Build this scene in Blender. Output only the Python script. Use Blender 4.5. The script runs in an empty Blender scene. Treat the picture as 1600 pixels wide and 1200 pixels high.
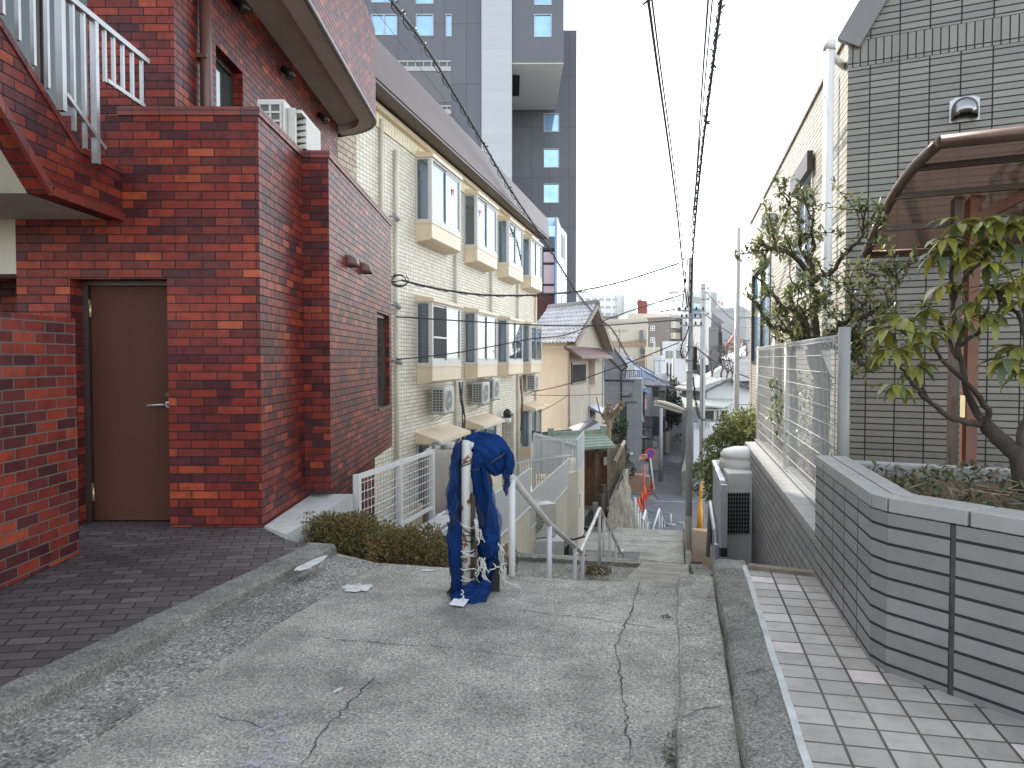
import bpy, bmesh, math, random
from mathutils import Vector
C = bpy.context.scene
COL = C.collection
R = math.radians
# ---------------------------------------------------------------- camera
PITCH = math.atan(38/1200)
cam = bpy.data.cameras.new('camera'); co = bpy.data.objects.new('camera', cam); COL.objects.link(co)
cam.sensor_width = 36; cam.lens = 27.0; cam.clip_start = 0.05; cam.clip_end = 3000
co.location = (0, 0, 1.5); co.rotation_euler = (R(90)-PITCH, 0, 0)
C.camera = co
# ---------------------------------------------------------------- light
SUN_AZ, SUN_EL = -35.0, 39.0           # azimuth from +Y, positive to the right
w = bpy.data.worlds.new('World'); C.world = w; w.use_nodes = True
nt = w.node_tree; bg = nt.nodes['Background']
sky = nt.nodes.new('ShaderNodeTexSky'); sky.sky_type = 'NISHITA'; sky.sun_disc = False
sky.sun_elevation = R(SUN_EL); sky.sun_rotation = R(SUN_AZ); sky.air_density = 1.0; sky.dust_density = 1.0; sky.ozone_density = 1.0
hs = nt.nodes.new('ShaderNodeHueSaturation'); hs.inputs['Saturation'].default_value = .5
wm = nt.nodes.new('ShaderNodeMix'); wm.data_type = 'RGBA'; wm.blend_type = 'MULTIPLY'; wm.inputs[0].default_value = 1; wm.inputs[7].default_value = (1.0, .965, .90, 1)
nt.links.new(sky.outputs[0], hs.inputs['Color']); nt.links.new(hs.outputs[0], wm.inputs[6]); nt.links.new(wm.outputs[2], bg.inputs[0]); bg.inputs[1].default_value = 0.15
sl = bpy.data.lights.new('sun', 'SUN'); sl.energy = 2.0; sl.angle = R(0.5); sl.color = (1, .93, .82)
so = bpy.data.objects.new('sun', sl); COL.objects.link(so)
sd = Vector((math.sin(R(SUN_AZ))*math.cos(R(SUN_EL)), math.cos(R(SUN_AZ))*math.cos(R(SUN_EL)), math.sin(R(SUN_EL))))
so.rotation_euler = sd.to_track_quat('Z', 'Y').to_euler(); so.location = (0, 0, 40)
C.view_settings.view_transform = 'Standard'; C.view_settings.look = 'None'
C.view_settings.exposure = 2.3; C.view_settings.gamma = 1
C.cycles.max_bounces = 8; C.cycles.diffuse_bounces = 4; C.cycles.transparent_max_bounces = 24
C.cycles.use_denoising = True
# ---------------------------------------------------------------- helpers
def ray(u, v):
    a = (u-800)/1200; b = (600-v)/1200
    return Vector((a, b*math.sin(PITCH)+math.cos(PITCH), b*math.cos(PITCH)-math.sin(PITCH)))
def at(u, v, Y):                       # the place seen at photo pixel (u, v), Y metres ahead
    d = ray(u, v); return Vector((0, 0, 1.5)) + d*(Y/d.y)
def atz(u, v, z):
    d = ray(u, v); return Vector((0, 0, 1.5)) + d*((z-1.5)/d.z)
class Frame:                           # s along a wall, d outward, z up
    def __init__(s, p, direction, side=1):
        s.p = Vector((p[0], p[1], 0)); S = Vector((direction[0], direction[1], 0)).normalized()
        s.S = S; s.N = Vector((S.y, -S.x, 0))*side
    def __call__(s, a, d, z): q = s.p + s.S*a + s.N*d; return Vector((q.x, q.y, z))
    def sz(s, u, v, d=0):
        r = ray(u, v); o = Vector((0, 0, 1.5)); t = ((s.p + s.N*d - o).dot(s.N))/r.dot(s.N)
        q = o + r*t; return (q-s.p).dot(s.S), q.z
DX, DY = math.sin(math.atan(.22)), math.cos(math.atan(.22))
D = (DX, DY)
class MB:
    def __init__(s): s.v = []; s.f = []; s.sm = []
    def poly(s, *pts, smooth=False):
        n = len(s.v); s.v += [Vector(p) for p in pts]; s.f.append(list(range(n, n+len(pts)))); s.sm.append(smooth); return s
    def hexa(s, p):                    # 8 points: bottom 4 (ccw), top 4
        n = len(s.v); s.v += [Vector(q) for q in p]
        for f in ((3,2,1,0),(4,5,6,7),(0,1,5,4),(1,2,6,5),(2,3,7,6),(3,0,4,7)):
            s.f.append([n+i for i in f]); s.sm.append(False)
        return s
    def box(s, x0, x1, y0, y1, z0, z1):
        return s.hexa([(x0,y0,z0),(x1,y0,z0),(x1,y1,z0),(x0,y1,z0),(x0,y0,z1),(x1,y0,z1),(x1,y1,z1),(x0,y1,z1)])
    def fbox(s, F, s0, s1, d0, d1, z0, z1):
        q = [F(s0,d0,z0),F(s1,d0,z0),F(s1,d1,z0),F(s0,d1,z0),F(s0,d0,z1),F(s1,d0,z1),F(s1,d1,z1),F(s0,d1,z1)]
        return s.hexa(q)
    def prism(s, pts, z0, z1):
        n = len(pts); b = len(s.v)
        s.v += [Vector((p[0],p[1],z0)) for p in pts] + [Vector((p[0],p[1],z1)) for p in pts]
        s.f.append(list(range(b+n-1, b-1, -1))); s.sm.append(False)
        s.f.append(list(range(b+n, b+2*n))); s.sm.append(False)
        for i in range(n):
            j = (i+1) % n; s.f.append([b+i, b+j, b+n+j, b+n+i]); s.sm.append(False)
        return s
    def extr(s, pts, off):             # extrude a planar 3-D polygon by a vector
        n = len(pts); b = len(s.v); off = Vector(off)
        s.v += [Vector(p) for p in pts] + [Vector(p)+off for p in pts]
        s.f.append(list(range(b+n-1, b-1, -1))); s.sm.append(False)
        s.f.append(list(range(b+n, b+2*n))); s.sm.append(False)
        for i in range(n):
            j = (i+1) % n; s.f.append([b+i, b+j, b+n+j, b+n+i]); s.sm.append(False)
        return s
    def beam(s, a, b, w, h=None, up=(0,0,1)):
        a = Vector(a); b = Vector(b); h = h or w; t = (b-a).normalized(); up = Vector(up)
        if abs(t.dot(up)) > .98: up = Vector((0,1,0)) if abs(t.y) < .9 else Vector((1,0,0))
        x = t.cross(up).normalized()*w/2; y = x.cross(t).normalized()*h/2
        return s.hexa([a-x-y, a+x-y, b+x-y, b-x-y, a-x+y, a+x+y, b+x+y, b-x+y])
    def tube(s, path, r, n=8, caps=True):
        path = [Vector(p) for p in path]; m = len(path); b = len(s.v); rr = r if isinstance(r, (list, tuple)) else [r]*m
        px = None
        for i, p in enumerate(path):
            t = (path[min(i+1, m-1)]-path[max(i-1, 0)]).normalized()
            if px is None:
                ref = Vector((0,0,1)) if abs(t.z) < .9 else Vector((1,0,0)); px = t.cross(ref).normalized()
            else:
                px = (px - t*px.dot(t)).normalized()
            py = t.cross(px)
            for k in range(n):
                a = 2*math.pi*k/n; s.v.append(p + px*math.cos(a)*rr[i] + py*math.sin(a)*rr[i])
        for i in range(m-1):
            for k in range(n):
                k2 = (k+1) % n; s.f.append([b+i*n+k, b+i*n+k2, b+(i+1)*n+k2, b+(i+1)*n+k]); s.sm.append(True)
        if caps:
            s.f.append([b+k for k in range(n-1, -1, -1)]); s.sm.append(False)
            s.f.append([b+(m-1)*n+k for k in range(n)]); s.sm.append(False)
        return s
    def lathe(s, c, prof, n=16, sx=1, sy=1):      # prof: (r, z) from bottom to top
        b = len(s.v); c = Vector(c)
        for r, z in prof:
            for k in range(n):
                a = 2*math.pi*k/n; s.v.append(c + Vector((math.cos(a)*r*sx, math.sin(a)*r*sy, z)))
        for i in range(len(prof)-1):
            for k in range(n):
                k2 = (k+1) % n; s.f.append([b+i*n+k, b+i*n+k2, b+(i+1)*n+k2, b+(i+1)*n+k]); s.sm.append(True)
        s.f.append([b+k for k in range(n-1, -1, -1)]); s.sm.append(False)
        q = b+(len(prof)-1)*n; s.f.append([q+k for k in range(n)]); s.sm.append(False)
        return s
    def grid(s, P, smooth=True):       # P: rows of points
        b = len(s.v); n = len(P[0])
        for r in P: s.v += [Vector(p) for p in r]
        for i in range(len(P)-1):
            for j in range(n-1):
                s.f.append([b+i*n+j, b+i*n+j+1, b+(i+1)*n+j+1, b+(i+1)*n+j]); s.sm.append(smooth)
        return s
    def wall(s, F, s0, s1, z0, z1, th, holes=(), d=0):   # a wall slab with real openings
        xs = sorted({s0, s1, *[h[0] for h in holes], *[h[1] for h in holes]}); xs = [x for x in xs if s0 <= x <= s1]
        zs = sorted({z0, z1, *[h[2] for h in holes], *[h[3] for h in holes]}); zs = [z for z in zs if z0 <= z <= z1]
        def solid(i, j):
            if i < 0 or j < 0 or i >= len(xs)-1 or j >= len(zs)-1: return False
            a = (xs[i]+xs[i+1])/2; c = (zs[j]+zs[j+1])/2
            return not any(h[0] < a < h[1] and h[2] < c < h[3] for h in holes)
        for i in range(len(xs)-1):
            for j in range(len(zs)-1):
                if not solid(i, j): continue
                a, b_, c, e = xs[i], xs[i+1], zs[j], zs[j+1]
                s.poly(F(a,d,c),F(b_,d,c),F(b_,d,e),F(a,d,e)); s.poly(F(b_,d-th,c),F(a,d-th,c),F(a,d-th,e),F(b_,d-th,e))
                if not solid(i-1, j): s.poly(F(a,d-th,c),F(a,d,c),F(a,d,e),F(a,d-th,e))
                if not solid(i+1, j): s.poly(F(b_,d,c),F(b_,d-th,c),F(b_,d-th,e),F(b_,d,e))
                if not solid(i, j-1): s.poly(F(a,d,c),F(a,d-th,c),F(b_,d-th,c),F(b_,d,c))
                if not solid(i, j+1): s.poly(F(a,d,e),F(b_,d,e),F(b_,d-th,e),F(a,d-th,e))
        return s
    def build(s, name, mat, parent=None, bevel=0, uvrot=0, nofix=False, uvo=0):
        me = bpy.data.meshes.new(name)
        org = Vector((0,0,0)); q = parent
        while q is not None: org += Vector(q.location); q = q.parent
        me.from_pydata([tuple(v-org) for v in s.v], [], s.f)
        if not nofix:
            bm = bmesh.new(); bm.from_mesh(me)
            for f, sm in zip(bm.faces, s.sm): f.smooth = sm
            bmesh.ops.recalc_face_normals(bm, faces=bm.faces); bm.to_mesh(me); bm.free()
        else:
            for p, sm in zip(me.polygons, s.sm): p.use_smooth = sm
        uv = me.uv_layers.new(name='UVMap'); ca, sa = math.cos(uvrot), math.sin(uvrot)
        for p in me.polygons:
            n = p.normal
            for li in p.loop_indices:
                c = me.vertices[me.loops[li].vertex_index].co + org
                if abs(n.z) > .8: uv.data[li].uv = (c.x*ca + c.y*sa, -c.x*sa + c.y*ca)
                else:
                    l = math.hypot(n.x, n.y) or 1; uv.data[li].uv = ((-n.y*c.x + n.x*c.y)/l + uvo, c.z)
        o = bpy.data.objects.new(name, me); COL.objects.link(o); me.materials.append(mat)
        if parent is not None: o.parent = parent
        if bevel:
            m = o.modifiers.new('bevel', 'BEVEL'); m.width = bevel; m.segments = 2; m.limit_method = 'ANGLE'; m.angle_limit = R(40)
        return o
def thing(name, label, cat, loc=(0,0,0), group=None, kind=None):
    o = bpy.data.objects.new(name, None); COL.objects.link(o); o.location = loc; o.empty_display_size = .2
    return tag(o, label, cat, group, kind)
def tag(o, label=None, cat=None, group=None, kind=None):
    if label: o['label'] = label
    if cat: o['category'] = cat
    if group: o['group'] = group
    if kind: o['kind'] = kind
    return o
def kids(o): return [c for c in bpy.data.objects if c.parent == o]
def dup(o, loc, rz=0, label=None, group=None):
    def cp(a, par):
        c = a.copy(); COL.objects.link(c); c.parent = par
        for k in kids(a): cp(k, c)
        return c
    r = cp(o, None); r.location = loc; r.rotation_euler = (0, 0, rz)
    if label: r['label'] = label
    if group: r['group'] = group
    return r
# ---------------------------------------------------------------- materials
def newmat(name):
    m = bpy.data.materials.new(name); m.use_nodes = True; t = m.node_tree
    return m, t, t.nodes['Principled BSDF']
def N(t, typ, **kw):
    n = t.nodes.new(typ)
    for k, v in kw.items():
        if k.startswith('i_'): n.inputs[int(k[2:])].default_value = v
        else: setattr(n, k, v)
    return n
def ramp(t, fac, stops, interp='LINEAR'):
    r = N(t, 'ShaderNodeValToRGB'); r.color_ramp.interpolation = interp; e = r.color_ramp.elements
    while len(e) < len(stops): e.new(.5)
    for x, (p, c) in zip(e, stops): x.position = p; x.color = (c[0], c[1], c[2], 1) if not isinstance(c, (int, float)) else (c, c, c, 1)
    if fac is not None: t.links.new(fac, r.inputs[0])
    return r.outputs[0]
def noise(t, scale, detail=4, coord='Object', rough=.6, stretch=None):
    tc = N(t, 'ShaderNodeTexCoord'); n = N(t, 'ShaderNodeTexNoise'); n.inputs['Scale'].default_value = scale
    n.inputs['Detail'].default_value = detail; n.inputs['Roughness'].default_value = rough
    src = tc.outputs[coord]
    if stretch:
        mp = N(t, 'ShaderNodeMapping'); mp.inputs['Scale'].default_value = stretch; t.links.new(src, mp.inputs[0]); src = mp.outputs[0]
    t.links.new(src, n.inputs['Vector']); return n.outputs['Fac']
def mixc(t, a, b, fac, mode='MIX'):
    m = N(t, 'ShaderNodeMix'); m.data_type = 'RGBA'; m.blend_type = mode
    def put(i, v):
        if isinstance(v, (tuple, list)): m.inputs[i].default_value = (*v[:3], 1)
        elif isinstance(v, (int, float)): m.inputs[i].default_value = v
        else: t.links.new(v, m.inputs[i])
    put(0, fac); put(6, a); put(7, b); return m.outputs[2]
def bump(t, b, h, strength=.3, dist=.01):
    n = N(t, 'ShaderNodeBump'); n.inputs['Strength'].default_value = strength; n.inputs['Distance'].default_value = dist
    t.links.new(h, n.inputs['Height']); t.links.new(n.outputs[0], b.inputs['Normal']); return n
def plain(name, col, rough=.6, metal=0, var=.15, scale=3, bmp=.0, streak=0, dirt=None, spec=.5):
    m, t, b = newmat(name)
    n1 = noise(t, scale, 6); hi = [min(1, c*(1+var)) for c in col]; lo = [c*(1-var) for c in col]
    c = ramp(t, n1, [(.3, lo), (.7, hi)])
    if streak:
        n2 = noise(t, 1.5, 5, stretch=(6, 6, .5)); f = ramp(t, n2, [(.45, 0), (.75, streak)])
        c = mixc(t, c, dirt or [x*.45 for x in col], f)
    t.links.new(c, b.inputs['Base Color']); b.inputs['Roughness'].default_value = rough; b.inputs['Metallic'].default_value = metal
    b.inputs['Specular IOR Level'].default_value = spec
    if bmp: bump(t, b, noise(t, scale*25, 4), bmp, .01)
    return m
def tiles(name, w, h, mort, stops, mcol, off=.5, rough=.5, bmp=.6, grime=.25, gscale=.7, face=.25, mvar=0, freq=2, sheen=.5):
    m, t, b = newmat(name)
    tc = N(t, 'ShaderNodeTexCoord'); br = N(t, 'ShaderNodeTexBrick'); br.offset = off; br.offset_frequency = freq
    t.links.new(tc.outputs['UV'], br.inputs['Vector'])
    br.inputs['Color1'].default_value = (0,0,0,1); br.inputs['Color2'].default_value = (1,1,1,1); br.inputs['Mortar'].default_value = (.5,.5,.5,1)
    br.inputs['Scale'].default_value = 1; br.inputs['Mortar Size'].default_value = mort/2; br.inputs['Mortar Smooth'].default_value = .15
    br.inputs['Brick Width'].default_value = w; br.inputs['Row Height'].default_value = h
    c = ramp(t, br.outputs['Color'], stops)
    n1 = noise(t, 9, 3); c = mixc(t, c, mixc(t, c, (.25,.22,.25), 1, 'MULTIPLY'), ramp(t, n1, [(.45, 0), (.7, face)]))
    n2 = noise(t, gscale, 5); c = mixc(t, c, mixc(t, c, (.45,.43,.42), 1, 'MULTIPLY'), ramp(t, n2, [(.4, 0), (.75, grime)]))
    mc = mixc(t, mcol, [x*2.2 for x in mcol], ramp(t, noise(t, 1.1, 3), [(.5, 0), (.7, mvar)])) if mvar else mcol
    c = mixc(t, c, mc, br.outputs['Fac']); t.links.new(c, b.inputs['Base Color'])
    t.links.new(ramp(t, br.outputs['Fac'], [(0, rough), (1, .9)]), b.inputs['Roughness']); b.inputs['Specular IOR Level'].default_value = sheen
    inv = N(t, 'ShaderNodeMath', operation='MULTIPLY_ADD'); t.links.new(br.outputs['Fac'], inv.inputs[0]); inv.inputs[1].default_value = -1; inv.inputs[2].default_value = 1
    add = N(t, 'ShaderNodeMath', operation='MULTIPLY_ADD'); t.links.new(noise(t, 60, 3), add.inputs[0]); add.inputs[1].default_value = .12; t.links.new(inv.outputs[0], add.inputs[2])
    bump(t, b, add.outputs[0], bmp, .012); return m
def glass(name, tint=(.72,.80,.86), opac=.10, rough=.02):
    m, t, b = newmat(name); t.nodes.remove(b); out = t.nodes['Material Output']
    tr = N(t, 'ShaderNodeBsdfTransparent'); tr.inputs[0].default_value = (*tint, 1)
    gl = N(t, 'ShaderNodeBsdfGlossy'); gl.inputs['Roughness'].default_value = rough; gl.inputs[0].default_value = (.9,.95,1,1)
    fr = N(t, 'ShaderNodeFresnel'); fr.inputs[0].default_value = 1.5
    ad = N(t, 'ShaderNodeMath', operation='ADD'); ad.use_clamp = True; ad.operation = 'MULTIPLY_ADD'; ad.inputs[1].default_value = .42; ad.inputs[2].default_value = opac; t.links.new(fr.outputs[0], ad.inputs[0])
    mx = N(t, 'ShaderNodeMixShader'); t.links.new(ad.outputs[0], mx.inputs[0]); t.links.new(tr.outputs[0], mx.inputs[1]); t.links.new(gl.outputs[0], mx.inputs[2])
    t.links.new(mx.outputs[0], out.inputs[0]); return m
def leafmat(name, cols, rough=.4):
    m, t, b = newmat(name)
    g = N(t, 'ShaderNodeNewGeometry'); c = ramp(t, g.outputs['Random Per Island'], [(i/(len(cols)-1), x) for i, x in enumerate(cols)])
    t.links.new(c, b.inputs['Base Color']); b.inputs['Roughness'].default_value = rough
    out = t.nodes['Material Output']; tl = N(t, 'ShaderNodeBsdfTranslucent'); t.links.new(c, tl.inputs[0])
    mx = N(t, 'ShaderNodeMixShader'); mx.inputs[0].default_value = .3
    t.links.new(b.outputs[0], mx.inputs[1]); t.links.new(tl.outputs[0], mx.inputs[2]); t.links.new(mx.outputs[0], out.inputs[0]); return m
RED = [(0, (.055,.014,.018)), (.18, (.105,.018,.017)), (.35, (.185,.026,.018)), (.5, (.06,.018,.024)), (.65, (.25,.038,.020)), (.85, (.155,.022,.017)), (1, (.34,.068,.03))]
M = {}
M['brick'] = tiles('red_brick_tile', .22, .07, .009, RED, (.02,.017,.017), grime=.45, face=.5, rough=.45, bmp=1, mvar=.8, sheen=.18)

M['brick2'] = tiles('lower_wall_brick', .22, .073, .01, RED, (.11,.10,.09), grime=.3, face=.5, rough=.5, bmp=1, sheen=.3)
M['beige_tile'] = tiles('grey_beige_tile', .29, .0715, .014, [(0,(.165,.16,.145)),(.5,(.19,.183,.165)),(1,(.215,.205,.185))], (.015,.014,.014), off=0, rough=.35, bmp=.7, grime=.15, face=.1)
M['beige_soldier'] = tiles('upright_tile_course', .078, .3, .013, [(0,(.17,.165,.15)),(1,(.21,.20,.18))], (.015,.014,.014), off=0, rough=.35, bmp=.7, grime=.15, face=.1)
M['planter_tile'] = tiles('planter_tile', .30, .0765, .014, [(0,(.19,.192,.185)),(.5,(.215,.217,.21)),(1,(.245,.247,.24))], (.02,.02,.022), off=0, rough=.4, bmp=.7, grime=.25, face=.15)
M['block_tile'] = tiles('low_wall_tile', .235, .0765, .012, [(0,(.20,.205,.20)),(.5,(.245,.25,.245)),(1,(.29,.295,.285))], (.05,.05,.05), off=.5, rough=.5, bmp=.6, grime=.3, face=.2)
M['cream_tile'] = tiles('cream_wall_tile', .155, .085, .014, [(0,(.66,.60,.48)),(.5,(.74,.685,.56)),(1,(.80,.75,.64))], (.31,.28,.22), off=0, rough=.5, bmp=.7, grime=.22, face=.1, gscale=.5)
M['cream_rib'] = tiles('cream_ribbed_siding', .16, 4, .02, [(0,(.70,.62,.44)),(1,(.76,.68,.50))], (.42,.36,.25), off=0, rough=.5, bmp=.7, grime=.1)
M['paver'] = tiles('dark_paver', .19, .098, .012, [(0,(.07,.062,.06)),(.5,(.092,.083,.08)),(.8,(.108,.098,.095)),(1,(.135,.124,.12))], (.013,.012,.011), off=.5, rough=.5, bmp=.5, grime=.5, gscale=1.3, face=.3, mvar=.9)
M['walk_tile'] = tiles('walkway_tile', .145, .145, .012, [(0,(.28,.265,.235)),(.5,(.34,.325,.29)),(.84,(.38,.365,.33)),(.90,(.52,.475,.45)),(1,(.56,.51,.48))], (.05,.045,.036), off=0, rough=.6, bmp=.6, grime=.45, gscale=1.5, face=.25, mvar=.9)
M['tower'] = tiles('tower_panel', 1.6, 4.2, .03, [(0,(.070,.078,.095)),(1,(.085,.092,.11))], (.045,.05,.06), off=0, rough=.45, bmp=.2, grime=.05, face=.0)
M['tower_plain'] = plain('tower_cladding', (.085,.092,.112), .5, var=.06, scale=.3)
M['tower_white'] = tiles('tower_white_panel', 2.2, .6, .012, [(0,(.34,.36,.38)),(1,(.37,.39,.41))], (.29,.31,.33), off=0, rough=.5, bmp=.1, grime=.03, face=0)
M['concrete_w'] = plain('white_concrete', (.43,.43,.41), .8, var=.12, scale=4, bmp=.2, streak=.35, dirt=(.25,.25,.22))
M['soffit'] = plain('painted_soffit', (.40,.38,.32), .85, var=.1, scale=1.5, bmp=.15, streak=.2)
M['plaster'] = plain('cream_plaster', (.62,.58,.48), .85, var=.08, scale=2, bmp=.15, streak=.3, dirt=(.38,.33,.25))
M['peach'] = plain('peach_render', (.42,.365,.30), .85, var=.08, scale=1.2, bmp=.2, streak=.25, dirt=(.33,.27,.21))
M['bay'] = plain('bay_panel', (.70,.575,.41), .45, var=.06, scale=2, streak=.15, dirt=(.4,.33,.22))
M['white'] = plain('white_paint', (.60,.60,.585), .5, var=.06, scale=6, streak=.15, dirt=(.4,.36,.3))
M['alum'] = plain('aluminium', (.36,.37,.37), .38, .6, .08, 8)
M['steel'] = plain('galvanised_steel', (.40,.42,.44), .45, .5, .15, 10)
M['polegrey'] = plain('pole_concrete', (.36,.37,.37), .75, var=.12, scale=4, bmp=.1)
M['brownpaint'] = plain('brown_door_paint', (.060,.019,.010), .6, var=.15, scale=1.6, spec=.2, streak=.35, dirt=(.035,.012,.007))
M['brownpipe'] = plain('brown_pipe', (.11,.05,.04), .4, var=.15, scale=5)
M['bronze'] = plain('bronze_frame', (.05,.035,.03), .4, .3, .2, 6)
M['rustbrown'] = plain('rust_brown_post', (.12,.045,.026), .6, var=.25, scale=5)
M['black'] = plain('black_plastic', (.015,.015,.017), .45, var=.2, scale=8)
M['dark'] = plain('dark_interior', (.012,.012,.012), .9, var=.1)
M['darkglass'] = plain('dark_glass', (.03,.045,.045), .06, var=.3, scale=2, spec=.8)
M['skyglass'] = plain('reflecting_glass', (.26,.42,.62), .05, .5, .15, .8)
M['glass'] = glass('window_glass')
M['curtain'] = plain('curtain', (.36,.385,.40), .9, var=.08, scale=4)
M['acwhite'] = plain('ac_casing', (.48,.48,.45), .45, var=.08, scale=6, streak=.25, dirt=(.35,.33,.28))
M['roofbrown'] = plain('brown_fascia', (.085,.05,.045), .5, var=.1, scale=2)
M['rust'] = plain('rust', (.17,.07,.03), .85, var=.4, scale=30)
M['rope'] = plain('white_cord', (.50,.49,.45), .9, var=.12, scale=30)
M['cable'] = plain('black_cable', (.03,.03,.033), .6, var=.2, scale=3)
M['bark'] = plain('bark', (.055,.042,.032), .9, var=.45, scale=14, bmp=.8)
M['bark2'] = plain('pale_bark', (.22,.17,.12), .9, var=.3, scale=12, bmp=.6)
M['wood'] = plain('brown_wood', (.20,.095,.05), .6, var=.3, scale=5, streak=.4)
M['oldwood'] = plain('weathered_wood', (.20,.17,.13), .9, var=.35, scale=9, bmp=.4, streak=.4)
M['orange'] = plain('orange_plastic', (.60,.09,.035), .5, var=.1, scale=5)
M['yellow'] = plain('yellow_guard', (.75,.34,.05), .5, var=.1, scale=5)
M['asphalt'] = plain('asphalt', (.125,.127,.13), .9, var=.22, scale=.9, bmp=.3)
M['soil'] = plain('soil', (.12,.075,.04), .95, var=.4, scale=12, bmp=.8)
M['greyside'] = tiles('grey_siding', 1.8, .45, .012, [(0,(.17,.175,.18)),(1,(.20,.205,.21))], (.10,.10,.11), off=0, rough=.6, bmp=.4, grime=.15, face=0)
M['bluemetal'] = tiles('blue_metal_roof', .45, 9, .03, [(0,(.16,.20,.29)),(1,(.18,.23,.32))], (.08,.10,.15), off=0, rough=.5, bmp=.6, grime=.1)
M['slate'] = tiles('slate_roof', .3, .25, .02, [(0,(.09,.095,.105)),(1,(.16,.165,.18))], (.04,.04,.045), off=.5, rough=.6, bmp=.7, grime=.3)
M['farwhite'] = plain('far_white_render', (.60,.61,.62), .8, var=.04, scale=.1)
M['farbeige'] = plain('far_beige_render', (.50,.46,.38), .8, var=.05, scale=.1)
M['farbrown'] = plain('far_brown_tile', (.16,.14,.125), .8, var=.05, scale=.1)
M['fargrey'] = plain('far_grey_concrete', (.33,.33,.33), .8, var=.08, scale=.15)
M['fargrey2'] = plain('dull_grey_render', (.16,.16,.165), .8, var=.1, scale=.2)
M['farred'] = plain('far_red_brick', (.22,.07,.06), .8, var=.1, scale=.3)
M['greenroof'] = plain('green_copper', (.25,.32,.26), .6, var=.2, scale=4, streak=.4, dirt=(.25,.22,.16))
M['plate'] = plain('frosted_panel', (.50,.53,.53), .35, var=.04, scale=1)
M['postgrey'] = plain('grey_post', (.22,.225,.21), .5, var=.08, streak=.2)
M['wiregrey'] = plain('pale_wire', (.36,.37,.37), .5, var=.08)
M['steelbright'] = plain('bright_steel', (.30,.305,.315), .28, .9, .05, 3)
M['wornwhite'] = plain('worn_white_rail', (.60,.59,.55), .5, var=.12, scale=9, streak=.6, dirt=(.3,.22,.15))
M['tank'] = plain('beige_tank', (.45,.41,.34), .5, var=.1, scale=2, streak=.3, dirt=(.25,.22,.17))
# foreground concrete
def concrete(name, base, speck=.5, sc=1.0, stain=.5):
    m, t, b = newmat(name)
    c = ramp(t, noise(t, 1.3*sc, 8, rough=.7), [(.3, [x*.6 for x in base]), (.5, base), (.7, [x*1.32 for x in base])])
    c = mixc(t, c, ramp(t, noise(t, 4.5*sc, 7, rough=.7), [(.36, .78), (.5, 1), (.64, 1.15)]), .9, 'MULTIPLY')
    vor = N(t, 'ShaderNodeTexVoronoi'); tc = N(t, 'ShaderNodeTexCoord'); vor.inputs['Scale'].default_value = 85*sc; t.links.new(tc.outputs['Object'], vor.inputs['Vector'])
    s = ramp(t, vor.outputs['Color'], [(.0, .3), (.3, .8), (.7, 1.0), (1, 2.0)]); c = mixc(t, c, s, speck, 'MULTIPLY')
    f = ramp(t, noise(t, 75*sc, 5, rough=.85), [(.40, .38), (.5, 1), (.60, 1.55)]); c = mixc(t, c, f, .85, 'MULTIPLY')
    pit = ramp(t, noise(t, 34*sc, 3, rough=.6), [(.30, .45), (.40, 1)]); c = mixc(t, c, pit, .9, 'MULTIPLY')
    st = ramp(t, noise(t, .8, 6, rough=.7), [(.52, 0), (.72, stain)]); c = mixc(t, c, [x*.4 for x in base], st)
    t.links.new(c, b.inputs['Base Color']); b.inputs['Roughness'].default_value = .9; b.inputs['Specular IOR Level'].default_value = .25
    ad = N(t, 'ShaderNodeMath', operation='ADD'); t.links.new(noise(t, 60*sc, 8, rough=.85), ad.inputs[0]); t.links.new(vor.outputs['Distance'], ad.inputs[1])
    bump(t, b, ad.outputs[0], .9, .014); return m
M['conc'] = concrete('worn_concrete', (.40,.388,.335), .38, 1, .5)
M['conc_rough'] = concrete('pebbly_concrete', (.30,.292,.255), 1.0, .8, .4)
M['conc_kerb'] = concrete('kerb_concrete', (.26,.26,.225), .35, 1.2, .7)
M['stone'] = plain('rough_stone', (.26,.24,.19), .95, var=.45, scale=2.2, bmp=1, streak=.6, dirt=(.08,.08,.06))
# ================================================================ THE GROUND
FP = Frame((0, 5.3), D, 1)                       # stair path: s down the hill, d to the right (FP.N points right)
def struct(o): o['kind'] = 'structure'; return o
rnd = random.Random(5)
def ragged(a, b, n, amp, rz=0):
    a = Vector(a); b = Vector(b); t = (b-a).normalized(); q = Vector((-t.y, t.x, 0)); out = []
    for i in range(n+1):
        out.append(a+(b-a)*(i/n) + q*rnd.uniform(-amp, amp)*(0 if i in (0, n) else 1))
    return out
EDGE = [(-1.41,5.94),(-1.0,5.62),(-.43,5.49),(.05,5.27),(.55,5.17),(1.12,5.08)]
edge = [Vector((x, y, 0)) for x, y in EDGE]
er = []
for i in range(len(edge)-1): er += ragged(edge[i], edge[i+1], 6, .012)[:-1]
er.append(edge[-1])
# foreground concrete slab with a ragged broken edge
m = MB(); top = [(-5, -8), (3, -8)] + [(1.10, 5.08-.001)] + [(p.x, p.y) for p in reversed(er[:-1])] + [(-1.42, 5.90), (-3.9, -4)]
m.prism([(2.5,-8)] + [(1.12,5.08)] + [(p.x,p.y) for p in reversed(er[:-1])] + [(-1.45,5.7),(-5.0,-8)], -1.2, 0)
struct(m.build('concrete_pavement', M['conc']))
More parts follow.
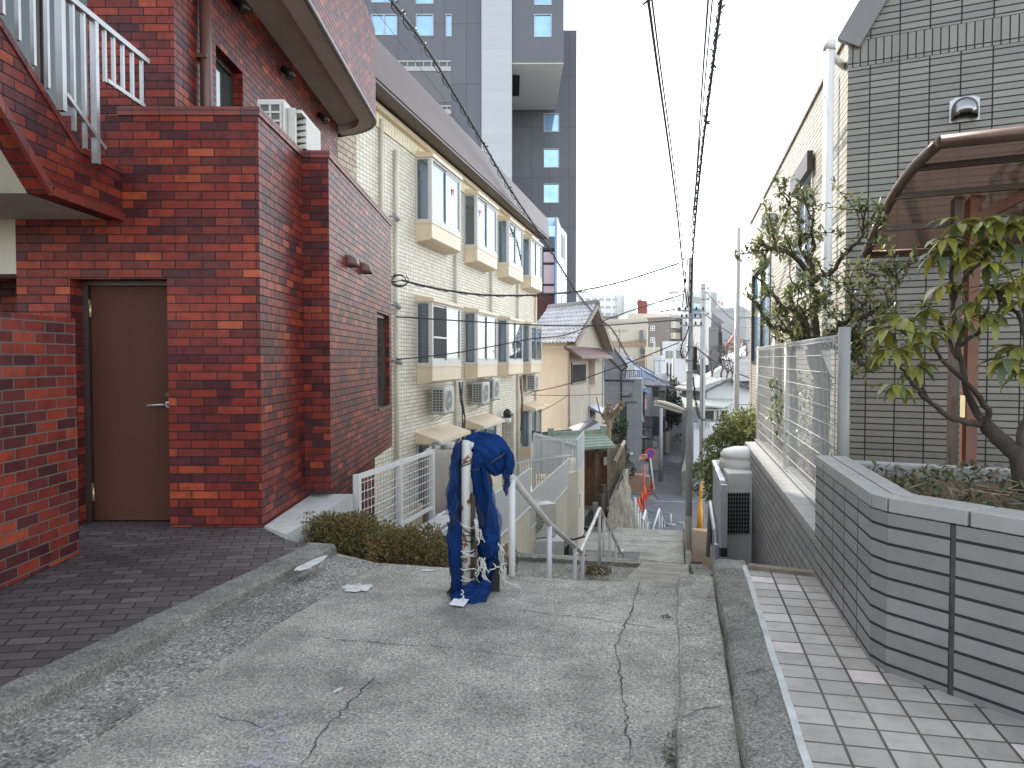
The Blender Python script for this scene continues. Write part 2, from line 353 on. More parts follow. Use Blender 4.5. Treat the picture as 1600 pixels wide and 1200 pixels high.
# pebbly gutter strip beside the left kerb
def kx(y, off=0): return -1.35 + (y-5.88)*.2545 + off
ys = [-8 + i*.25 for i in range(56)]
ins = [(kx(y, .43+rnd.uniform(-.012,.012)), y) for y in ys if y < 5.55]
m = MB(); m.prism([(kx(-8,-.05),-8)] + ins + [(-.93,5.57),(kx(5.85,-.03),5.85)], -.03, .005); struct(m.build('gutter_strip', M['conc_rough']))
# left kerb : rounded profile swept along the line
def kerb(name, x_of_y, y0, y1, prof, mat, wob=.006, n=60, seed=1, zf=lambda y: 0):
    r = random.Random(seed); rows = []
    for i in range(n+1):
        y = y0+(y1-y0)*i/n; w_ = r.uniform(-wob, wob); rows.append([Vector((x_of_y(y)+px+w_, y-px*.23, pz+r.uniform(-wob, wob)*.25+zf(y))) for px, pz in prof])
    m = MB(); m.grid(rows, False); m.poly(*reversed(rows[-1])); return struct(m.build(name, mat))
kerb('kerb', kx, -6, 5.86, [(.012,-.05),(.004,.02),(.0,.062),(-.012,.079),(-.035,.084),(-.2,.085),(-.22,.085),(-.22,-.3)], M['conc_kerb'], n=110, wob=.0035)
# white mortar patch on the kerb end
# tiled forecourt of the brick building
m = MB(); rows = []
for i in range(31):
    y = -8+13.85*i/30; rows.append([Vector((kx(y,-.205),y,.0)), Vector((kx(y,-.205),y,.086)), Vector((kx(y,-.95),y,.112)), Vector((-9,y,.118))])
y = 5.97; rows.append([Vector((-1.74,y,.0)), Vector((-1.74,y,.087)), Vector((-2.1,6.28,.115)), Vector((-9,6.28,.118))]); rows.append([Vector((-2.05,6.3,.0)), Vector((-2.05,6.3,.11)), Vector((-2.1,6.7,.115)), Vector((-9,6.7,.118))])
m.grid(rows, False)
struct(m.build('forecourt_paving', M['paver'], uvrot=R(-76+90)))
# two worn concrete kerb strips and the tiled walkway on the right
def rx(y): return .59 + (y-2.82)*.2177
def worn(name, off0, off1, z, y1, seed, z0=-1.2, gap=()):
    r = random.Random(seed); m = MB(); n = 130; rows = []
    for i in range(n+1):
        y = -6+(y1+6)*i/n; dz = 0
        for g in gap: dz -= .03*math.exp(-((y-g)/.025)**2)
        wl = .006*math.sin(y*3.1+seed)+.004*math.sin(y*9.7)+r.uniform(-.003,.003); j = [r.uniform(-.002,.002) for _ in range(8)]
        pr = [(off0+.0, z0), (off0+.004, z-.035), (off0+.012, z-.012), (off0+.03, z), ((off0*2+off1)/3, z+.003), ((off0+off1*2)/3, z), (off1, z), (off1, z0)]
        rows.append([Vector((rx(y)+a+(wl if k < 4 else 0), y-a*.22, b+j[k]*.6+(dz if 1 < k < 7 else 0))) for k, (a, b) in enumerate(pr)])
    m.grid(rows, False); m.poly(*reversed(rows[-1])); return struct(m.build(name, M['conc_kerb'] if seed == 2 else M['conc']))
worn('low_kerb_strip', .02, .245, .035, 5.22, 3, gap=(3.0, 4.05))
worn('raised_kerb_strip', .25, .46, .118, 5.35, 2, gap=(3.2, 5.0))
m = MB(); q = .462
m.prism([(rx(-6)+q,-6),(rx(5.14)+q,5.04),(1.97,4.82),(1.70,3.5),(2.1,2.9),(5.6,-3),(5.6,-6)], -1.2, .121); struct(m.build('tiled_walkway', M['walk_tile'], uvrot=R(90-12.4)))
# pale mortar seam between kerb strip and tiles
kerb('mortar_seam', lambda y: rx(y)+.455, -5, 5.1, [(0,.1),(.0,.124),(.028,.126),(.03,.1)], plain('pale_mortar', (.40,.42,.40), .9, var=.2, scale=9), wob=.003, n=80, seed=8)
m = MB(); m.beam((rx(5.1)+.48,5.05,.115),(1.96,4.86,.115),.07,.06); struct(m.build('walkway_edge_timber', M['oldwood']))
# cracks: thin dark slivers in the slab
def crack(pts, w_, name='crack', z=.003, seed=0):
    r = random.Random(seed); P = []
    for i in range(len(pts)-1):
        a = Vector((*pts[i], 0)); b = Vector((*pts[i+1], 0)); n = max(3, int((b-a).length/.035))
        for k in range(n): P.append(a+(b-a)*k/n + Vector((r.uniform(-.011,.011), r.uniform(-.011,.011), 0)))
    P.append(Vector((*pts[-1], 0))); rows = []
    for i, p in enumerate(P):
        t = (P[min(i+1,len(P)-1)]-P[max(0,i-1)]).normalized(); q = Vector((-t.y, t.x, 0)); ww = w_*(.25+.9*r.random())*min(1, (i+.5)/4, (len(P)-i-.3)/4)
        rows.append([p+q*ww+Vector((0,0,z)), p-q*ww+Vector((0,0,z))])
    m = MB(); m.grid(rows, False); return struct(m.build(name, M['crackm']))
M['crackm'] = plain('crack_dark', (.05,.048,.042), 1, var=.4, scale=20)
def px2(*l): return [tuple(atz(u, v, 0).xy) for u, v in l]
crack(px2((588,1055),(545,1100),(500,1150),(470,1200)), .004, seed=1)
crack(px2((1000,905),(985,960),(960,1010),(975,1080),(985,1200)), .004, seed=2)
crack(px2((430,990),(560,1003),(690,1012),(850,1030)), .0028, seed=3)
crack(px2((300,1110),(380,1128),(450,1150)), .0025, seed=4)
crack(px2((760,945),(860,960),(960,972),(1050,985)), .003, seed=5)
crack(px2((1000,985),(1055,1000)), .003, seed=6)
crack([(rx(3.1)+.03,3.1),(rx(3.18)+.12,3.16),(rx(3.1)+.24,3.2)], .007, z=.042, seed=7)
crack([(rx(4.0)+.03,4.0),(rx(4.05)+.14,4.05),(rx(4.0)+.24,4.06)], .006, z=.042, seed=9)
crack([(rx(3.32)+.27,3.3),(rx(3.38)+.36,3.36),(rx(3.35)+.45,3.42)], .009, z=.125, seed=8)
crack([(rx(4.95)+.27,4.95),(rx(5.0)+.36,5.02),(rx(4.98)+.45,5.0)], .006, z=.125, seed=11)
crack([(rx(3.3)+.3,3.25),(rx(3.1)+.35,3.1),(rx(2.95)+.34,2.95)], .004, z=.125, seed=12)
def splotch(name, u, v, rx_, ry_, mat, z=.004, seed=0, ang=0, n=26, jag=.3):
    r = random.Random(seed); c = atz(u, v, z); P = []
    for k in range(n):
        a = 2*math.pi*k/n; f = 1+r.uniform(-jag, jag); x = math.cos(a)*rx_*f; y = math.sin(a)*ry_*f
        P.append(c+Vector((x*math.cos(ang)-y*math.sin(ang), x*math.sin(ang)+y*math.cos(ang), 0)))
    m = MB(); m.poly(*P); return struct(m.build(name, mat))
M['paintpatch'] = plain('old_white_paint', (.50,.51,.50), .9, var=.25, scale=15)
mm, tt, bb = newmat('chalky_stain'); bb.inputs['Base Color'].default_value = (.42,.42,.47,1); bb.inputs['Roughness'].default_value = .95
tt.links.new(ramp(tt, noise(tt, 22, 8, rough=.85), [(.47, 0), (.62, .75)]), bb.inputs['Alpha']); M['chalk'] = mm
splotch('paint_patch', 560, 918, .10, .085, M['paintpatch'], .008, 3)
splotch('paint_patch', 487, 880, .05, .2, M['paintpatch'], .09, 4, R(-14), jag=.15)
splotch('paint_patch', 668, 891, .05, .025, M['paintpatch'], .006, 5)
splotch('paint_patch', 528, 1078, .012, .03, M['paintpatch'], .005, 6, R(-30))
for i, (u, v, a, b) in enumerate([(455,1082,.03,.06),(446,1105,.035,.07),(432,1125,.06,.05),(415,1140,.08,.04),(430,1158,.05,.07),(425,1180,.08,.07),(405,1192,.08,.04)]):
    splotch('chalk_stain', u, v, a, b, M['chalk'], .004+.0004*i, 20+i, jag=.5)
# ---- body of the hill, stairs and road
m = MB(); m.prism([(-60,-60),(60,-60),(60,4.9),(1.2,4.9),(-1.4,5.4),(-60,5.4)], -9, -1.15); struct(m.build('hillside', M['soil']))
def lam(s0, s1, d0, d1, z0, z1, mm): mm.hexa([FP(s0,d0,-9),FP(s0,d1,-9),FP(s1,d1,-9),FP(s1,d0,-9),FP(s0,d0,z0),FP(s0,d1,z0),FP(s1,d1,z1),FP(s1,d0,z1)])
m = MB()
n = 10
for i in range(n): lam(-.2 if i == 0 else i*.376, (i+1)*.376, -1.4, .62, -.15*(i+1)+.0, -.15*(i+1)-.01, m)
n = 11
for i in range(n): lam(6.2+i*.38, 6.2+(i+1)*.38, -1.45, .5, -1.5-.155*(i+1)+.0, -1.5-.155*(i+1)-.01, m)
n = 25
for i in range(n): lam(20.9+i*.42, 20.9+(i+1)*.42, -2.0, 1.25, -4.2-.152*(i+1), -4.2-.152*(i+1)-.01, m)
struct(m.build('concrete_stairs', M['conc']))
m = MB(); lam(3.74, 6.2, -1.4, .6, -1.47, -1.5, m); lam(5.95, 6.2, -1.4, .8, -1.44, -1.44, m); struct(m.build('stair_landing', M['conc_rough']))
m = MB(); lam(-.2, 6.2, .62, 1.25, -.1, -1.47, m); lam(6.2, 10.3, .5, 1.25, -1.46, -3.18, m); lam(10.3, 20.9, .1, 1.25, -3.18, -4.2, m); lam(15.5, 20.9, -2.2, .1, -3.67, -4.2, m)
struct(m.build('concrete_ramp', M['conc']))
m = MB(); lam(10.3, 15.5, -2.6, .1, -3.19, -3.68, m); struct(m.build('asphalt_landing', M['asphalt']))
m = MB(); lam(10.2, 31, -9, -2.0, -3.3, -4.3, m); struct(m.build('left_terrace', M['conc_rough']))
m = MB(); lam(.0, 10.3, -9, -1.46, -2.6, -3.3, m); struct(m.build('sunken_yard', M['conc_kerb']))
m = MB(); lam(-.15, 31, 1.25, 1.42, -.12, -8.2, m)
m = MB(); lam(-.1, 5, 1.27, 1.42, .0, -1.15, m); lam(5, 10.3, 1.27, 1.42, -1.12, -2.95, m); lam(10.3, 20.9, 1.27, 1.42, -2.98, -4.0, m); struct(m.build('path_kerb', M['conc_kerb']))
m = MB(); lam(-.1, 5, 1.42, 9, -.3, -1.25, m); lam(5, 10.3, 1.42, 9, -1.25, -3.0, m); lam(10.3, 20.9, 1.42, 9, -3.0, -4.1, m); lam(20.9, 31, 1.42, 9, -4.1, -7.9, m); struct(m.build('soil_verge', M['soil']))
m = MB(); m.box(-900, 900, -200, 1500, -9.5, -8.06); struct(m.build('ground', M['fargrey2']))
m = MB(); m.prism([(-3,34),(13,34),(14,52),(18,135),(13.5,150),(10,52),(-3,50)], -8.05, -8); struct(m.build('road', M['asphalt']))
m = MB()
for (a, b) in [((955,733+30),(1003,771)),((955,781),(998,785)),((955,794),(995,798)),((985,813),(1018,817)),((1022,783),(1085,784)),((960,831-28),(1000,806))][:5]:
    p, q = atz(*a, -7.996), atz(*b, -7.996); m.beam(p, q, .12, .006)
struct(m.build('road_marking', plain('worn_road_paint', (.42,.42,.42), .9, var=.3, scale=3)))
# manholes
def manhole(p, nrm_s, r):
    t = thing('manhole_cover', None, None, p)
    m = MB(); m.lathe(p, [(r,-.02),(r,.012),(r*.97,.016)], 28); m.build('cover', plain('manhole_iron', (.13,.135,.14), .6, .4, .2, 9), t)
    m = MB()
    for rr in (.93,.5):
        pts = [p+Vector((math.cos(a)*r*rr, math.sin(a)*r*rr, .018)) for a in [2*math.pi*k/28 for k in range(29)]]; m.tube(pts, .012, 4)
    for k in range(12):
        a = math.pi*k/6; m.beam(p+Vector((math.cos(a)*r*.5,math.sin(a)*r*.5,.018)), p+Vector((math.cos(a)*r*.9,math.sin(a)*r*.9,.018)), .02, .012)
    m.build('rim', M['concrete_w'], t); return t
def ramp_at(u, v): # point on the asphalt landing
    s0 = 0
    for i in range(400):
        s = 10.3+i*.03; z = -3.19-.094*(s-10.3); c = atz(u, v, z); rel = (c-FP.p); rel.z = 0
        if rel.dot(FP.S) <= s: return Vector((c.x, c.y, z))
    return c
p = ramp_at(935, 868); t = manhole(p, None, .34); tag(t, 'round iron manhole cover on the dark landing behind the white handrail', 'manhole cover')
p = atz(1067, 817, -7.99); t = manhole(p, None, .33); tag(t, 'small faint manhole cover on the asphalt road beside the grey pole', 'manhole cover')

# ================================================================ RED BRICK BUILDING
red = thing('brick_apartment_building', 'red and purple brick tiled apartment building with brown door and curved balcony', 'building', (-2.06, 6.3, 0.12))
FF = Frame((-2.06, 6.3), (-1, 0), -1)            # front: s runs to the left, outward towards the camera
if FF.N.y > 0: FF = Frame((-2.06, 6.3), (-1, 0), 1)
z_dt = 2.16
m = MB(); m.wall(FF, 0, 1.99, .12, 3.48, .35, [(.76, 1.555, .0, z_dt)])
FS1 = Frame((-2.06, 6.3), (0, 1), 1)             # side, outward to the right
m.wall(FS1, .35, 5.2, -3, 3.48, .35)
FS2 = Frame((-1.80, 7.6), (0, 1), 1)
sa, zt_ = FS2.sz(589, 487); sb, zb_ = FS2.sz(609, 635)
m.wall(FS2, 0, 3.9, .21, 3.48, .2, [(sa, sb, zb_, zt_)])
m.box(-2.058,-2.001,7.6,7.7,.21,3.48); m.box(-2.058,-2.001,7.7,11.5,.21,.25)
m.build('lower_wall', M['brick'], red)
m2 = MB(); m2.prism([(-2.075,6.285),(-1.785,7.585-.0)] , 0, 0) if False else None
m = MB(); cz = 3.48
for P in ([(-2.045,6.285),(-2.045,7.585),(-2.23,7.585),(-2.23,6.5),(-3.2,6.5),(-3.2,6.285)], [(-2.23,7.586),(-1.785,7.586),(-1.785,11.51),(-2.23,11.51)]): m.prism(P, cz+.001, cz+.07)
m.build('coping', tiles('coping_brick', .22, .22, .009, RED[2:5]+[(1,(.12,.03,.025))], (.035,.03,.03), off=0, grime=.5), red)
# terrace floor + upper wall and the unseen block above it
m = MB(); m.box(-2.95, -2.1, 6.6, 13.2, 2.6, 2.75); m.build('terrace_floor', M['soffit'], red)
FU = Frame((-2.93, 6.75), (0, 1), 1); FUF = Frame((-2.93, 6.75), (-1, 0), 1)
if FUF.N.y > 0: FUF = Frame((-2.93, 6.75), (-1, 0), -1)
def szr(F, u, v, d=0): return F.sz(u, v, d)
w1a, w1zt = FU.sz(337, 50); w1b, _ = FU.sz(379, 100); w2a, _ = FU.sz(492, 230); w2b, _ = FU.sz(505, 230)
w1zt = 4.62
holes = [(w1a, w1b, 2.75, w1zt), (w2a, w2a+.9, 2.75, w1zt)]
m = MB(); m.wall(FU, 0, 6.3, 2.6, 5.4, .3, holes)
fa, _ = FUF.sz(190, 100); fb, _ = FUF.sz(115, 100)
m.wall(FUF, .3, 4.5, 2.6, 5.4, .25, [(.75, 1.75, 3.3, 4.9)])
m.box(-12, -2.93, 6.75+.001, 13.05, 5.4, 14.5)  # unseen upper storeys, height made up to keep the sun off the foreground
m.box(-12, -3.2, 7.3, 13.0, -3, 5.4)
m.build('upper_wall_and_sun_block', M['brick'], red)
for (a, b, zb, zt, F) in ((w1a, w1b, 2.75, w1zt, FU), (w2a, w2a+.9, 2.75, w1zt, FU), (.75, 1.75, 3.3, 4.9, FUF)):
    m = MB(); e = .05; d0, d1 = -.16, -.1
    m.fbox(F, a, a+e, d0, d1, zb, zt); m.fbox(F, b-e, b, d0, d1, zb, zt); m.fbox(F, a+e, b-e, d0, d1, zt-e, zt); m.fbox(F, a+e, b-e, d0, d1, zb, zb+e)
    if F is FUF: m.fbox(F, (a+b)/2-.025, (a+b)/2+.025, d0, d1, zb+e, zt-e)
    f = m.build('window', M['bronze'], red); m = MB(); m.fbox(F, a+e, b-e, -.14, -.125, zb+e, zt-e); m.build('pane', M['darkglass'], f)
# side window in the lower wall
m = MB(); e = .05; m.fbox(FS2, sa, sa+e, -.12, -.06, zb_, zt_); m.fbox(FS2, sb-e, sb, -.12, -.06, zb_, zt_); m.fbox(FS2, sa+e, sb-e, -.12, -.06, zt_-e, zt_); m.fbox(FS2, sa-.0, sb+.0, -.12, .02, zb_+.001, zb_+.03)
f = m.build('window', M['bronze'], red); m = MB(); m.fbox(FS2, sa+e, sb-e, -.10, -.09, zb_+.03, zt_-e); m.build('pane', M['darkglass'], f)
# door
X0, X1 = 1.555, .76
m = MB(); dd = -.25
m.fbox(FF, .76, .79, dd, dd+.07, .12, z_dt); m.fbox(FF, X0-.045, X0, dd, dd+.07, .12, z_dt); m.fbox(FF, .79, X0-.045, dd, dd+.07, z_dt-.035, z_dt); m.build('door_frame', M['bronze'], red)
m = MB(); m.fbox(FF, .794, X0-.05, dd-.02, dd+.035, .13, z_dt-.04); dr = m.build('door', M['brownpaint'], red, bevel=.004)
m = MB(); hz = FF.sz(250, 632, -.2)[1]; hs = .86
m.tube([FF(hs,dd+.03,hz),FF(hs,dd+.085,hz)], .013, 10); m.tube([FF(hs,dd+.085,hz),FF(hs+.06,dd+.09,hz),FF(hs+.16,dd+.085,hz-.006)], [.011,.009,.007], 10); m.lathe(FF(hs,dd+.037,hz), [(.001,0)], 3) if False else None
m.tube([FF(hs,dd+.034,hz),FF(hs,dd+.044,hz)], .026, 14); m.build('handle', M['alum'], dr)
m = MB(); m.tube([FF(hs,dd+.03,hz+.085),FF(hs,dd+.055,hz+.085)], .02, 14); m.build('lock', M['bronze'], dr)
for v in (481, 768):
    m = MB(); z = FF.sz(147, v, -.2)[1]; m.fbox(FF, X0-.05, X0-.02, dd+.036, dd+.055, z-.02, z+.07); m.tube([FF(X0-.055,dd+.05,z-.08),FF(X0-.055,dd+.05,z+.03)], .011, 8); m.build('hinge', plain('brass', (.45,.37,.22), .4, .6), dr)
# dark passage and wall left of the front
m = MB(); m.box(-6.5, -4.05, 6.3, 6.6, 2.2, 2.72); m.build('passage_lintel', M['soffit'], red)
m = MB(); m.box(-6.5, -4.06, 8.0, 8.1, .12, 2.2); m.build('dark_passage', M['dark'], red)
# stair parapet (brick clad, faces right) running towards the camera
xs = -3.17; hi = 1.5
P_top = [(6.3, 1.507), (5.67, 1.52), (4.75, 2.11), (3.4, 2.98)]; P_bot = [(6.3, 1.14), (5.32, 1.14), (4.75, 1.61), (3.4, 2.7)]
pts = [(xs, y, z+hi) for y, z in P_top] + [(xs, y, z+hi) for y, z in reversed(P_bot)]
m = MB(); m.extr([(xs-.16, p[1], p[2]) for p in pts], (.16, 0, 0)); sp = m.build('stair_parapet', M['brick'], red)
m = MB()
for (a, b) in zip(P_top[:-1], P_top[1:]): m.beam((xs-.08, a[0]-.0, a[1]+hi+.02), (xs-.08, b[0], b[1]+hi+.02), .18, .045)
for (a, b) in zip(P_bot[:-1], P_bot[1:]): m.beam((xs-.0, a[0]-.0, a[1]+hi+.02), (xs-.0, b[0], b[1]+hi+.02), .03, .06)
m.build('trim', tiles('trim_brick', .22, .3, .009, RED[2:5]+[(1,(.13,.03,.025))], (.035,.03,.03), off=0, grime=.4), sp)
m = MB(); m.box(-5.6, xs-.16, 5.32, 6.299, 1.14+hi+.004, 1.14+hi+.12)
m.hexa([(-5.6,3.4,2.7+hi),(xs-.161,3.4,2.7+hi),(xs-.161,5.319,1.144+hi),(-5.6,5.319,1.144+hi),(-5.6,3.4,2.85+hi),(xs-.161,3.4,2.85+hi),(xs-.161,5.319,1.264+hi),(-5.6,5.319,1.264+hi)])
m.build('stair_soffit', M['soffit'], red)
m = MB(); m.box(-5.6,-4.2,4.4,6.29,1.14+hi-.5,1.14+hi+.0); m.build('stair_beam', M['soffit'], red) if False else None
# balcony: slab with rounded end, brick parapet
def balc(x_out, inset, yend, r, z0, z1, x_in=-2.94, n=12, y0=-1.0):
    P = [(x_in, y0), (x_out, y0)]; cx, cy = x_out-r, yend-r
    for k in range(n+1):
        a = math.pi/2*k/n; P.append((cx+r*math.cos(a), cy+r*math.sin(a)))
    P.append((x_in, yend)); return P
ZB = 5.36
m = MB(); m.prism(balc(-2.36,0,13.3,.85,0,0), ZB+.09, ZB+.3); m.build('balcony_slab', M['soffit'], red)
oo = balc(-2.21,0,13.45,1.0,0,0)[1:]; ii = balc(-2.47,0,13.19,.74,0,0)[1:]; rows = [[Vector((a[0],a[1],ZB+.3)),Vector((a[0],a[1],ZB)),Vector((b[0],b[1],ZB)),Vector((b[0],b[1],ZB+.3))] for a, b in zip(oo, ii)]
m = MB(); m.grid(rows, False); m.build('edge_beam', plain('pale_edge_beam', (.46,.44,.38), .85, var=.08, scale=1.5, streak=.15), red)
m = MB(); m.prism([(-2.94,-1),(-2.36,-1)]+balc(-2.36,0,13.3,.5,0,0)[2:-1]+[(-2.94,13.3)], ZB+.221, ZB+.23) if False else None
out = balc(-2.20,0,13.46,1.01,0,0)[1:]; inn = balc(-2.34,0,13.32,.87,0,0)[1:]
m = MB(); rows = []
for a, b in zip(out, inn): rows.append([(a[0],a[1],ZB+.06),(a[0],a[1],6.82),(b[0],b[1],6.82),(b[0],b[1],ZB+.06),(a[0],a[1],ZB+.06)])
m.grid([[Vector(q) for q in r] for r in rows], False); bp_ = m.build('balcony_parapet', M['brick'], red)
m = MB()
rows = [[Vector((a[0]+.004,a[1],ZB+.055)),Vector((a[0]+.012,a[1]+.005,ZB+.0)),Vector((a[0]-.03,a[1]-.03,ZB-.012))] for a in out]; m.grid(rows); m.build('balcony_drip', M['bronze'], red)
for u, v in ((365,2),(440,108),(497,180)):
    s_, z_ = FU.sz(u, v); m = MB(); c = FU(s_, .001, z_); m.tube([c, c+Vector((.07,0,0))], .04, 12); m.tube([c+Vector((.03,0,.0)), c+Vector((.1,0,-.05)), c+Vector((.11,0,-.11))], [.045,.06,.065], 12); m.build('wall_lamp', M['black'], red)
# downpipe, vents
m = MB(); s_, _ = FU.sz(322, 100, .07); c = FU(s_, .07, 0); m.tube([(c.x,c.y,2.76),(c.x,c.y,5.35)], .055, 12); m.box(c.x-.09,c.x+.03,c.y-.07,c.y+.07,4.3,4.34); m.build('downpipe', M['brownpipe'], red)
def hood(c, nrm, r, mat, par, name='vent_hood'):
    c = Vector(c); n_ = Vector(nrm).normalized(); t = Vector((-n_.y, n_.x, 0)); Z = Vector((0,0,1)); rows = []
    for i in range(11):                       # rows go out from the wall: arch section that shrinks to a rounded front
        q = i/10; d_ = r*1.5*math.sin(q*math.pi/2); k = math.cos(q*math.pi/2)**.6 if i < 10 else .0
        row = [c+n_*d_+t*(-r)*(k*.55+.45 if i < 10 else .45)+Z*(-r*.75)]
        kk = max(k, .001)
        row += [c+n_*d_+t*(-math.cos(b))*r*(k*.55+.45 if i < 10 else .45)+Z*(math.sin(b)*r*kk - r*.1*(1-kk)*6) for b in [math.pi*j/12 for j in range(13)]]
        row.append(c+n_*d_+t*r*(k*.55+.45 if i < 10 else .45)+Z*(-r*.75)); rows.append(row)
    m = MB(); m.grid(rows)
    m.poly(*[c+t*r*1.15*x+Z*z*r+n_*.004 for x, z in ((-1,-1.0),(1,-1.0),(1,.9),(.6,1.15),(-.6,1.15),(-1,.9))])
    o = m.build(name, mat, par, nofix=True); s_ = o.modifiers.new('s', 'SOLIDIFY'); s_.thickness = .006; return o
for u, v in ((543, 409), (565, 420)):
    s_, z_ = FS2.sz(u, v); hood(FS2(s_, .002, z_), (1,0,0), .075, M['brownpipe'], red)
# silver stair railing
m = MB(); xr = -3.08; zt = 2.51+1.5
m.beam((xr, 6.56, zt), (xr, 3.2, zt), .05, .04); m.beam((xr, 6.5, 3.5+.12), (xr, 5.9, 3.62), .03, .03)
rail = m.build('stair_railing', M['alum'], red)
us = [228,213.5,199,185,171.5]; 
for k, u in enumerate([228,213.5,199,185,171.5]):
    y = 3.08*1200/(800-u); m = MB(); m.box(xr-.012, xr+.012, y-.012, y+.012, 3.6, zt-.015); m.build('baluster', M['alum'], rail)
for u, wd in ((156,.022),(139,.0125),(122.5,.0125),(104,.024),(83,.0125),(62,.0125),(39,.0125),(15,.0125)):
    y = 3.08*1200/(800-u); zl = 3.0 if y > 5.67 else 3.02+(5.67-y)*.64; m = MB(); m.box(xr-wd, xr+wd, y-wd, y+wd, zl-.05, zt-.015); m.build('baluster', M['alum'], rail)
m = MB(); m.beam((xr,5.85,3.09),(xr,5.35,3.33),.04,.03); m.build('bottom_rail', M['alum'], rail)
# far left low brick wall
m = MB(); m.prism([(-3.10,-2),(-3.075,5.42),(-3.35,5.42),(-3.35,-2)], .118, 1.79)
o = m.build('low_brick_wall', M['brick2']); tag(o, 'low red brick wall at the left edge, in front of the brown door', 'wall')
# ================================================================ CREAM APARTMENT BUILDING
FC = Frame((-3.0, 14.0), D, 1)
cream = thing('cream_apartment_building', 'cream tiled three storey apartment building with rows of boxy bay windows', 'building', (-3.0, 14.0, -3.3))
holes = []
BW, BP = 2.35, 3.95
bays = [3.75, 7.75, 11.75, 15.6]                 # s where the outer face of each bay begins
rows_z = [(4.66, 6.10, 4.22, 0), (1.38, 2.83, .95, 1), (-1.86, -.43, -2.3, 2)]
door = (12.35, 14.25, -3.3, -.44)
H = []
for zb, zt, zbx, ri in rows_z:
    for bi, s0 in enumerate(bays):
        if ri == 2 and bi == 2: continue
        H.append((s0+.06, s0+BW-.06, zb, zt))
H.append(door)
m = MB(); m.wall(FC, .4, 18.4, -3.6, 6.35, .3, H)
m.fbox(FC, 18.1, 18.4, -10, -.301, -3.6, 6.35); m.fbox(FC, 0.4, .7, -10, -.301, -3.6, 6.35); m.fbox(FC, 0.7, 18.1, -10, -9.8, -3.6, 6.35)
m.fbox(FC, .42, 18.38, -10, -.302, 6.3, 6.5); m.fbox(FC, 12.4, 14.2, -1.6, -1.5, -3.6, -.4)
m.fbox(FC, 12.2, 12.35, -1.5, -.301, -3.6, -.3); m.fbox(FC, 14.25, 14.4, -1.5, -.301, -3.6, -.3)
m.build('wall', M['cream_tile'], cream)
m = MB(); m.fbox(FC, -.6, .4, -5, .02, -3.6, 6.3); m.build('end_wall', tiles('brown_end_tile', .26, .11, .016, [(0,(.36,.27,.17)),(1,(.48,.38,.26))], (.12,.09,.06), off=.5, bmp=.8, grime=.2), cream)
m = MB(); m.fbox(FC, .4, 18.4, .002, .03, 5.62+.5, 6.6); m.build('frieze', M['cream_rib'], cream)
m = MB()
prof = [(.50,6.62),(.50,6.72),(.42,7.42),(.30,7.5),(-.2,7.55),(-.2,6.62)]
m.extr([FC(-1.2, d, z) for d, z in prof], FC.S*20.2); m.build('roof_fascia', M['roofbrown'], cream)
m = MB(); m.fbox(FC, -1.1, 18.9, -.1, .48, 6.56, 6.615)
m.build('eave_soffit', M['bronze'], cream)
m = MB(); m.fbox(FC, -.5, 18.6, .032, .13, 6.42, 6.52); m.build('eave_trim', M['bay'], cream)
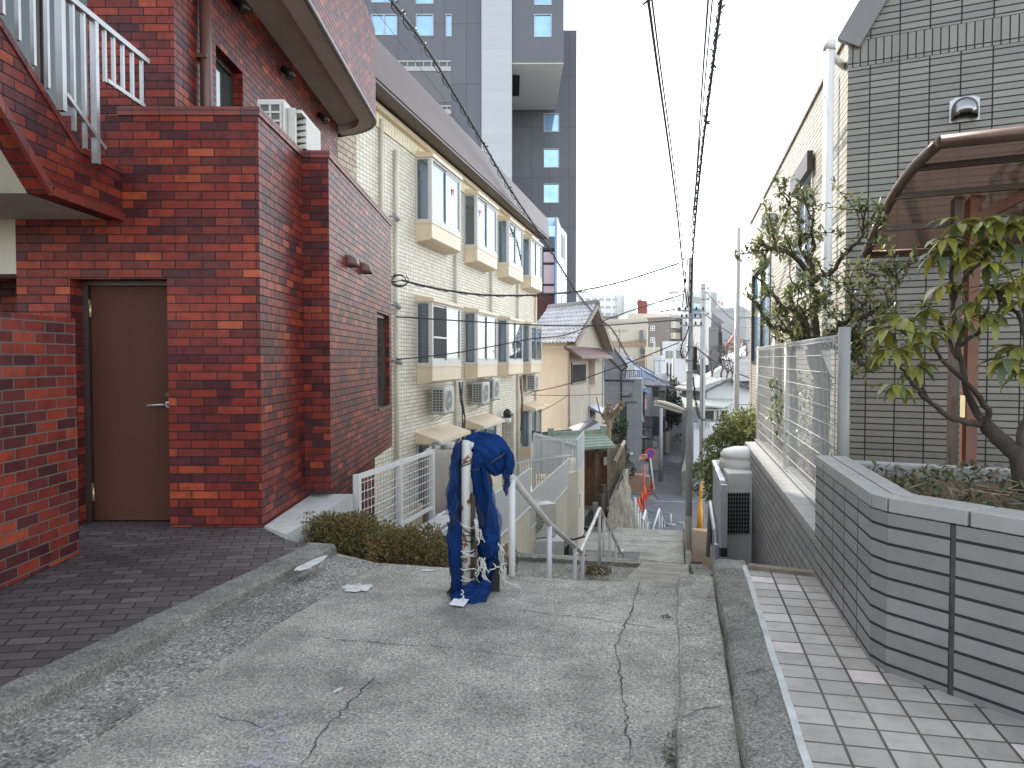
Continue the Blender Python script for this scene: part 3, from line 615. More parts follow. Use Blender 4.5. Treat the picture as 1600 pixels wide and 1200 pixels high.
# flat roof
m = MB(); m.fbox(FC, -1, 18.9, -10.2, -.21, 6.52, 6.7); m.build('roof', M['fargrey'], cream)
def curtain(F, s0, s1, d, z0, z1, par, mat='curtain', amp=.025, seed=0, side=None):
    r = random.Random(seed); n = max(6, int((s1-s0)/.035)); ph = r.random()*6; rows = []
    for z in (z0, (z0+z1)/2, z1):
        rows.append([F(s0+(s1-s0)*i/n, d+amp*math.sin(i*1.3+ph+math.sin(i*.37)*2), z) for i in range(n+1)])
    m = MB(); m.grid(rows); return m.build('curtain', M[mat], par)
M['curtain_dull'] = plain('dull_curtain', (.35,.36,.33), .9, var=.1, scale=4)
def bay(s0, zb, zt, zbx, kind, ri):
    P = .38; s1 = s0+BW
    b = None
    # hood, box, frame
    m = MB()
    if ri < 2:
        m.fbox(FC, s0-.04, s1+.04, .002, P+.05, zt+.0, zt+.075); m.extr([FC(s0-.04,.002,zt+.075),FC(s0-.04,P+.05,zt+.075),FC(s0-.04,.002,zt+.16)], FC.S*(BW+.08))
    else:
        m.extr([FC(s0-.12,.002,zt),FC(s0-.12,P+.22,zt),FC(s0-.12,P+.22,zt+.08),FC(s0-.12,.002,zt+.27)], FC.S*(BW+.24))
    hd = m.build('bay_hood', M['bay'], cream)
    m = MB(); m.extr([FC(s0,.002,zb-.0),FC(s0,P,zb),FC(s0,P,zbx+.06),FC(s0,P-.05,zbx+.02),FC(s0,.002,zbx-.02)], FC.S*BW); m.fbox(FC, s0-.015, s1+.015, .002, P+.015, zb-.05, zb-.001)
    m.build('bay_box', M['bay'], cream)
    m = MB(); e = .055; mid = (s0+s1)/2
    m.fbox(FC, s0, s0+.09, P-.09, P, zb, zt); m.fbox(FC, s1-.09, s1, P-.09, P, zb, zt)
    m.fbox(FC, s0+.09, s1-.09, P-.07, P, zb, zb+.10); m.fbox(FC, s0+.09, s1-.09, P-.07, P, zt-.05, zt)
    for s_ in (s0, s1-.03):
        m.fbox(FC, s_, s_+.03, .003, .03, zb, zt); m.fbox(FC, s_, s_+.03, .03, P-.09, zb, zb+.05); m.fbox(FC, s_, s_+.03, .03, P-.09, zt-.04, zt)
    fr = m.build('window_frame', M['white'], cream)
    m = MB(); 
    for a, b_ in ((s0+.09, mid+.03), (mid-.03, s1-.09)):
        dd_ = P-.045 if a < mid-.1 else P-.02
        m.fbox(FC, a, a+.045, dd_-.02, dd_+.003, zb+.1, zt-.05); m.fbox(FC, b_-.045, b_, dd_-.02, dd_+.003, zb+.1, zt-.05); m.fbox(FC, a+.045, b_-.045, dd_-.02, dd_+.003, zb+.1, zb+.16); m.fbox(FC, a+.045, b_-.045, dd_-.02, dd_+.003, zt-.1, zt-.05)
    if kind == 'screen': m.fbox(FC, s0+.135, mid-.015, P-.022, P-.003, zb+.62, zb+.66)
    m.build('sash', M['alum'], fr)
    m = MB(); m.fbox(FC, s0+.1, mid, P-.058, P-.05, zb+.12, zt-.06); m.fbox(FC, mid, s1-.1, P-.034, P-.028, zb+.12, zt-.06)
    m.fbox(FC, s0+.012, s0+.018, .03, P-.09, zb+.05, zt-.04); m.fbox(FC, s1-.018, s1-.012, .03, P-.09, zb+.05, zt-.04); m.build('pane', M['glass'], fr)
    if kind == 'screen': m = MB(); m.fbox(FC, s0+.135, mid-.015, P-.017, P-.012, zb+.16, zt-.1); m.build('fly_screen', M['meshdark'], fr)
    # room behind
    m = MB(); e = .02; q = [(s0+.0, -1.3), (s1, -1.3)]
    m.fbox(FC, s0-.2, s1+.2, -1.6, -1.5, zb-.4, zt+.2); m.fbox(FC, s0-.2, s0-.15, -1.5, -.31, zb-.4, zt+.2); m.fbox(FC, s1+.15, s1+.2, -1.5, -.31, zb-.4, zt+.2); m.fbox(FC, s0-.15, s1+.15, -1.5, -.31, zt+.1, zt+.2); m.fbox(FC, s0-.15, s1+.15, -1.5, -.31, zb-.4, zb-.3)
    m.build('room', M['roomwall'], cream)
    if kind in ('full', 'screen'): curtain(FC, s0+.1, s1-.1, .1, zb+.02, zt-.02, cream, seed=int(s0*10)+ri)
    if kind in ('part',): curtain(FC, mid+.1, s1-.12, .05, zb+.02, zt-.02, cream, seed=int(s0*10)+ri)
    if kind in ('dull',): curtain(FC, s0+.06, s1-.1, .1, zb+.02, zt-.02, cream, 'curtain_dull', seed=int(s0*10)+ri)
M['meshdark'] = plain('fly_screen_mesh', (.03,.035,.035), .8, var=.1)
M['roomwall'] = plain('room_wall', (.30,.29,.25), .9, var=.05)
kinds = [['full','part','full','full'], ['screen','dull','full','dull'], ['dull','dull',None,'dull']]
for zb, zt, zbx, ri in rows_z:
    for bi, s0 in enumerate(bays):
        if kinds[ri][bi]: bay(s0, zb, zt, zbx, kinds[ri][bi], ri)
# red triangle stickers on the top windows
for s0 in bays[:3]:
    m = MB(); s_ = s0+BW*(.74 if s0 < 5 else .22); m.extr([FC(s_-.1,.372 if s0<5 else .35,5.75),FC(s_+.1,.372 if s0<5 else .35,5.75),FC(s_,.372 if s0<5 else .35,5.52)], FC.N*.003)
    m.build('rescue_sticker', plain('red_sticker', (.6,.06,.06), .5, var=.02), cream)
# downpipes
for s_, zt_, zb_ in ((1.55,6.3,2.2),(2.35,5.9,-3.3),(6.75,4.3,-3.3),(10.7,4.3,-3.3),(14.75,4.3,-3.3),(18.3,6.3,-3.3)):
    m = MB(); m.tube([FC(s_,.06,zb_),FC(s_,.06,zt_)], .045, 8); m.build('downpipe', M['bay'] if s_ > 18 else plain('cream_pipe', (.62,.58,.47), .5, var=.1, streak=.2), cream)
for s_ in (6.95, 14.9):
    m = MB(); r = random.Random(3)
    for k in range(4):
        m.tube([FC(s_+r.uniform(-.1,.25),.1,.9), FC(s_+r.uniform(-.1,.2),.14,.4), FC(s_+r.uniform(0,.5),.12,-.1), FC(s_+r.uniform(0,.3),.1,-.9-r.random())], .018, 5)
    m.build('cable_bundle', M['cable'] if s_ < 10 else M['brownpipe'], cream)
# entrance lamp
m = MB(); c = FC(12.1,.25,-.45); m.lathe(c, [(.10,.0),(.14,-.02+.1),(.14,.2),(.05,.3)], 12); l = m.build('wall_lamp', M['black'], cream); m = MB(); m.lathe(c, [(.11,-.18),(.135,-.14),(.13,.0)], 12); m.build('lamp_glass', M['white'], l)
# small cameras / brackets at the near end
for u, v in ((617,338),(619,476),(621,563)):
    s_, z_ = FC.sz(u, v, .12); m = MB(); m.tube([FC(s_,.0,z_),FC(s_,.12,z_)], .02, 6); m.tube([FC(s_-.05,.12,z_+.02),FC(s_+.1,.16,z_-.06)], .05, 8); m.build('wall_fitting', M['fargrey'], cream)
# ---------------- air conditioners
def ac_unit(label=None, w=.82, h=.62, d=.32, brackets=True, origin=(0,0,0)):
    t = thing('air_conditioner', label, 'air conditioner', origin, 'wall mounted air conditioners on the cream building')
    F = Frame((origin[0], origin[1]), (1, 0), 1); F.N = Vector((0,-1,0)); z0 = origin[2]
    m = MB(); m.fbox(F, 0, w, 0, d, z0, z0+h); m.build('casing', M['acwhite'], t, bevel=.015)
    m = MB(); cx, cz, r = w*.40, h*.5, h*.40
    b = F(cx, d+.004, z0+cz)
    rows = [[b+Vector((math.cos(a)*rr, -y, math.sin(a)*rr)) for a in [2*math.pi*k/24 for k in range(25)]] for rr, y in ((r,0),(r,.018),(r*.93,.022),(r*.9,-.002))]; m.grid(rows); fg = m.build('fan_ring', M['acwhite'], t)
    m = MB(); m.poly(*[b+Vector((math.cos(a)*r*.9, .001, math.sin(a)*r*.9)) for a in [2*math.pi*k/24 for k in range(24)]]); m.build('fan_opening', M['fandark'], t)
    m = MB()
    for rr in (.25,.42,.58,.74): m.grid([[b+Vector((math.cos(a)*r*q, -.012, math.sin(a)*r*q)) for a in [2*math.pi*k/24 for k in range(25)]] for q in (rr-.02, rr+.02)])
    for k in range(16):
        a = 2*math.pi*k/16; a2 = a+.5; m.beam(b+Vector((math.cos(a)*r*.15,-.014,math.sin(a)*r*.15)), b+Vector((math.cos(a2)*r*.9,-.014,math.sin(a2)*r*.9)), .008, .008)
    m.tube([b+Vector((0,-.005,0)), b+Vector((0,-.022,0))], r*.17, 14); m.build('fan_grille', M['acwhite'], t)
    m = MB(); m.fbox(F, -.004, -.001, .03, d-.04, z0+.05, z0+h-.05); sv = m.build('side_vent', M['fandark'], t); m = MB()
    for k in range(9): z = z0+.05+(h-.1)*k/8; m.fbox(F, -.012, -.003, .03, d-.04, z-.007, z+.007)
    for k in range(4): y = .03+(d-.07)*k/3; m.fbox(F, -.010, -.004, y-.006, y+.006, z0+.05, z0+h-.05)
    m.build('vent_grille', M['acwhite'], sv)
    if brackets:
        for s_ in (.12, w-.12): m = MB(); m.fbox(F, s_-.012, s_+.012, -.15, d+.02, z0-.03, z0-.002); m.beam(F(s_, -.13, z0-.22), F(s_, d-.12, z0-.03), .02); m.build('bracket', M['steel'], t)
    return t
M['fandark'] = plain('fan_opening_dark', (.10,.10,.10), .6, var=.1)
ang = math.atan2(DY, DX)
ac0 = ac_unit('white outdoor air conditioner on the cream wall nearest the brick building')
def place_ac(t, s_, z, label):
    p = FC(s_, .16, z); t.location = p; t.rotation_euler = (0, 0, ang); t['label'] = label
place_ac(ac0, 4.35, .22, 'white outdoor air conditioner with round fan on the cream wall nearest the brick building')
for s_, z, lb in ((7.95,.24,'left unit of the paired air conditioners under the second bay window'),(9.25,.30,'right unit of the paired air conditioners under the second bay window'),(15.9,.32,'small air conditioner high on the cream wall farthest down the hill')):
    place_ac(dup(ac0, (0,0,0)), s_, z, lb)
# big unit on the brick terrace
t = thing('air_conditioner', 'off-white air conditioner on the brick parapet terrace below the curved balcony', 'air conditioner', (-2.75, 7.1, 3.0))
m = MB(); m.box(-2.40,-2.14,7.3,8.15,3.3,3.95); m.build('casing', M['acwhite'], t, bevel=.012)
m = MB(); m.box(-2.38,-2.16,7.288,7.299,3.34,3.91); vn = m.build('side_vent', M['fandark'], t); m = MB()
for k in range(8): m.box(-2.38,-2.16,7.275,7.287,3.34+k*.08-.009,3.34+k*.08+.009)
for k in range(3): m.box(-2.38+k*.1,-2.36+k*.1,7.278,7.29,3.34,3.91)
m.build('vent_grille', M['acwhite'], vn)
m = MB(); m.box(-2.135,-2.07,7.40,7.46,3.56,3.90); m.box(-2.135,-2.02,8.14,8.18,3.56,3.90); m.box(-2.135,-2.02,7.46,8.14,3.87,3.90)
for k in range(5):
    z = 3.57+k*.06
    m.hexa([(-2.135,7.60,z),(-2.02,7.60,z+.0),(-2.02,8.13,z),(-2.135,8.13,z),(-2.135,7.6,z+.02),(-2.01,7.6,z+.052),(-2.01,8.13,z+.052),(-2.135,8.13,z+.02)])
m.build('air_guide', M['acwhite'], t)
# ================================================================ LEDGE, FENCES, TANK
m = MB(); m.prism([(-2.04,6.29),(-1.77,5.98),(-1.62,7.8),(-2.04,7.8)], -2.6, .13); m.build('retaining_ledge', M['concrete_w']); tag(bpy.context.scene.objects['retaining_ledge'], 'white concrete ledge at the foot of the brick wall beside the hedge', 'ledge')
o = MB().prism([(-1.50,7.95),(-.98,10.15),(-.72,10.1),(-1.2,7.9)], -2.7, -.56).build('retaining_wall', M['concrete_w']); tag(o, 'white concrete wall carrying the mesh fence beyond the hedge', 'wall')
def mesh_panel(p0, p1, z0, z1, px, pz, name, label, cat, group=None, thick=.05, post=.055, mats=('white','white'), mid=True, wire=.006, postz=None):
    p0 = Vector((*p0, 0)); p1 = Vector((*p1, 0)); F = Frame(p0.xy, (p1-p0).xy, 1); L = (p1-p0).length
    t = thing(name, label, cat, (p0.x, p0.y, z0), group)
    m = MB(); m.fbox(F,0,L,-.02,.02,z1-thick,z1); m.fbox(F,0,L,-.02,.02,z0,z0+thick*.8); m.build('frame', M[mats[0]], t)
    for s_ in ((0, L/2, L) if mid else (0, L)):
        m = MB(); m.fbox(F, s_-post/2, s_+post/2, -.035, .035, (postz if postz is not None else z0-.25), z1+.004); m.build('post', M[mats[0]], t)
    m = MB(); nx = int(L/px); nz = int((z1-z0)/pz)
    for i in range(1, nx): s_ = L*i/nx; m.tube([F(s_,0,z0+.01),F(s_,0,z1-.01)], wire*.7, 4, False)
    for i in range(1, nz): z = z0+(z1-z0)*i/nz; m.tube([F(0,.006,z),F(L,.006,z)], wire, 4, False)
    m.build('wire_mesh', M[mats[1]], t); return t
mesh_panel((-1.6,7.9), (-1.06,10.1), -.47, .31, .085, .095, 'mesh_fence', 'white framed wire mesh fence between the brick wall and the netted pole', 'fence', wire=.0055)
mesh_panel((-.98,10.25), (-.45,12.4), -1.3, -.58, .085, .09, 'mesh_fence', 'lower white mesh fence behind the netted pole', 'fence', wire=.0055)
o = MB().prism([(-1.1,10.2),(-.5,12.6),(-.25,12.5),(-.85,10.15)], -2.9, -1.33).build('retaining_wall', M['concrete_w']); tag(o, 'low white concrete wall under the lower mesh fence behind the netted pole', 'wall')
t = thing('water_tank', 'large beige water tank behind the white mesh fence', 'tank', (-.95, 12.3, -2.9))
def rrect(c, a, b, r, z0, z1, n=6):
    P = []
    for sx, sy, st in ((1,1,0),(-1,1,90),(-1,-1,180),(1,-1,270)):
        for k in range(n+1):
            an = R(st+90*k/n); P.append((c[0]+sx*(a-r)+r*math.cos(an), c[1]+sy*(b-r)+r*math.sin(an)))
    return P
m = MB()
for z0, z1, g in ((-2.9,-1.55,0),(-1.55,-1.49,.03),(-1.49,.0,0)):
    m.prism(rrect((-.95,12.3),.46+g,.46+g,.2+g,0,0), z0, z1)
m.prism(rrect((-.95,12.3),.44,.44,.19,0,0), .0, .05); m.prism(rrect((-.95,12.3),.39,.39,.16,0,0), .05, .08); m.build('body', M['tank'], t)
m = MB(); m.lathe((-.95,12.3,.08), [(.2,0),(.2,.07),(.17,.09)], 20); m.build('lid', M['tank'], t); m = MB(); m.tube([(-1.25,12.2,.08),(-1.25,12.2,.16),(-1.05,12.1,.17)], .03, 8); m.build('valve', M['steel'], t)
t = ac_unit('white air conditioner low in the yard behind the netted pole', brackets=False); t.location = (-.05, 14.2, -2.05+.25); t.rotation_euler = (0,0,ang-.9); del t['group']
o = MB().box(-.25,.95,13.9,14.5,-3.3,-1.81).build('equipment_plinth', M['concrete_w']); tag(o, 'pale concrete plinth under the yard air conditioner', 'plinth')
# plaster walls with frosted panels beside the stairs
for (s0, s1, zt_, zp, lb, y) in ((1.9, 8.15, -1.08, -.42, 'nearer cream wall with frosted panel left of the handrail', 0), (8.16, 13.1, -1.48, -.86, 'farther cream wall with frosted panel next to the gate pillar', 1)):
    t = thing('garden_wall', lb, 'wall', FP(s0,-1.6,-3))
    m = MB(); m.fbox(FP, s0, s1, -1.62, -1.46, -5, zt_); m.build('wall', M['plaster'], t)
    m = MB(); m.fbox(FP, s0+.02, s1-.01, -1.475, -1.45, zt_-.015 , zp); m.build('frosted_panel', M['plate'], t)
    m = MB(); m.fbox(FP, s0, s1, -1.49, -1.435, zt_-.035, zt_-.015); m.build('panel_rail', M['white'], t)
t = thing('gate_pillar', 'cream gate pillar with a name plate and frosted side panel', 'pillar', FP(13.2,-1.4,-3.2))
a, b = at(886, 742, 18.0), at(903, 742, 18.6); c = at(913, 731, 21.0)
m = MB(); dirv = Vector((b.x-a.x, b.y-a.y)); 
m.prism([(a.x,a.y),(b.x,b.y),(c.x,c.y),(c.x-.45,c.y+.1)], -4.5, -1.2); m.build('pillar', M['plaster'], t)
p0, p1 = at(893,725,18.4), c
m = MB(); m.prism([(b.x-.02,b.y),(c.x,c.y),(c.x-.03,c.y),(b.x-.05,b.y)], -1.19, -.45); m.build('frosted_panel', M['plate'], t)
FPl = Frame((b.x,b.y),(c.x-b.x,c.y-b.y),1); m = MB(); m.fbox(FPl,.5,1.1,.002,.02,-2.2,-1.85); m.build('name_plate', M['farwhite'], t)
m = MB(); m.prism([(a.x-.0,a.y-.5),(a.x+.42,a.y-.45),(a.x+.42,a.y+.0),(a.x-.0,a.y-.0)], -4, -2.98); m.prism([(a.x-.0,a.y-.25),(a.x+.15,a.y-.2),(a.x+.15,a.y-.01),(a.x-.0,a.y-.01)], -2.98, -2.78); o = m.build('entrance_step', tiles('terracotta_step', .15,.15,.01,[(0,(.30,.15,.10)),(1,(.36,.19,.13))],(.3,.27,.22),off=0)); tag(o, 'terracotta tiled entrance step beside the cream gate pillar', 'step')
# white bar fences of the terrace behind
def bar_fence(p0, p1, z0, z1, gap, label, mat='white', solid=False, group=None):
    p0 = Vector(p0); p1 = Vector(p1); F = Frame(p0.xy, (p1-p0).xy, 1); L = (p1-p0).xy.length
    t = thing('bar_fence', label, 'fence', (p0.x,p0.y,z0), group)
    for za_, zb2 in ((z1-.14,z1-.09),(z0,z0+.05)): m = MB(); m.fbox(F,0,L,-.02,.02,za_,zb2); m.build('rail', M[mat], t)
    m = MB(); n = int(L/gap)
    for i in range(n+1): s_ = L*i/n; m.fbox(F,s_-.012,s_+.012,-.012,.012,z0+.05,z1)
    m.build('bars', M[mat], t)
    for s_ in (0, L): m = MB(); m.fbox(F,s_-.03,s_+.03,-.03,.03,z0-.3,z1); m.build('post', M[mat], t)
    return t
a, b = at(803,735,19.5), at(893,735,21.5); bar_fence(a, b, -2.15, -1.05, .11, 'white vertical bar fence in front of the lowest bay window')
a, b = at(835,700,23.5), at(908,700,23.5); bar_fence(a, b, -2.2, -.85, .12, 'taller white bar fence left of the green roofed gate')
t = thing('glazed_screen', 'sloping grey framed screen below the peach house', 'screen', at(834,720,26))
a, b = at(834,678,26), at(912,698,26); a2, b2 = at(834,740,26), at(912,740,26)
m = MB(); m.extr([a,b,b2,a2], (0,.03,0)); m.build('panel', M['plate'], t); m = MB(); m.beam(a,b,.09,.09); m.beam(a,a2,.06)
for u in (850,879): pa = at(u, 678+(u-834)*.26, 25.97); m.beam(pa, (pa.x,pa.y,a2.z), .05)
m.build('frame', M['white'], t)
# ================================================================ HANDRAIL
t = thing('handrail', 'worn white pipe handrail dipping and rising down the stairs', 'handrail', (0,5.3,0))
r_ = .0245
def ptz(s, z): return FP(s, 0, z)
path = [Vector((-.22,4.93,.93)), Vector((-.13,5.05,.86)), Vector((.0,5.3,.68)), ptz(1.56,.03), ptz(3.74,-.755), ptz(3.80,-.76), ptz(5.93,-.66), ptz(6.0,-.68), ptz(10.15,-2.37)]
m = MB(); m.tube(path, r_, 12); m.build('top_rail', M['wornwhite'] if 'wornwhite' in M else M['white'], t)
for s_, zt_, zb_ in ((0,.68,-.3),(1.56,.03,-1),(3.25,-.57,-1.6),(3.95,-.755,-1.55),(5.9,-.67,-1.55),(6.55,-.9,-1.9),(7.6,-1.33,-2.3),(8.8,-1.81,-2.9),(10.1,-2.36,-3.3)):
    m = MB(); p = ptz(s_, 0); 
    if s_ == 0: p = Vector((.0,5.3,0))
    m.tube([(p.x,p.y,zb_),(p.x,p.y,zt_)], r_*.98, 10); m.build('post', M['white'], t)
m = MB(); m.tube([ptz(10.15,-2.37), ptz(10.35,-2.35), ptz(10.42,-2.75)], .04, 10); m.build('end_cap', M['white'], t)
t = thing('handrail', 'farther white handrail at the top of the last flight of stairs', 'handrail', FP(20.9,-.2,-4.2))
def seg_rail(pts, posts, t, d=0):
    m = MB(); m.tube([FP(s_,d,z) for s_, z in pts], .05, 8); m.build('top_rail', M['white'], t)
    for s_, zt_, h in posts: m = MB(); p = FP(s_,d,zt_); m.tube([(p.x,p.y,zt_-h),(p.x,p.y,zt_)], .045, 8); m.build('post', M['white'], t)
sa, za = FP.sz(1017, 784, -.45) if False else (20.9, -3.15)
seg_rail([(20.9,-3.2),(26.5,-5.1),(29,-5.15),(33,-6.9)], [(20.9,-3.15,1.2),(22.4,-3.7,1.1),(24,-4.25,1.2),(26.4,-5.1,1.2),(28.9,-5.15,1.2),(31,-6.0,1.2),(33,-6.9,1.1)], t, d=-.35)
# ================================================================ NETTED POLE
t = thing('rusty_pole', 'chipped white steel pole with rust spots, standing under the blue netting', 'pole', (-.293,4.8,0))
M['chipped'] = None
mm, tt, bb = newmat('chipped_paint'); nf = noise(tt, 14, 6, rough=.65); nf2 = noise(tt, 60, 3)
cc = ramp(tt, nf, [(.0,(.34,.34,.32)),(.45,(.44,.44,.41)),(.555,(.46,.46,.43)),(.575,(.20,.08,.035)),(.66,(.11,.045,.022))], 'LINEAR'); tt.links.new(cc, bb.inputs['Base Color']); bb.inputs['Roughness'].default_value = .6; bump(tt, bb, nf, .3, .01); M['chipped'] = mm
m = MB(); m.tube([(-.288,4.8,-.02),(-.288,4.8,.965),(-.285,4.81,.985)], .030, 18); m.build('pole', M['chipped'], t)
m = MB(); m.tube([(-.29,4.8,.96),(-.2,4.93,.955),(-.13,5.03,.87)], .024, 12); m.build('bent_top', M['chipped'], t)
for z, mt, rr in ((.86,'cable',.028),(.845,'cable',.03),(.43,'cable',.029),(.40,'cable',.03),(.365,'cable',.029),(.455,'rope',.03),(.30,'rope',.033),(.285,'rope',.036),(.27,'rope',.034),(.13,'rope',.033),(.115,'rope',.035)):
    m = MB(); rr_ = random.Random(int(z*100)); tl = rr_.uniform(-.03,.03)
    m.tube([(-.284+math.cos(a)*rr*1.38, 4.81+math.sin(a)*(rr+.012), z+tl*math.cos(a)) for a in [2*math.pi*k/16 for k in range(17)]], .0045, 6, False); m.build('cord_tie' if mt == 'cable' else 'rope_tie', M[mt], t)
m = MB(); m.box(-.262,-.232,4.83,4.86,.0,.66); m.box(-.30,-.21,4.88,4.93,.0,.3) if False else None
o = m.build('timber_stake', M['bronze']); tag(o, 'dark square stake tied behind the rusty white pole', 'stake')
o = MB().box(-.22,-.08,4.92,5.0,.0,.42).build('plank', M['black']); tag(o, 'dark board leaning behind the blue netting', 'board')
o = MB().extr([(-.42,4.86,.006),(-.30,4.9,.006),(-.31,4.94,.16)], (0,.02,0)).build('slate_piece', M['bronze']); tag(o, 'dark triangular scrap on the ground left of the netted pole', 'scrap')
# netting : folded cloth sheets
def netmat(name, dens, c1=(.004,.017,.07), c2=(.010,.040,.155)):
    m, t, b = newmat(name); c = ramp(t, noise(t, 6, 5), [(.3, c1), (.7, c2)]); t.links.new(c, b.inputs['Base Color']); b.inputs['Roughness'].default_value = 1
    b.inputs['Specular IOR Level'].default_value = .08
    wv = noise(t, 25, 3); b.inputs['Alpha'].default_value = dens; bump(t, b, noise(t, 350, 2), .5, .002); return m
M['net'] = netmat('blue_netting', .95); M['net_thin'] = netmat('thin_blue_netting', .7, (.006,.026,.10), (.014,.05,.18)); M['net_solid'] = netmat('bundled_netting', 1)
net = thing('blue_netting', 'bundle of dark blue mesh netting draped and tied over the white pole', 'netting', (-.29, 4.78, 0))
def cloth(name, rows, Y, amp, folds, mat, seed, n=90):
    r = random.Random(seed); P = []; ph = [r.uniform(0, 6.3) for _ in range(5)]
    # rows (v, uL, uR) with interpolation
    K = 40; v0, v1 = rows[0][0], rows[-1][0]
    for i in range(K+1):
        v = v0+(v1-v0)*i/K
        for a, b in zip(rows[:-1], rows[1:]):
            if a[0] <= v <= b[0]+1e-6: f = (v-a[0])/(b[0]-a[0]); f = f*f*(3-2*f)*.5+f*.5; L = a[1]+(b[1]-a[1])*f; Rr = a[2]+(b[2]-a[2])*f; break
        row = []
        for j in range(n+1):
            x = j/n; dy = amp*(math.sin(x*folds*6.28+ph[0]+i*.05+math.sin(i*.13+ph[3])*.8)+.5*math.sin(x*folds*2.7*6.28+ph[1]-i*.09)+.3*math.sin(i*.35+x*5+ph[2])+.22*math.sin(x*folds*38+ph[4]+i*.12)+.12*math.sin(x*folds*70+i*.3))
            cv = -.07*(4*x*(1-x)); ed = (r.uniform(-1, 1) if j in (0, n) else 0)*1.2
            row.append(at(L+(Rr-L)*x+ed+1.5*math.sin(i*.5+ph[4]), v+2*math.sin(x*9+ph[1]), Y+dy+cv))
        P.append(row)
    m = MB(); m.grid(P); return m.build(name, M[mat], net, nofix=True)
cloth('left_drape', [(690,712,726),(730,704,723),(775,700,722),(815,702,722),(870,701,723),(925,704,724),(940,700,735)], 4.87, .022, 1.3, 'net', 1)
cloth('left_veil', [(690,714,724),(730,703,719),(775,697,716),(800,697,718)], 4.83, .014, .8, 'net_thin', 11)
cloth('left_tail', [(818,698,721),(845,698,722),(880,704,723),(930,707,724)], 4.80, .014, .9, 'net', 12)
cloth('right_drape', [(725,741,764),(760,742,768),(800,744,776),(830,745,778),(855,745,779),(878,746,776),(900,745,771),(925,742,766)], 4.88, .026, 1.3, 'net', 2)
cloth('right_veil', [(745,748,762),(775,751,772),(810,755,783),(840,758,783),(862,760,780),(882,764,776)], 4.82, .016, .9, 'net_thin', 3)
cloth('patch', [(826,751,776),(848,751,779),(872,757,779)], 4.79, .012, .7, 'net', 4)
cloth('lower_sweep', [(908,738,768),(922,718,766),(932,704,763),(940,702,758),(946,724,752)], 4.73, .014, .9, 'net', 5)
cloth('hanging_tail', [(705,784,797),(730,786,800),(755,787,796),(774,788,793)], 4.90, .012, .8, 'net', 6)
# the bundled top: a fat curved roll with wrinkles
def roll(pts, rads, mat, seed, name='bundle', n=72, wr=.15):
    r = random.Random(seed); ph = [r.uniform(0, 6.3) for _ in range(8)]; K = 44; ring = []
    pts = [Vector(p) for p in pts]
    def cr(t_, arr):
        i = min(int(t_*(len(arr)-1)), len(arr)-2); f = t_*(len(arr)-1)-i; a = arr[max(i-1,0)]; b = arr[i]; c = arr[i+1]; d = arr[min(i+2,len(arr)-1)]
        return .5*((2*b)+(c-a)*f+(2*a-5*b+4*c-d)*f*f+(3*b-a-3*c+d)*f**3)
    P = []; Q = [cr(i/K, pts) for i in range(K+1)]
    for i in range(K+1):
        t_ = i/K; tg = (Q[min(i+1,K)]-Q[max(i-1,0)]).normalized(); x = tg.cross(Vector((0,1,0))).normalized(); y = x.cross(tg); rr = cr(t_, rads); row = []
        for k in range(n+1):
            a = 2*math.pi*k/n
            w_ = 1+wr*(.5*math.sin(3*a+ph[0]+t_*4)+.45*math.sin(7*a+ph[1]+t_*7)+.35*math.sin(12*a+ph[2]-t_*5)+.22*math.sin(23*a+ph[4]+t_*9+math.sin(t_*20))+.25*math.sin(t_*26+a*2+ph[3]))
            row.append(Q[i]+x*math.cos(a)*rr*w_+y*math.sin(a)*rr*w_*.8)
        P.append(row)
    m = MB(); m.grid(P); return m.build(name, M[mat], net, nofix=True)
A = lambda u, v, Y: at(u, v, Y)
roll([A(730,697,4.90),A(738,692,4.90),A(752,696,4.88),A(766,706,4.9),A(776,722,4.92),A(784,738,4.93)], [.02,.05,.085,.105,.092,.05], 'net_solid', 2)
roll([A(724,706,4.90),A(732,692,4.90),A(750,690,4.88),A(768,695,4.9),A(780,704,4.92)], [.02,.035,.05,.05,.03], 'net_solid', 5, wr=.2)
roll([A(762,700,4.88),A(776,702,4.9),A(788,712,4.91),A(796,722,4.92),A(797,742,4.92)], [.03,.05,.05,.035,.015], 'net_solid', 8, wr=.2)
roll([A(745,705,4.82),A(748,740,4.82),A(754,775,4.82),A(756,800,4.82)], [.02,.04,.04,.02], 'net', 9, 'fold', wr=.25)
for P in ([A(732,735,4.79),A(748,733,4.77),A(752,728,4.79)], [A(762,728,4.78),A(774,718,4.76),A(786,711,4.80),A(789,706,4.86)]):
    m = MB(); m.tube(P, .0035, 6); m.build('tie_cord', M['cable'], net)
# frayed white rope
rp = thing('frayed_rope', 'frayed white rope strands hanging around the netted pole', 'rope', A(775,900,4.75))
r = random.Random(4)
def strand(p, q, sag, w_=.004, j=.01):
    p = Vector(p); q = Vector(q); P = []
    for i in range(9): f = i/8; P.append(p+(q-p)*f+Vector((r.uniform(-j,j), r.uniform(-j,j), -sag*4*f*(1-f)+r.uniform(-j,j)*.6)))
    m_.tube(P, w_, 5)
m_ = MB()
for k in range(5): strand(A(744+r.uniform(-3,3),812,4.74), A(752+r.uniform(-6,8),848+r.uniform(-4,4),4.74), .0)
for k in range(9): strand(A(752+r.uniform(-4,6),872+r.uniform(-4,4),4.74), A(748+r.uniform(-6,16),905+r.uniform(-12,14),4.74), 0, .0035, .012)
m_.build('strands', M['rope'], rp); m_ = MB()
for k in range(8): strand(A(782+r.uniform(-3,3),850+r.uniform(-3,5),4.78), A(788+r.uniform(-6,8),912+r.uniform(-8,8),4.82), 0, .0035, .012)
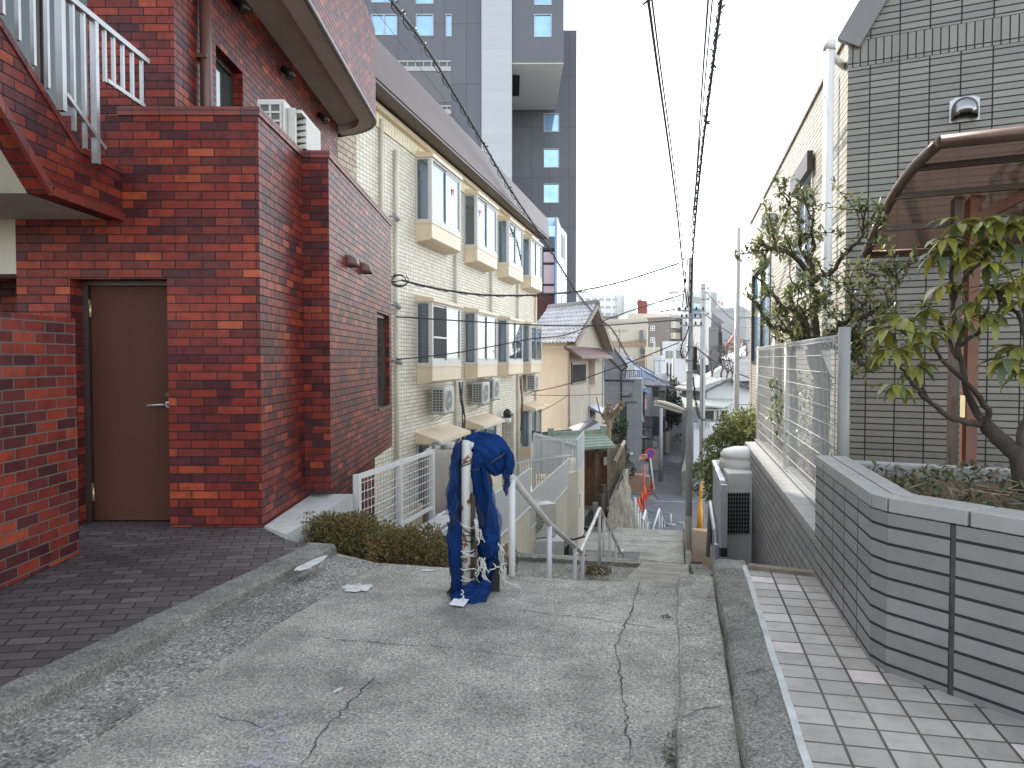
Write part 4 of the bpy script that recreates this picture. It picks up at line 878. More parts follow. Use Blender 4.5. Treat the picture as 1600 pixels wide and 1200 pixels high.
for k in range(3): strand(A(788,908,4.82), A(812+r.uniform(-6,4),918+r.uniform(-2,2),4.86), .0, .004, .006)
strand(A(770,880,4.76), A(790,895,4.8), 0); strand(A(790,880,4.78), A(764,893,4.76), 0); m_.build('strands', M['rope'], rp); m_ = MB(); strand(A(745,890,4.74), A(722,890,4.74), 0); m_.build('strands', M['rope'], rp); m_ = MB(); strand(A(722,922,4.66), A(724,938,4.62), 0)
m_.build('strands', M['rope'], rp)
t = thing('paper_tag', 'white card lying on the ground at the foot of the netted pole', 'card', A(716,942,4.6))
c = atz(717, 941, .012); m = MB(); P = [c+Vector((x,y,z)) for x, y, z in ((-.055,-.05,0),(.035,-.085,0.0),(.062,.0,.015),(-.025,.045,.02))]; m.extr(P, (0,0,.004)); m.build('card', plain('white_card', (.72,.72,.75), .8, var=.04, scale=10), t, bevel=.003)
# ================================================================ RIGHT SIDE
# planter : tiled faces, coping, soil
pl = thing('planter', 'large grey tiled planter with angled corner, ground cover growing in it', 'planter', (1.65, 3.4, .12))
zt = .895
out = [(1.93,4.86),(1.635,3.47),(1.655,3.36),(2.02,2.77),(3.2,.87)]
def inset(P, d):
    Q = []
    for i, p in enumerate(P):
        p = Vector(p); ns = []
        for a, b in ((i-1, i), (i, i+1)):
            if a < 0 or b >= len(P): continue
            t = (Vector(P[b])-Vector(P[a])).normalized(); ns.append(Vector((-t.y, t.x)))
        n_ = sum(ns, Vector((0,0))).normalized(); k = 1/max(.5, n_.dot(ns[0])); Q.append(p+n_*d*k)
    return Q
inn = inset(out, .17)
zc = zt-.07; p = Vector(out[2]).lerp(Vector(out[3]), .40)
M['planter_long'] = tiles('planter_long_tile', .62, .0765, .014, [(0,(.19,.192,.185)),(.5,(.215,.217,.21)),(1,(.245,.247,.24))], (.02,.02,.022), off=0, rough=.4, bmp=.7, grime=.25, face=.15)
for i in range(len(out)-1):
    m = MB(); a, b, c, d = out[i], out[i+1], inn[i+1], inn[i]; t_ = (Vector(b)-Vector(a)).normalized(); n_ = (t_.y, -t_.x)
    m.hexa([(*a,.05),(*b,.05),(*c,.05),(*d,.05),(*a,zc),(*b,zc),(*c,zc),(*d,zc)])
    o = m.build('wall', M['planter_tile'] if i == 0 else M['planter_long'], pl, uvo=-(-n_[1]*p.x+n_[0]*p.y) if i >= 2 else .1)
m = MB(); o1 = inset(out, -.006); i1 = inset(out, .178)
for i in range(len(out)-1):
    L = (Vector(out[i+1])-Vector(out[i])).length; n = max(1, round(L/.30))
    for k in range(n):
        f0, f1 = k/n, (k+1)/n; g = .006/L
        l = lambda P, f: Vector(P[i]).lerp(Vector(P[i+1]), f)
        for (A_, B_, q0, q1) in ((o1, i1, 0, .47), (o1, i1, .53, 1)):
            pts = []
            for f in (f0+g, f1-g):
                a = l(A_, f); b = l(B_, f); pts.append((a.lerp(b, q0), a.lerp(b, q1)))
            (a0, b0), (a1, b1) = pts; m.hexa([(*a0,zc+.006),(*a1,zc+.006),(*b1,zc+.006),(*b0,zc+.006),(*a0,zt),(*a1,zt),(*b1,zt),(*b0,zt)])
M['coptile'] = plain('coping_tile', (.27,.272,.262), .5, var=.08, scale=5, streak=.25, dirt=(.25,.25,.22), bmp=.1)
m.build('coping', M['coptile'], pl, bevel=.004)
m = MB(); 
for i in range(len(out)-1):
    a, b, c, d = inset(out,.004)[i], inset(out,.004)[i+1], inset(out,.165)[i+1], inset(out,.165)[i]
    m.poly((*a,zc+.004),(*b,zc+.004),(*c,zc+.004),(*d,zc+.004))
m.build('joint', M['crackm'], pl)
# vertical expansion joint
m = MB(); p = Vector(out[2]).lerp(Vector(out[3]), .40); q = Vector(out[2]).lerp(Vector(out[3]), .425); nn = Vector((-.62,-.38)).normalized() if False else Vector((q-p).yx); nn = Vector(((q-p).y, -(q-p).x)).normalized()
m.prism([tuple(p+nn*.003), tuple(q+nn*.003), tuple(q-nn*.01), tuple(p-nn*.01)], .121, zc); m.build('expansion_joint', M['crackm'], pl)
m = MB(); m.poly(*[(*p,.80) for p in inset(out,.12)],(5.2,.9,.80),(5.2,3.2,.80),(2.09,4.7,.80)); m.build('soil', M['soil'], pl)
struct(MB().prism([(2.08,4.9),(5.2,3.4),(9,3),(9,7),(3.9,9.2),(2.7,6.3)],-1,.15).build('side_yard_floor', M['conc_kerb']))
# back kerb of the planter under the canopy
FB = Frame((3.76, 8.7), (.895,-.446), 1)
if FB.N.y > 0: FB = Frame((3.76, 8.7), (.895,-.446), -1)
m = MB(); m.prism([(2.09,4.66),(5.2,3.17),(5.2,3.30),(2.09,4.79)], .3, .875); m.build('rear_kerb', M['coptile'], pl, bevel=.005)
# low tiled wall carrying the mesh fence
FW = Frame((1.935, 4.862), D, -1)
lw = thing('low_tiled_wall', 'low grey tiled wall under the white mesh fence on the right', 'wall', (1.93,4.86,-.5))
m = MB(); m.wall(FW, 0.0, 5.75, -3.2, .33, .28, d=0); m.build('wall', M['block_tile'], lw)
m = MB(); r = random.Random(7)
for k in range(24):
    s0 = .003+k*.24; 
    if s0+.23 > 5.75: break
    m.fbox(FW, s0+.003, s0+.237, -.135, .006, .337, .405); m.fbox(FW, s0+.003, s0+.237, -.285, -.14, .337, .405)
m.build('coping', M['coptile'], lw, bevel=.004)
m = MB(); m.fbox(FW, 0, 5.74, -.275, -.005, .331, .338); m.build('joint', M['crackm'], lw)
# mesh fence on it
t = thing('mesh_fence', 'white welded mesh fence with curled top edge on the right tiled wall', 'fence', FW(0,-.16,.4))
zt2 = 1.66
for s_, r_ in ((.02,.037),(2.7,.022),(5.5,.022)):
    m = MB(); p = FW(s_, -.16, 0); m.tube([(p.x,p.y,.406),(p.x,p.y,zt2+(.045 if s_ < 1 else .01))], r_, 14); m.build('post', M['postgrey'] if s_ < 1 else M['white'], t) if 'postgrey' in M else m.build('post', plain('grey_post', (.42,.43,.41), .5, var=.08, streak=.2) if s_ < 1 else M['white'], t)
    m = MB()
    for z in (.62, 1.1, 1.55): m.tube([FW(s_,-.16-r_*1.05,z),FW(s_+r_*.8,-.16,z),FW(s_,-.16+r_*1.3,z)], .008, 6)
    m.build('clamp', M['alum'], t)
for (a, b) in ((.07,2.67),(2.73,5.47)):
    n = int((b-a)/.05); m = MB()
    for i in range(n+1):
        s_ = a+(b-a)*i/n
        m.tube([FW(s_,-.16,.43),FW(s_,-.16,zt2-.03),FW(s_,-.145,zt2),FW(s_,-.12,zt2-.005),FW(s_,-.12,zt2-.04)], .0022, 4, False)
        m.tube([FW(s_,-.16,.43),FW(s_,-.14,.415),FW(s_,-.12,.42),FW(s_,-.12,.45)], .0026, 4, False)
    for z in [.45+.12*k for k in range(10)]+[zt2-.03, zt2-.005]: m.tube([FW(a,-.155,z),FW(b,-.155,z)], .003, 4, False)
    for d_, z in ((-.12,zt2-.04),(-.12,.45)): m.tube([FW(a,d_,z),FW(b,d_,z)], .003, 4, False)
    m.build('wire_mesh', M['wiregrey'], t)
# ---------------- beige tiled building
FR = Frame((3.76, 8.7), D, -1)
bt = thing('beige_tiled_building', 'beige and grey tiled building on the right with a sunlit long side', 'building', (3.76,8.7,-1))
zr = 1.5+500/1200*8.7
sw = [];
def rz(u, v): return FR.sz(u, v)
wins = []
a, t1 = rz(1271, 262); b, _ = rz(1246, 300); wins.append((min(a,b), max(a,b)+.0, 2.45, t1))
a, t1 = rz(1205, 395); b, _ = rz(1176, 420); wins.append((min(a,b), max(a,b), 1.4, t1))
w0 = wins[0]; w1 = wins[1]
m = MB(); m.wall(FR, 0, 12.3, -4, zr, .25, wins); m.fbox(FR, 12.0, 12.3, -8, -.251, -5, zr)
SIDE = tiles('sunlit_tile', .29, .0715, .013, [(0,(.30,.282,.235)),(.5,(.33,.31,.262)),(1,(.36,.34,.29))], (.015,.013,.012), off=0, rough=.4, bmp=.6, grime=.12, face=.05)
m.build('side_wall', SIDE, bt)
t_ = 0
P = [(0,-1.5),(6,-1.5),(6,zr+3.5),(2.05,zr+3.5),(0.0,zr)]
def fpoly(F, pts, d0, d1, m): m.extr([F(s,d0,z) for s, z in pts], F.N*(d1-d0))
m = MB(); fpoly(FB, [(0.0,-1.5),(6,-1.5),(6,zr-.37),(0.0,zr-.37)], -.25, 0, m); m.build('front_wall', M['beige_tile'], bt)
m = MB(); fpoly(FB, [(0.0,zr-.365),(6,zr-.365),(6,zr-.085),(0,zr-.085)], -.25, 0, m); m.build('upright_course', M['beige_soldier'], bt)
m = MB(); fpoly(FB, [(0.0,zr-.08),(6,zr-.08),(6,zr+6),(3.5,zr+5.8)], -.25, 0, m); m.build('gable_wall', M['beige_tile'], bt)
m = MB(); a = FB(0,.004,zr-.1); b = FB(3.55,.004,zr+5.88); m.beam(a, b, .26, .12, up=tuple(FB.N)); m.build('gable_trim', plain('grey_trim', (.17,.17,.17), .5, var=.08), bt)
m = MB(); m.hexa([FR(-.0,-8,-1),FR(12,-8,-1),FR(12,-.3,-1),FR(.1,-.3,-1),FR(2,-8,zr+5),FR(12,-8,zr-.1),FR(12,-.3,zr-.1),FR(.1,-.3,zr-.1)]); m.build('roof_mass', M['fargrey'], bt)
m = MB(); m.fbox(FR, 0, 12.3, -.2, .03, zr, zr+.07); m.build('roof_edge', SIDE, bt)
for i, wn in enumerate(wins):
    a, b, zb, z1 = wn; m = MB(); e = .06
    m.fbox(FR,a,a+e,-.1,.02,zb,z1); m.fbox(FR,b-e,b,-.1,.02,zb,z1); m.fbox(FR,a+e,b-e,-.1,.02,z1-e,z1); m.fbox(FR,a+e,b-e,-.1,.02,zb,zb+e); m.fbox(FR,(a+b)/2-.03,(a+b)/2+.03,-.08,-.0,zb+e,z1-e)
    f = m.build('window', M['white'] if i == 0 else M['bronze'], bt); m = MB(); m.fbox(FR,a+e,b-e,-.07,-.055,zb+e,z1-e); m.build('pane', M['skyglass'], f)
m = MB(); a, b = wins[0][0], wins[0][1]; m.fbox(FR, a-.1, b+.1, .021, .10, wins[0][3]-.05, wins[0][3]+.22); m.build('shutter_box', M['bronze'], bt)
s_, z_ = rz(1213, 345); m = MB(); c = FR(s_, .005, z_); m.fbox(FR, s_-.2, s_+.2, .003, .3, z_-.12, z_+.14); m.build('wall_vent', M['steel'], bt, bevel=.05)
# tall pipes
m = MB(); q = FR(-.12,.22,0); m.tube([(q.x,q.y,-1.0),(q.x,q.y,4.98)], .055, 12); m.tube([(q.x,q.y,4.93),(q.x,q.y,5.03)], .068, 12); m.tube([(q.x,q.y,4.9),tuple(FR(.2,.0,4.85))], .04, 8)
pp = m.build('white_pipe', M['white'], bt)
q = FR(12.0,.35,0); m = MB(); m.tube([(q.x,q.y,-4),(q.x,q.y,5.0)], .07, 10); m.build('white_pipe', M['white'], bt)
m = MB()
for z in (-1.2,.3,2.6,4.3): m.fbox(FR, 11.95, 12.05, .0, .35, z, z+.03)
m.build('pipe_brackets', M['steel'], bt)
m = MB(); q = FR(.55,.08,0); m.tube([(q.x,q.y,-1.0),(q.x,q.y,4.9)], .03, 8); m.build('downpipe', M['brownpipe'], bt)
m = MB(); m.fbox(FR, 5.6, 5.9, .003, .12, -2, 2.0); m.build('pilaster', M['white'], bt)
# chrome vent
s_, z_ = FB.sz(1507, 172); hood(FB(s_, .004, z_), FB.N, .12, M['steelbright'] if 'steelbright' in M else plain('bright_steel', (.62,.63,.65), .22, .9, .05, 3), bt)
# canopy
cn = thing('canopy', 'brown tubular canopy with smoked roof panels in front of the tiled wall', 'canopy', at(1512,735,6.6))
A_ = at(1470,222,6.0); B_ = at(1352,398,8.0); dv = Vector((.895,-.446,0)); 
def cp(f, g, drop=0):    # f 0 high edge .. 1 low edge, g metres along
    h = f; curve = .16*math.sin(math.pi*f); return A_.lerp(B_, f)+dv*g+Vector((0,0,curve-drop))
m = MB(); m.tube([cp(i/10,0) for i in range(11)], .045, 10); m.tube([cp(0,0),cp(0,3)], .055, 10); m.tube([cp(1,0),cp(1,3)], .045, 10); m.build('edge_tube', M['bronze2'] if 'bronze2' in M else plain('bronze_tube', (.10,.065,.05), .35, .4, .2, 6), cn)
m = MB()
for f in (.28,.55,.8): m.beam(cp(f,0,.02), cp(f,3,.02), .05, .05)
m.build('purlin', M['bronze'], cn)
m = MB()
for g in (.62,1.5,2.4):
    m = MB()
    for i in range(8): m.beam(cp(i/8,g,.015), cp((i+1)/8,g,.015),  .03, .03)
mm, tt, bb = newmat('smoked_panel'); tr = N(tt,'ShaderNodeBsdfTranslucent'); tr.inputs[0].default_value = (.10,.068,.056,1); tp = N(tt,'ShaderNodeBsdfTransparent'); tp.inputs[0].default_value = (.22,.18,.165,1)
bb.inputs['Base Color'].default_value = (.045,.032,.028,1); bb.inputs['Roughness'].default_value = .3
m1 = N(tt,'ShaderNodeMixShader'); m1.inputs[0].default_value = .5; tt.links.new(tr.outputs[0], m1.inputs[1]); tt.links.new(bb.outputs[0], m1.inputs[2])
m2 = N(tt,'ShaderNodeMixShader'); m2.inputs[0].default_value = .5; tt.links.new(m1.outputs[0], m2.inputs[1]); tt.links.new(tp.outputs[0], m2.inputs[2]); tt.links.new(m2.outputs[0], tt.nodes['Material Output'].inputs[0])
m = MB(); m.grid([[cp(i/12, g, -.012) for g in (0,1.5,3)] for i in range(13)]); m.build('roof_panel', mm, cn)
for g, wd, mt in ((.0,.09,'rustbrown'),):
    p = at(1512,735,7.0); m = MB(); m.box(p.x-.05,p.x+.05,p.y-.05,p.y+.05,-.5,3.0); m.build('post', M['rustbrown'], cn)
    m = MB(); m.box(p.x-.16,p.x-.09,p.y-.0,p.y+.07,-.5,3.0); m.build('drain_pipe', M['bronze'], cn)
    m = MB(); m.beam((p.x,p.y,2.75),(p.x+.9,p.y-.9,3.35),.07,.09); m.build('brace', M['rustbrown'], cn)
    m = MB(); q = at(1504,635,6.92); m.box(q.x-.02,q.x+.02,q.y-.005,q.y+.0,q.z-.1,q.z+.1); m.build('sticker', plain('yellow_sticker', (.75,.6,.3), .6), cn)
# ---------------- heat pump unit with railing, below the low wall
M['unitwhite'] = plain('unit_casing', (.60,.60,.56), .45, var=.06, scale=4, streak=.2, dirt=(.38,.36,.3))
hp = thing('outdoor_unit', 'large white ventilation unit with domed top and black mesh grille', 'ventilation unit', (2.85, 9.4, -2))
c0 = at(1122,748,9.0); 
fx0, fx1 = at(1135,900,9.2).x, at(1190,900,9.2).x
m = MB(); m.prism([(fx0,9.2),(fx1,9.2),(fx1+.2,10.4),(fx0+.2,10.4)], -3.4, .14); m.build('casing', M['unitwhite'], hp, bevel=.02)
m = MB(); m.lathe((fx0+.36,9.75,.14), [(.30,0),(.30,.09),(.27,.11),(.27,.125),(.29,.13),(.285,.17),(.25,.215),(.15,.245),(.02,.25)], 26); m.build('dome', M['unitwhite'], hp)
ga = at(1136,770,9.19); gb = at(1170,833,9.19)
m = MB(); m.box(ga.x,gb.x,9.185,9.199,gb.z,ga.z); gr = m.build('grille_opening', M['dark'], hp)
m = MB()
for i in range(9): x = ga.x+(gb.x-ga.x)*i/8; m.box(x-.003,x+.003,9.17,9.18,gb.z,ga.z)
for i in range(11): z = gb.z+(ga.z-gb.z)*i/10; m.box(ga.x,gb.x,9.168,9.178,z-.003,z+.003)
m.build('wire_guard', M['alum'], gr)
t = thing('metal_railing', 'grey metal railing and panel beside the white ventilation unit', 'railing', at(1125,885,8.6))
a = at(1138,722,8.6); a0 = at(1138,890,8.6); b = at(1116,728,10.6)
a = at(1127,757,8.6); b = at(1114,722,10.9)
m = MB(); m.prism([(a.x,a.y),(b.x,b.y),(b.x+.03,b.y),(a.x+.03,a.y)], -2.6, b.z-.06); m.build('panel', plain('blue_grey_panel', (.30,.33,.37), .5, var=.08), t)
m = MB(); m.beam((a.x+.015,a.y,a.z+.02),(b.x+.015,b.y,b.z),.06,.05); m.beam((b.x,b.y,b.z),(b.x+.5,b.y+.1,b.z),.06,.05); m.build('top_rail', M['steel'], t)
for u, Y, v0, v1, wd in ((1131,8.5,757,895,.07),(1119,8.7,850,895,.04)):
    p = at(u, v0, Y); q = at(u, v1, Y); m = MB(); m.box(p.x-wd/2,p.x+wd/2,p.y-.03,p.y+.03,q.z-.5,p.z); m.build('post', M['steel'], t)
    if wd > .05: m = MB(); z = at(u,862,Y).z; m.box(p.x-wd/2-.003,p.x+wd/2+.003,p.y-.033,p.y+.033,z-.05,z+.05); m.build('black_band', M['black'], t)
p = at(1110,785,10.8); q = at(1106,870,10.8); m = MB(); m.tube([(q.x,q.y,q.z),(p.x,p.y,p.z),tuple(at(1117,830,9.0)),tuple(at(1121,890,8.9))], .03, 8); m.build('side_rail', M['steel'], t)
o = MB().box(*(lambda a,b:(a.x,b.x))(at(1095,870,8.2),at(1112,870,8.2)),8.1,8.4,-1.6,at(1100,893,8.2).z).build('concrete_stub', M['conc_kerb']); tag(o, 'small concrete block on the soil beside the grey railing', 'block')
# ================================================================ TOWER
tw = thing('dark_tower', 'tall dark grey tower with a pale vertical stripe and an overhanging corner', 'building', (0,60,-8))
def bx(a0, a1, Y0, Y1, z0, z1): return MB().box(a0, a1, Y0, Y1, z0, z1)
def X(u, Y): return (u-800)/1200*Y
def Zv(v, Y): return at(800, v, Y).z
Y1, Y2 = 55.0, 65.1
m = MB(); FT = Frame((X(575,Y1)-3.2, Y1), (1,0), 1); FT.N = Vector((0,-1,0))
xl = X(575,Y1)-3.2; zt = 31
tw_w = [(583,623,22,55),(652,679,22,56),(698,707,22,57),(583,623,-35,4),(652,679,-35,6),(583,623,-92,-54),(652,679,-92,-54)]
Hs = [(X(a,Y1)-xl, X(b,Y1)-xl, Zv(d,Y1), Zv(c,Y1)) for a, b, c, d in tw_w]
bal = [(500,706,96,111,1),(500,706,166,177,0)]
m.wall(FT, 0, X(753,Y1)-xl-.02, -8.05, zt, .4, Hs); m.build('wall', M['tower'], tw)
m = MB(); m.box(xl, X(880,Y1), Y1+.401, Y1+6, Zv(98,Y1)+.5, zt); m.box(xl, X(800,Y1), Y1+.401, Y2+6, -8.05, zt-.5); m.build('core', M['tower_plain'], tw)
m = MB(); m.box(X(753,Y1), X(800,Y1), Y1-.15, Y1+.4, -8.05, zt); m.build('pale_stripe', M['tower_white'], tw)
zb = Zv(98,Y1); FT2 = Frame((X(800,Y1)+.02, Y1), (1,0), 1); FT2.N = Vector((0,-1,0)); x2 = X(800,Y1)+.02
ov = [(834,861,22,58),(834,861,-35,8),(834,861,-92,-54)]
Ho = [(X(a,Y1)-x2, X(b,Y1)-x2, Zv(d,Y1), Zv(c,Y1)) for a, b, c, d in ov]
m = MB(); m.wall(FT2, 0, X(880,Y1)-x2, zb, zt, .3, Ho); m.box(X(880,Y1)-.3, X(880,Y1), Y1+.301, Y2, zb, zt); m.build('overhang', M['tower_plain'], tw)
m = MB(); m.box(x2, X(880,Y1)-.01, Y1+.02, Y2-.01, zb-.05, zb+.2); m.build('soffit', plain('pale_soffit', (.62,.62,.60), .7, var=.03, scale=.2), tw)
m = MB(); m.box(x2+.0, x2+.55, Y1+2.2, Y2-3.5, zb-.10, zb-.06); m.build('soffit_opening', M['dark'], tw)
FT3 = Frame((X(796,Y2), Y2), (1,0), 1); FT3.N = Vector((0,-1,0)); x3 = X(796,Y2)
lo = [(849,873,177,206),(849,873,232,262),(849,873,287,317),(849,873,341,370)]
Hl = [(X(a,Y2)-x3, X(b,Y2)-x3, Zv(d,Y2), Zv(c,Y2)) for a, b, c, d in lo]
z47 = Zv(47,Y2)
m = MB(); m.wall(FT3, 0, X(900,Y2)-x3, -8.05, z47, .4, Hl); m.box(X(900,Y2)-.4, X(900,Y2), Y2+.401, Y2+14, -8.05, z47); m.box(x3, X(900,Y2)-.4, Y2+12, Y2+14, -8.05, z47); m.box(x3, X(900,Y2)-.401, Y2+.3, Y2+14, z47-.3, z47-.05); m.build('lower_wing', M['tower'], tw)
for F, HH in ((FT, Hs), (FT2, Ho), (FT3, Hl)):
    for a, b, z0, z1 in HH:
        m = MB(); e = .05; m.fbox(F,a,a+e,-.2,.03,z0,z1); m.fbox(F,b-e,b,-.2,.03,z0,z1); m.fbox(F,a+e,b-e,-.2,.03,z0,z0+e); m.fbox(F,a+e,b-e,-.2,.03,z1-e,z1)
        if b-a > 1.6: m.fbox(F,(a+b)/2-.04,(a+b)/2+.04,-.2,.02,z0+e,z1-e)
        f = m.build('window', M['tower_white'], tw); m = MB(); m.fbox(F,a+e,b-e,-.12,-.1,z0+e,z1-e); m.build('pane', M['skyglass'], f)
for v0, v1, xa in ((96,111,500),(166,178,500)):
    f = None; m = MB(); za, zb_ = Zv(v1,Y1), Zv(v0,Y1); xa_, xb_ = X(560,Y1), X(706,Y1)
    m.box(xa_, xb_, Y1-.06, Y1-.002, zb_-.05, zb_+.05); m.box(xa_, xb_, Y1-.08, Y1-.002, za-.02, za+.3)
    for k in range(12): x = xa_+(xb_-xa_)*(k+.5)/12; m.box(x-.03,x+.03,Y1-.05,Y1-.002,za+.3,zb_-.05)
    f = m.build('balcony_rail', M['fargrey'], tw); m = MB(); m.box(xa_, xb_, Y1-.03, Y1-.001, za-2.2, za-.02); m.build('balcony_panel', plain('tower_balcony_panel', (.095,.10,.105), .5, var=.03, scale=.3), tw)
# ---------------- glass and pink building in front of the tower
t = thing('glass_corner_building', 'low building with blue glass screen and pink framed windows below the dark tower', 'building', (X(850,46),46,-8))
Yg = 46.0
m = MB(); m.box(X(800,Yg), X(867,Yg), Yg, Yg+6, -8.05, Zv(390,Yg)); m.box(X(800,Yg), X(867,Yg), Yg-.05, Yg+6, Zv(370,Yg)-.9, Zv(380,Yg)-.3); m.build('wall', M['fargrey2'], t)
for (a, b, c, d, mt) in ((806,846,391,410,'pink'),(849,866,391,410,'pink'),(806,846,414,444,'dullpane'),(849,866,414,444,'pink'),(806,846,447,458,'dullpane'),(849,866,447,458,'pink')):
    if mt not in M: M[mt] = plain(mt+'_panel', (.55,.42,.46) if mt == 'pink' else (.22,.23,.20), .3, var=.04, scale=1)
    m = MB(); m.box(X(a,Yg), X(b,Yg), Yg-.05, Yg-.002, Zv(d,Yg), Zv(c,Yg)); m.build('window_panel', M[mt], t)
m = MB()
for u in (847,867): m.box(X(u,Yg)-.05, X(u,Yg)+.05, Yg-.09, Yg-.003, Zv(458,Yg), Zv(388,Yg))
for v in (389,412,445,459): m.box(X(802,Yg), X(868,Yg), Yg-.095, Yg-.052, Zv(v,Yg)-.05, Zv(v,Yg)+.05)
m.build('window_frame', M['black'], t)
m = MB(); m.box(X(800,Yg), X(867,Yg), Yg-.12, Yg-.001, -8, Zv(462,Yg)); m.build('red_base', plain('dark_red_base', (.08,.03,.03), .7, var=.1), t)
M['blueglass'] = plain('blue_glass', (.09,.19,.38), .3, .0, .15, .8)
M['tealglass'] = plain('teal_glass', (.26,.37,.42), .15, .2, .15, .8)
m = MB(); m.box(X(833,44), X(869,44), 44, 44.15, Zv(352,44), Zv(340,44)+.0); m.build('glass_band', M['tealglass'], t)
a = X(870,43); m = MB(); m.prism([(a,43),(X(877,47),47.0),(X(877,47)-.15,47.05),(a-.12,43.1)], -8.05, Zv(339,43)); m.build('glass_fin', M['blueglass'], t)
b = X(879,48); m = MB(); m.prism([(X(877,47)+.02,47),(X(886,49),49.5),(X(886,49)-.15,49.6),(X(877,47)-.1,47.1)], -8.05, Zv(360,48)); m.build('glass_fin', M['blueglass'], t)
m = MB(); m.prism([(X(877.6,47)+.0,47-.05),(X(883,48.3),48.5),(X(883,48.3)-.03,48.6),(X(877.6,47)-.03,47.05)], Zv(405,48), Zv(370,48)); m.build('glass_fin_window', M['tower_plain'], t)
# ================================================================ generic far block
def block(name, label, cat, P, zb, v_top, Ytop, mat, roof=None, group=None, parapet=True):
    """P: footprint as (photo column, metres ahead)"""
    pts = [(X(u,Y),Y) for u, Y in P]; z1 = Zv(v_top, Ytop); t = thing(name, label, cat, (*pts[0], zb), group)
    m = MB(); m.prism(pts, zb, z1); m.build('wall', M[mat], t)
    if parapet:
        c = sum((Vector(p) for p in pts), Vector((0,0)))/len(pts); q = [tuple(c+(Vector(p)-c)*1.012) for p in pts]
        m = MB(); m.prism(q, z1+.002, z1+max(.2,(Ytop/250))); m.build('parapet', M[roof or mat], t)
    return t, pts, z1
def win_row(t, pa, pb, n, z0, z1, w, mat='darkglass', frame='farwhite', off=.05, s0=None, s1=None, name='window', sill=False):
    F = Frame(pa, (pb[0]-pa[0], pb[1]-pa[1]), 1); L = math.hypot(pb[0]-pa[0], pb[1]-pa[1]); s0 = s0 if s0 is not None else L*.06; s1 = s1 if s1 is not None else L*.94
    if F.N.y > 0 and abs(F.N.y) > .3: F.N = -F.N
    e = max(.05, w*.06)
    for i in range(n):
        c = s0+(s1-s0)*(i+.5)/n; m = MB(); m.fbox(F, c-w/2-e, c-w/2, .002, off+.03, z0-e, z1+e); m.fbox(F, c+w/2, c+w/2+e, .002, off+.03, z0-e, z1+e); m.fbox(F, c-w/2, c+w/2, .002, off+.03, z0-e, z0); m.fbox(F, c-w/2, c+w/2, .002, off+.03, z1, z1+e)
        m.fbox(F, c-e*.4, c+e*.4, .002, off+.02, z0, z1)
        f = m.build(name, M[frame], t); m = MB(); m.fbox(F, c-w/2, c+w/2, .012*w, .05*w, z0, z1); m.build('pane', M[mat], f)
    return F
# white stepped office block
zb = -8.05; Yw = 210.0
t, P, z1 = block('white_office_block', 'long white office block with rows of small windows on the far hill', 'building', [(880,Yw),(960,Yw),(968,Yw+20),(880,Yw+25)], zb, 463, Yw, 'farwhite')
m = MB(); m.box(X(958,Yw),X(980,Yw),Yw+2,Yw+22,zb,Zv(447,Yw)); m.box(X(975,Yw),X(995,Yw),Yw+1,Yw+20,zb,Zv(461,Yw)); m.box(X(940,Yw),X(957.8,Yw),Yw+5,Yw+20,zb,Zv(453,Yw)); m.build('tower_wing', M['farwhite'], t)
for v in (467,479,490): 
    win_row(t, (X(898,Yw),Yw), (X(970,Yw),Yw), 6, Zv(v+3,Yw), Zv(v-1,Yw), 1.25, 'fargrey', 'farwhite')
m = MB(); m.box(X(900,Yw),X(976,Yw),Yw-3,Yw-.1,Zv(503,Yw),Zv(495,Yw)); m.build('dark_podium', M['fargrey2'], t)
m = MB(); m.box(X(925,Yw),X(928,Yw),Yw+8,Yw+10,Zv(463,Yw),Zv(440,Yw)) if False else m.box(X(938,Yw),X(943,Yw),Yw+6,Yw+10,Zv(462,Yw),Zv(452,Yw)); m.build('roof_hut', M['farwhite'], t)
m = MB(); m.box(X(898,Yw),X(920,Yw),Yw+4,Yw+14,Zv(461,Yw),Zv(453,Yw)); m.build('roof_plant', M['fargrey'], t)
t, P, z1 = block('red_brick_block', 'small dark red block between the white office and the apartments far off', 'building', [(995,230),(1010,230),(1011,245),(996,245)], zb, 474, 230, 'farred'); m = MB(); m.box(X(996,232),X(1003,232),232,240,z1+.3,z1+3); m.build('roof_hut', M['farwhite'], t)
# beige long building with wavy band
t, P, z1 = block('beige_factory', 'beige building with a brown zigzag band above the grey house roof', 'building', [(900,95),(1010,92),(1012,112),(900,115)], zb, 503, 93, 'farbeige')
m = MB()
for v in (533,566): m.extr([Vector((X(900,94.6),94.7,Zv(v+9,94))), Vector((X(1009.5,92),91.9,Zv(v+8,92))), Vector((X(1009.5,92),91.9,Zv(v-3,92))), Vector((X(975,93),92.8,Zv(v+1,93))), Vector((X(955,93.5),93.4,Zv(v+0,93))), Vector((X(938,94),93.9,Zv(v-1,94)))], (0,-.12,0))
m.build('brown_band', plain('brown_band', (.30,.22,.15), .8, var=.04, scale=.2), t)
for v0, v1 in ((516,534),(543,558)): m = MB(); m.box(X(1000,91.8),X(1004,91.8),91.6,92.2,Zv(v1,91.8),Zv(v0,91.8)); m.build('slit_window', M['fargrey2'], t)
